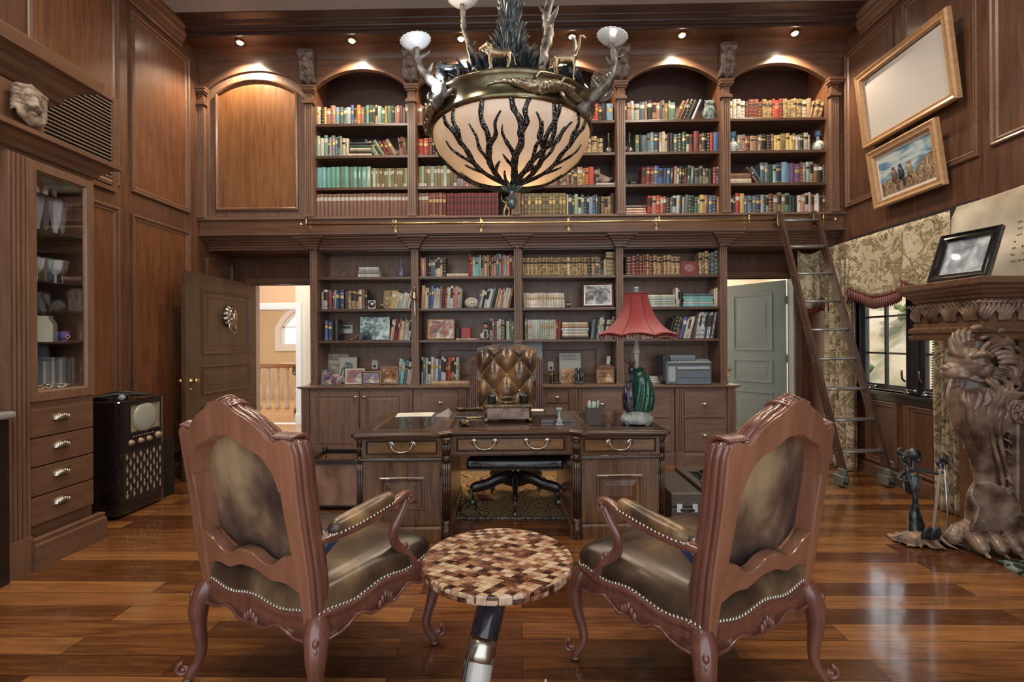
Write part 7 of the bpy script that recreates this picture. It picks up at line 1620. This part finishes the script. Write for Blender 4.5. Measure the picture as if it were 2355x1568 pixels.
# ================================================================ INSIDE THE GLAZED CABINET
CG=P('cut_crystal',(.80,.86,.92),.08,0,Transmission_Weight=.35,IOR=1.5,Coat_Weight=.8)
gob=[(.030,0),(.032,.004),(.006,.012),(.006,.06),(.020,.075),(.034,.10),(.040,.14),(.043,.165),(.040,.165),(.030,.10),(.0,.08)]
flu=[(.032,0),(.033,.004),(.010,.012),(.016,.03),(.030,.12),(.045,.24),(.042,.24),(.026,.11),(0,.03)]
GY=[(-3.22,3.06),(-3.25,3.16),(-3.22,3.26),(-3.45,3.08),(-3.45,3.2)]
for k,(x,y) in enumerate(GY):
    for z,pr_,nm,lab in ((1.8405,gob,'goblet','faceted crystal goblet on the middle shelf'),(2.1805,flu,'crystal_flute','tall crystal flute on the upper glass shelf')):
        b=MB(); n=12
        b.lathe(pr_,(x,y,z),12,smooth=False); b.build(nm,CG,None,lab+[', front left',', front centre',', front right',', rear left',', rear right'][k]+' of cabinet',nm.replace('_',' '),[nm+'s in the glazed cabinet'][0])
for k in range(3): single2('white_candle','short white rounded candle on topmost cabinet shelf, '+['leftmost','middle','rightmost'][k],'candle',PAPER,MB().tube([(-3.25,3.10+.06*k,2.4205),(-3.25,3.10+.06*k,2.47)],[.018,.016],10).ell((-3.25,3.10+.06*k,2.47),(.016,.016,.012)),group='candles on the topmost shelf')
# white carton and little blue pot
single2('white_carton','white carton with torn flap on cabinet shelf below the books','box',P('carton_white',(.62,.64,.58),.5),MB().prism([(3.06,1.4405),(3.20,1.4405),(3.20,1.56),(3.17,1.60),(3.17,1.615),(3.09,1.615),(3.06,1.57)],basis((-3.18,0,0),(0,1,0),(0,0,1),(1,0,0)),-.05,0))
t=thing('blue_cup','small white cup with dark blue emblem in front of carton','cup',(-3.16,3.23,1.4405)); MB().lathe([(0,0),(.026,0),(.036,.07),(.033,.07),(.0,.01)],(-3.15,3.235,1.4405),16).build('cup_body',P('cobalt',(.03,.05,.28),.2,0,Coat_Weight=.5),t)
M=basis((-3.113,3.235,1.478),(0,1,0),(0,0,1),(1,0,0)); MB().ring([(0,-.018),(.020,0),(0,.018),(-.020,0)],[(0,0),(.004,0)],M,0,False).lathe([(.005,.0),(.008,.0)],n=10,M=M).build('emblem',WHITE,t)
for k in range(6): single2('cabinet_book',['leftmost white','second grey','third white','fourth grey','fifth pale','rightmost white'][k]+' book standing on the lowest cabinet shelf','book',[P('cb%d'%(k%2),[(.55,.58,.62),(.25,.26,.30)][k%2],.5)],MB().box(-3.42,-3.24,3.19+.028*k,3.215+.028*k,1.1205,1.1205+.19+.012*(k%3)),group='books on the lowest cabinet shelf')
for k in range(7): single2('cabinet_box',['dark narrow case','grey narrow case','pale blue card case','black narrow case','patterned case','grey glass case','dark wood case'][k]+' standing on the third cabinet shelf','box',[P('cx%d'%k,[(.06,.03,.03),(.2,.2,.2),(.4,.48,.55),(.03,.03,.03),(.3,.25,.2),(.35,.35,.33),(.12,.07,.05)][k],.35)],MB().box(-3.40,-3.26,3.02+.045*k,3.055+.045*k,1.4405+.012,1.4405+.20+.03*((k*2)%3)) if False else MB().box(-3.60,-3.46,3.02+.045*k,3.055+.045*k,1.4405,1.64+.03*((k*2)%3)))
for k in range(4):
    b=MB(); c=Vector((-3.20+.02*(k%2),3.03+.075*k,1.1205)); b.tube([c+Vector((.03*math.cos(a),.03*math.sin(a),.018+.012*math.sin(a*2))) for a in [q*PI/6 for q in range(12)]],.009,7,closed=True); b.ell(c+Vector((0,.0,.030)),(.020,.024,.012))
    single2('wristwatch',['leftmost silver','second gold toned','third steel','rightmost pale'][k]+' wristwatch lying on the cabinet bottom','watch',[CHROME,BRASS,PEWTER,SILV][k],b)
single2('card_box','pale aqua box at the left of the cabinet bottom','box',P('aqua_card',(.25,.42,.46),.5),MB().box(-3.36,-3.28,3.0,3.08,1.1205,1.22))
# ================================================================ OLD TELEVISION AND BOXES
t=thing('television','antique black bakelite console television with round screen and lattice grille','television',(-3.45,4.07,0))
ty0,ty1,tx=3.80,4.32,-3.25; BK=noisy('bakelite',[(.4,(.006,.005,.006)),(.7,(.022,.018,.018))],60,.12,0,3,.05,coat=.8)
MB().prism([(XL+.03,ty0),(tx-.05,ty0),(tx-.028,ty0+.005),(tx-.012,ty0+.014),(tx-.004,ty0+.028),(tx,ty0+.05),(tx,ty1-.05),(tx-.004,ty1-.028),(tx-.012,ty1-.014),(tx-.028,ty1-.005),(tx-.05,ty1),(XL+.03,ty1)],None,.02,.955).box(XL+.05,tx-.03,ty0+.03,ty1-.03,0,.03).build('cabinet_body',BK,t,bevel=.012)
M=ML(tx)
MB().ring(rect(3.90,4.25,.665,.925),[(0,0),(0,.010),(.016,.012),(.022,.002)],M,0,True,1).build('screen_surround',[BK,P('tan_mask',(.34,.26,.18),.4)],t)
c=Vector((tx+.003,4.075,.795)); MB().lathe([(.128,0),(.126,.006),(.10,.014),(.06,.019),(0,.022)],n=36,M=basis(c,(0,1,0),(0,0,1),(1,0,0))).build('round_screen',P('phosphor_screen',(.36,.39,.33),.12,0,Coat_Weight=.8),t)
for k,y in enumerate((3.93,4.03,4.12,4.225)):
    r_=.026 if k<3 else .034; MB().lathe([(r_,0),(r_,.006),(r_*.7,.010),(r_*.65,.024),(0,.026)],n=18,M=basis((tx,y,.600+.012*(k==3)),(0,1,0),(0,0,1),(1,0,0))).build('control_knob',P('knob_tan',(.36,.27,.17),.3,.4),t)
b=MB().box(tx,tx+.004,ty0+.05,ty1-.04,.12,.53); b.build('grille_backing',P('grille_dark',(.02,.015,.015),.6),t)
gm=P('grille_tan_cloth',(.42,.31,.22),.6); b=MB(); M2=ML(tx+.004)
for r_ in range(7):
    for q in range(6):
        yy=3.885+q*.072+(.036 if r_%2 else 0); zz=.17+r_*.053
        if yy>4.28: continue
        b.prism([(yy-.013,zz),(yy,zz-.026),(yy+.013,zz),(yy,zz+.026)],M2,0,.002)
b.build('diamond_grille',gm,t)
b=MB()
for r_ in range(6):
    for q in range(6):
        yy=3.90+q*.072+(.036 if r_%2 else 0); zz=.18+r_*.053
        if yy<4.27: b.tube([(tx+.008,yy-.030,zz-.010),(tx+.008,yy-.014,zz+.034)],.0025,5)
b.build('brass_slashes',BRASS,t)
b=MB()
for q in range(8): b.box(tx,tx+.003,3.95+.03*q,3.968+.03*q,.645,.650)
b.build('dial_marks',PALE,t)
b=MB(); rnd=random.Random(3); 
c=Vector((-3.45,4.0,.9555))
b.tube([c+Vector((-.10,-.14,.012)),c+Vector((0,-.02,.035)),c+Vector((.10,.12,.03)),c+Vector((.17,.20,.020))],[.012,.016,.012,.008],8,sub=3).tube([c+Vector((-.14,.0,.02)),c+Vector((.02,.02,.055)),c+Vector((.12,.16,.03))],[.010,.013,.010],8,sub=3)
b.box(c.x-.12,c.x+.05,c.y-.12,c.y+.02,c.z,c.z+.022)
for k in range(14): b.ell(c+Vector((rnd.uniform(-.1,.15),rnd.uniform(-.14,.18),.012+.02*rnd.random())),(.02,.02,.012),n=7,k=4)
single2('camera_tripod_parts','tangle of black folding metal parts lying on the old television','tripod',BLACKM,b)
p=Vector((-3.30,3.90,.9555)); single2('glass_marble','small pale blue glass ball on the television edge','ornament',P('blue_ball',(.30,.38,.44),.1,0,Coat_Weight=.6),MB().ell(p+Vector((0,0,.025)),(.026,.026,.025),n=16,k=10))
t=thing('black_amplifier_box','small black speaker box standing right beside the television','speaker box',(-3.42,4.42,0)); MB().box(XL+.04,-3.30,4.335,4.50,0,.545).build('box_body',P('black_leatherette',(.010,.009,.009),.5),t,bevel=.006); b=MB().tube([(-3.32,4.345,.0),(-3.296,4.345,.54)],.003,5)
for k in range(5): b.ell((-3.36-.03*k,4.37+.03*(k%3),.555),(.035,.03,.012),n=8,k=4)
b.build('lid_clutter',IRON,t)
# open leather wastebox left of desk
t=thing('magazine_box','open leather panelled box with carved corner posts, left of desk','magazine box',(-1.50,4.2,0))
bx0,bx1,by0,by1=-1.82,-1.28,4.02,4.42
HL=leather('hide_leather',(.18,.08,.05),(.32,.17,.11),(.45,.27,.19),.4,5)
for nm_,bb in (('front_panel',MB().box(bx0,bx1,by0,by0+.015,.05,.40)),('back_panel',MB().box(bx0,bx1,by1-.015,by1,.05,.40)),('side_panel',MB().box(bx0,bx0+.015,by0+.015,by1-.015,.05,.40)),('side_panel',MB().box(bx1-.015,bx1,by0+.015,by1-.015,.05,.40)),('bottom',MB().box(bx0,bx1,by0,by1,.035,.05))): bb.build(nm_,HL if 'panel' in nm_ else DARKW,t)
for x in (bx0,bx1):
    for y in (by0,by1): MB().lathe([(.022,0),(.026,.02),(.016,.05),(.022,.10),(.024,.30),(.016,.33),(.028,.36),(.020,.40),(.028,.43),(.016,.46),(0,.475)],(x,y,0),12).build('corner_post',DARKW,t)
b=MB()
for (a,c) in (((bx0,by0),(bx1,by0)),((bx0,by1),(bx1,by1)),((bx0,by0),(bx0,by1)),((bx1,by0),(bx1,by1))): b.bar((a[0],a[1],.415),(c[0],c[1],.415),.035,.035)
b.build('top_rim',DARKW,t)
# cases right of the desk
GY_=P('grey_brown_case',(.12,.10,.085),.4,.2)
for k,(x0,x1,y0,y1,h_,lab) in enumerate(((1.16,1.40,3.72,4.35,.245,'small grey brown case beside the desk, nearer the desk'),(1.42,1.78,3.76,4.45,.265,'larger grey brown hard case right of the desk, holding dark tools'))):
    t=thing('hard_case',lab,'case',((x0+x1)/2,(y0+y1)/2,0),0,'hard cases on the floor right of desk'); MB().box(x0,x1,y0,y1,0,h_*.55).build('case_bottom',GY_,t,bevel=.01); MB().box(x0,x1,y0,y1,h_*.56,h_).build('case_lid',GY_,t,bevel=.01)
    for xx in (x0+.06,x1-.06): MB().box(xx-.02,xx+.02,y0-.012,y0,h_*.42,h_*.68).build('latch',CHROME,t)
    MB().tube([((x0+x1)/2-.05,y0,h_*.5),((x0+x1)/2-.05,y0-.025,h_*.48),((x0+x1)/2+.05,y0-.025,h_*.48),((x0+x1)/2+.05,y0,h_*.5)],.007,6).build('handle',BLACKM,t)
b=MB()
for k in range(6): b.tube([(1.46+.04*k,3.9+.06*(k%3),.275),(1.52+.04*k,4.05+.04*(k%2),.30+.02*(k%2)),(1.50+.04*k,4.2,.275)],[.010,.012,.006],7,sub=3)
b.tube([(1.68,4.28,.275),(1.62,4.15,.34),(1.72,3.95,.29)],[.02,.018,.015],8,sub=3); b.box(1.48,1.74,3.9,4.25,.2655,.272); single2('tangled_instruments','heap of dark metal instruments with straps lying on larger case','tools',IRON,b)
# ================================================================ HALL: stair balusters, handrail, newel figure
t=thing('stair_railing','white turned balusters under a brown handrail in the hall','railing',(-5.0,10.2,0))
for k in range(5):
    x=-5.62+.20*k; MB().lathe([(.05,0),(.05,.10),(.03,.13),(.055,.25),(.06,.38),(.03,.52),(.025,.6),(.05,.66),(.03,.72),(.045,.80),(.045,.88)],(x,10.2,0),14).build('baluster',WHITE,t)
MB().box(-5.95,-4.55,10.14,10.26,.88,.98).build('handrail',wood('oak_handrail',(.25,.12,.05),(.40,.22,.10),'x',.3,.4),t,bevel=.02)
b=MB(); p=Vector((-4.42,9.6,0)); b.lathe([(.16,0),(.16,.08),(.10,.12),(.09,.35),(.13,.42),(.08,.50),(.12,.62),(.10,.66)],p,14).tube([p+Vector((0,0,.64)),p+Vector((.01,0,.82)),p+Vector((0,0,.98)),p+Vector((0,0,1.06))],[.09,.11,.12,.06],12,sub=3).ell(p+Vector((0,0,1.14)),(.065,.07,.08)).lathe([(.09,1.17),(.08,1.19),(.05,1.23),(0,1.24)],p,12)
for s in(-1,1): b.tube([p+Vector((s*.12,0,.98)),p+Vector((s*.15,-.03,.82)),p+Vector((s*.04,-.12,.78))],[.045,.04,.03],8,sub=3)
b.build('newel_statue',BRONZE,None,'dark carved bust figure on a column in the hall by the railing','statue',remesh=.01)
# side room curtain
t=thing('swag_curtain','cream gathered swag curtain over the window in the side room','curtain',(3.0,8.86,1.6)); MB().grid(lambda u,v:(2.70+.75*u,8.90-.05*math.sin(u*30),2.42-(.95-.55*abs(u-.35)*1.6)*v*(1-.25*u)),50,12).build('curtain_panel',P('cream_voile',(.66,.60,.48),.7),t,solid=.004)
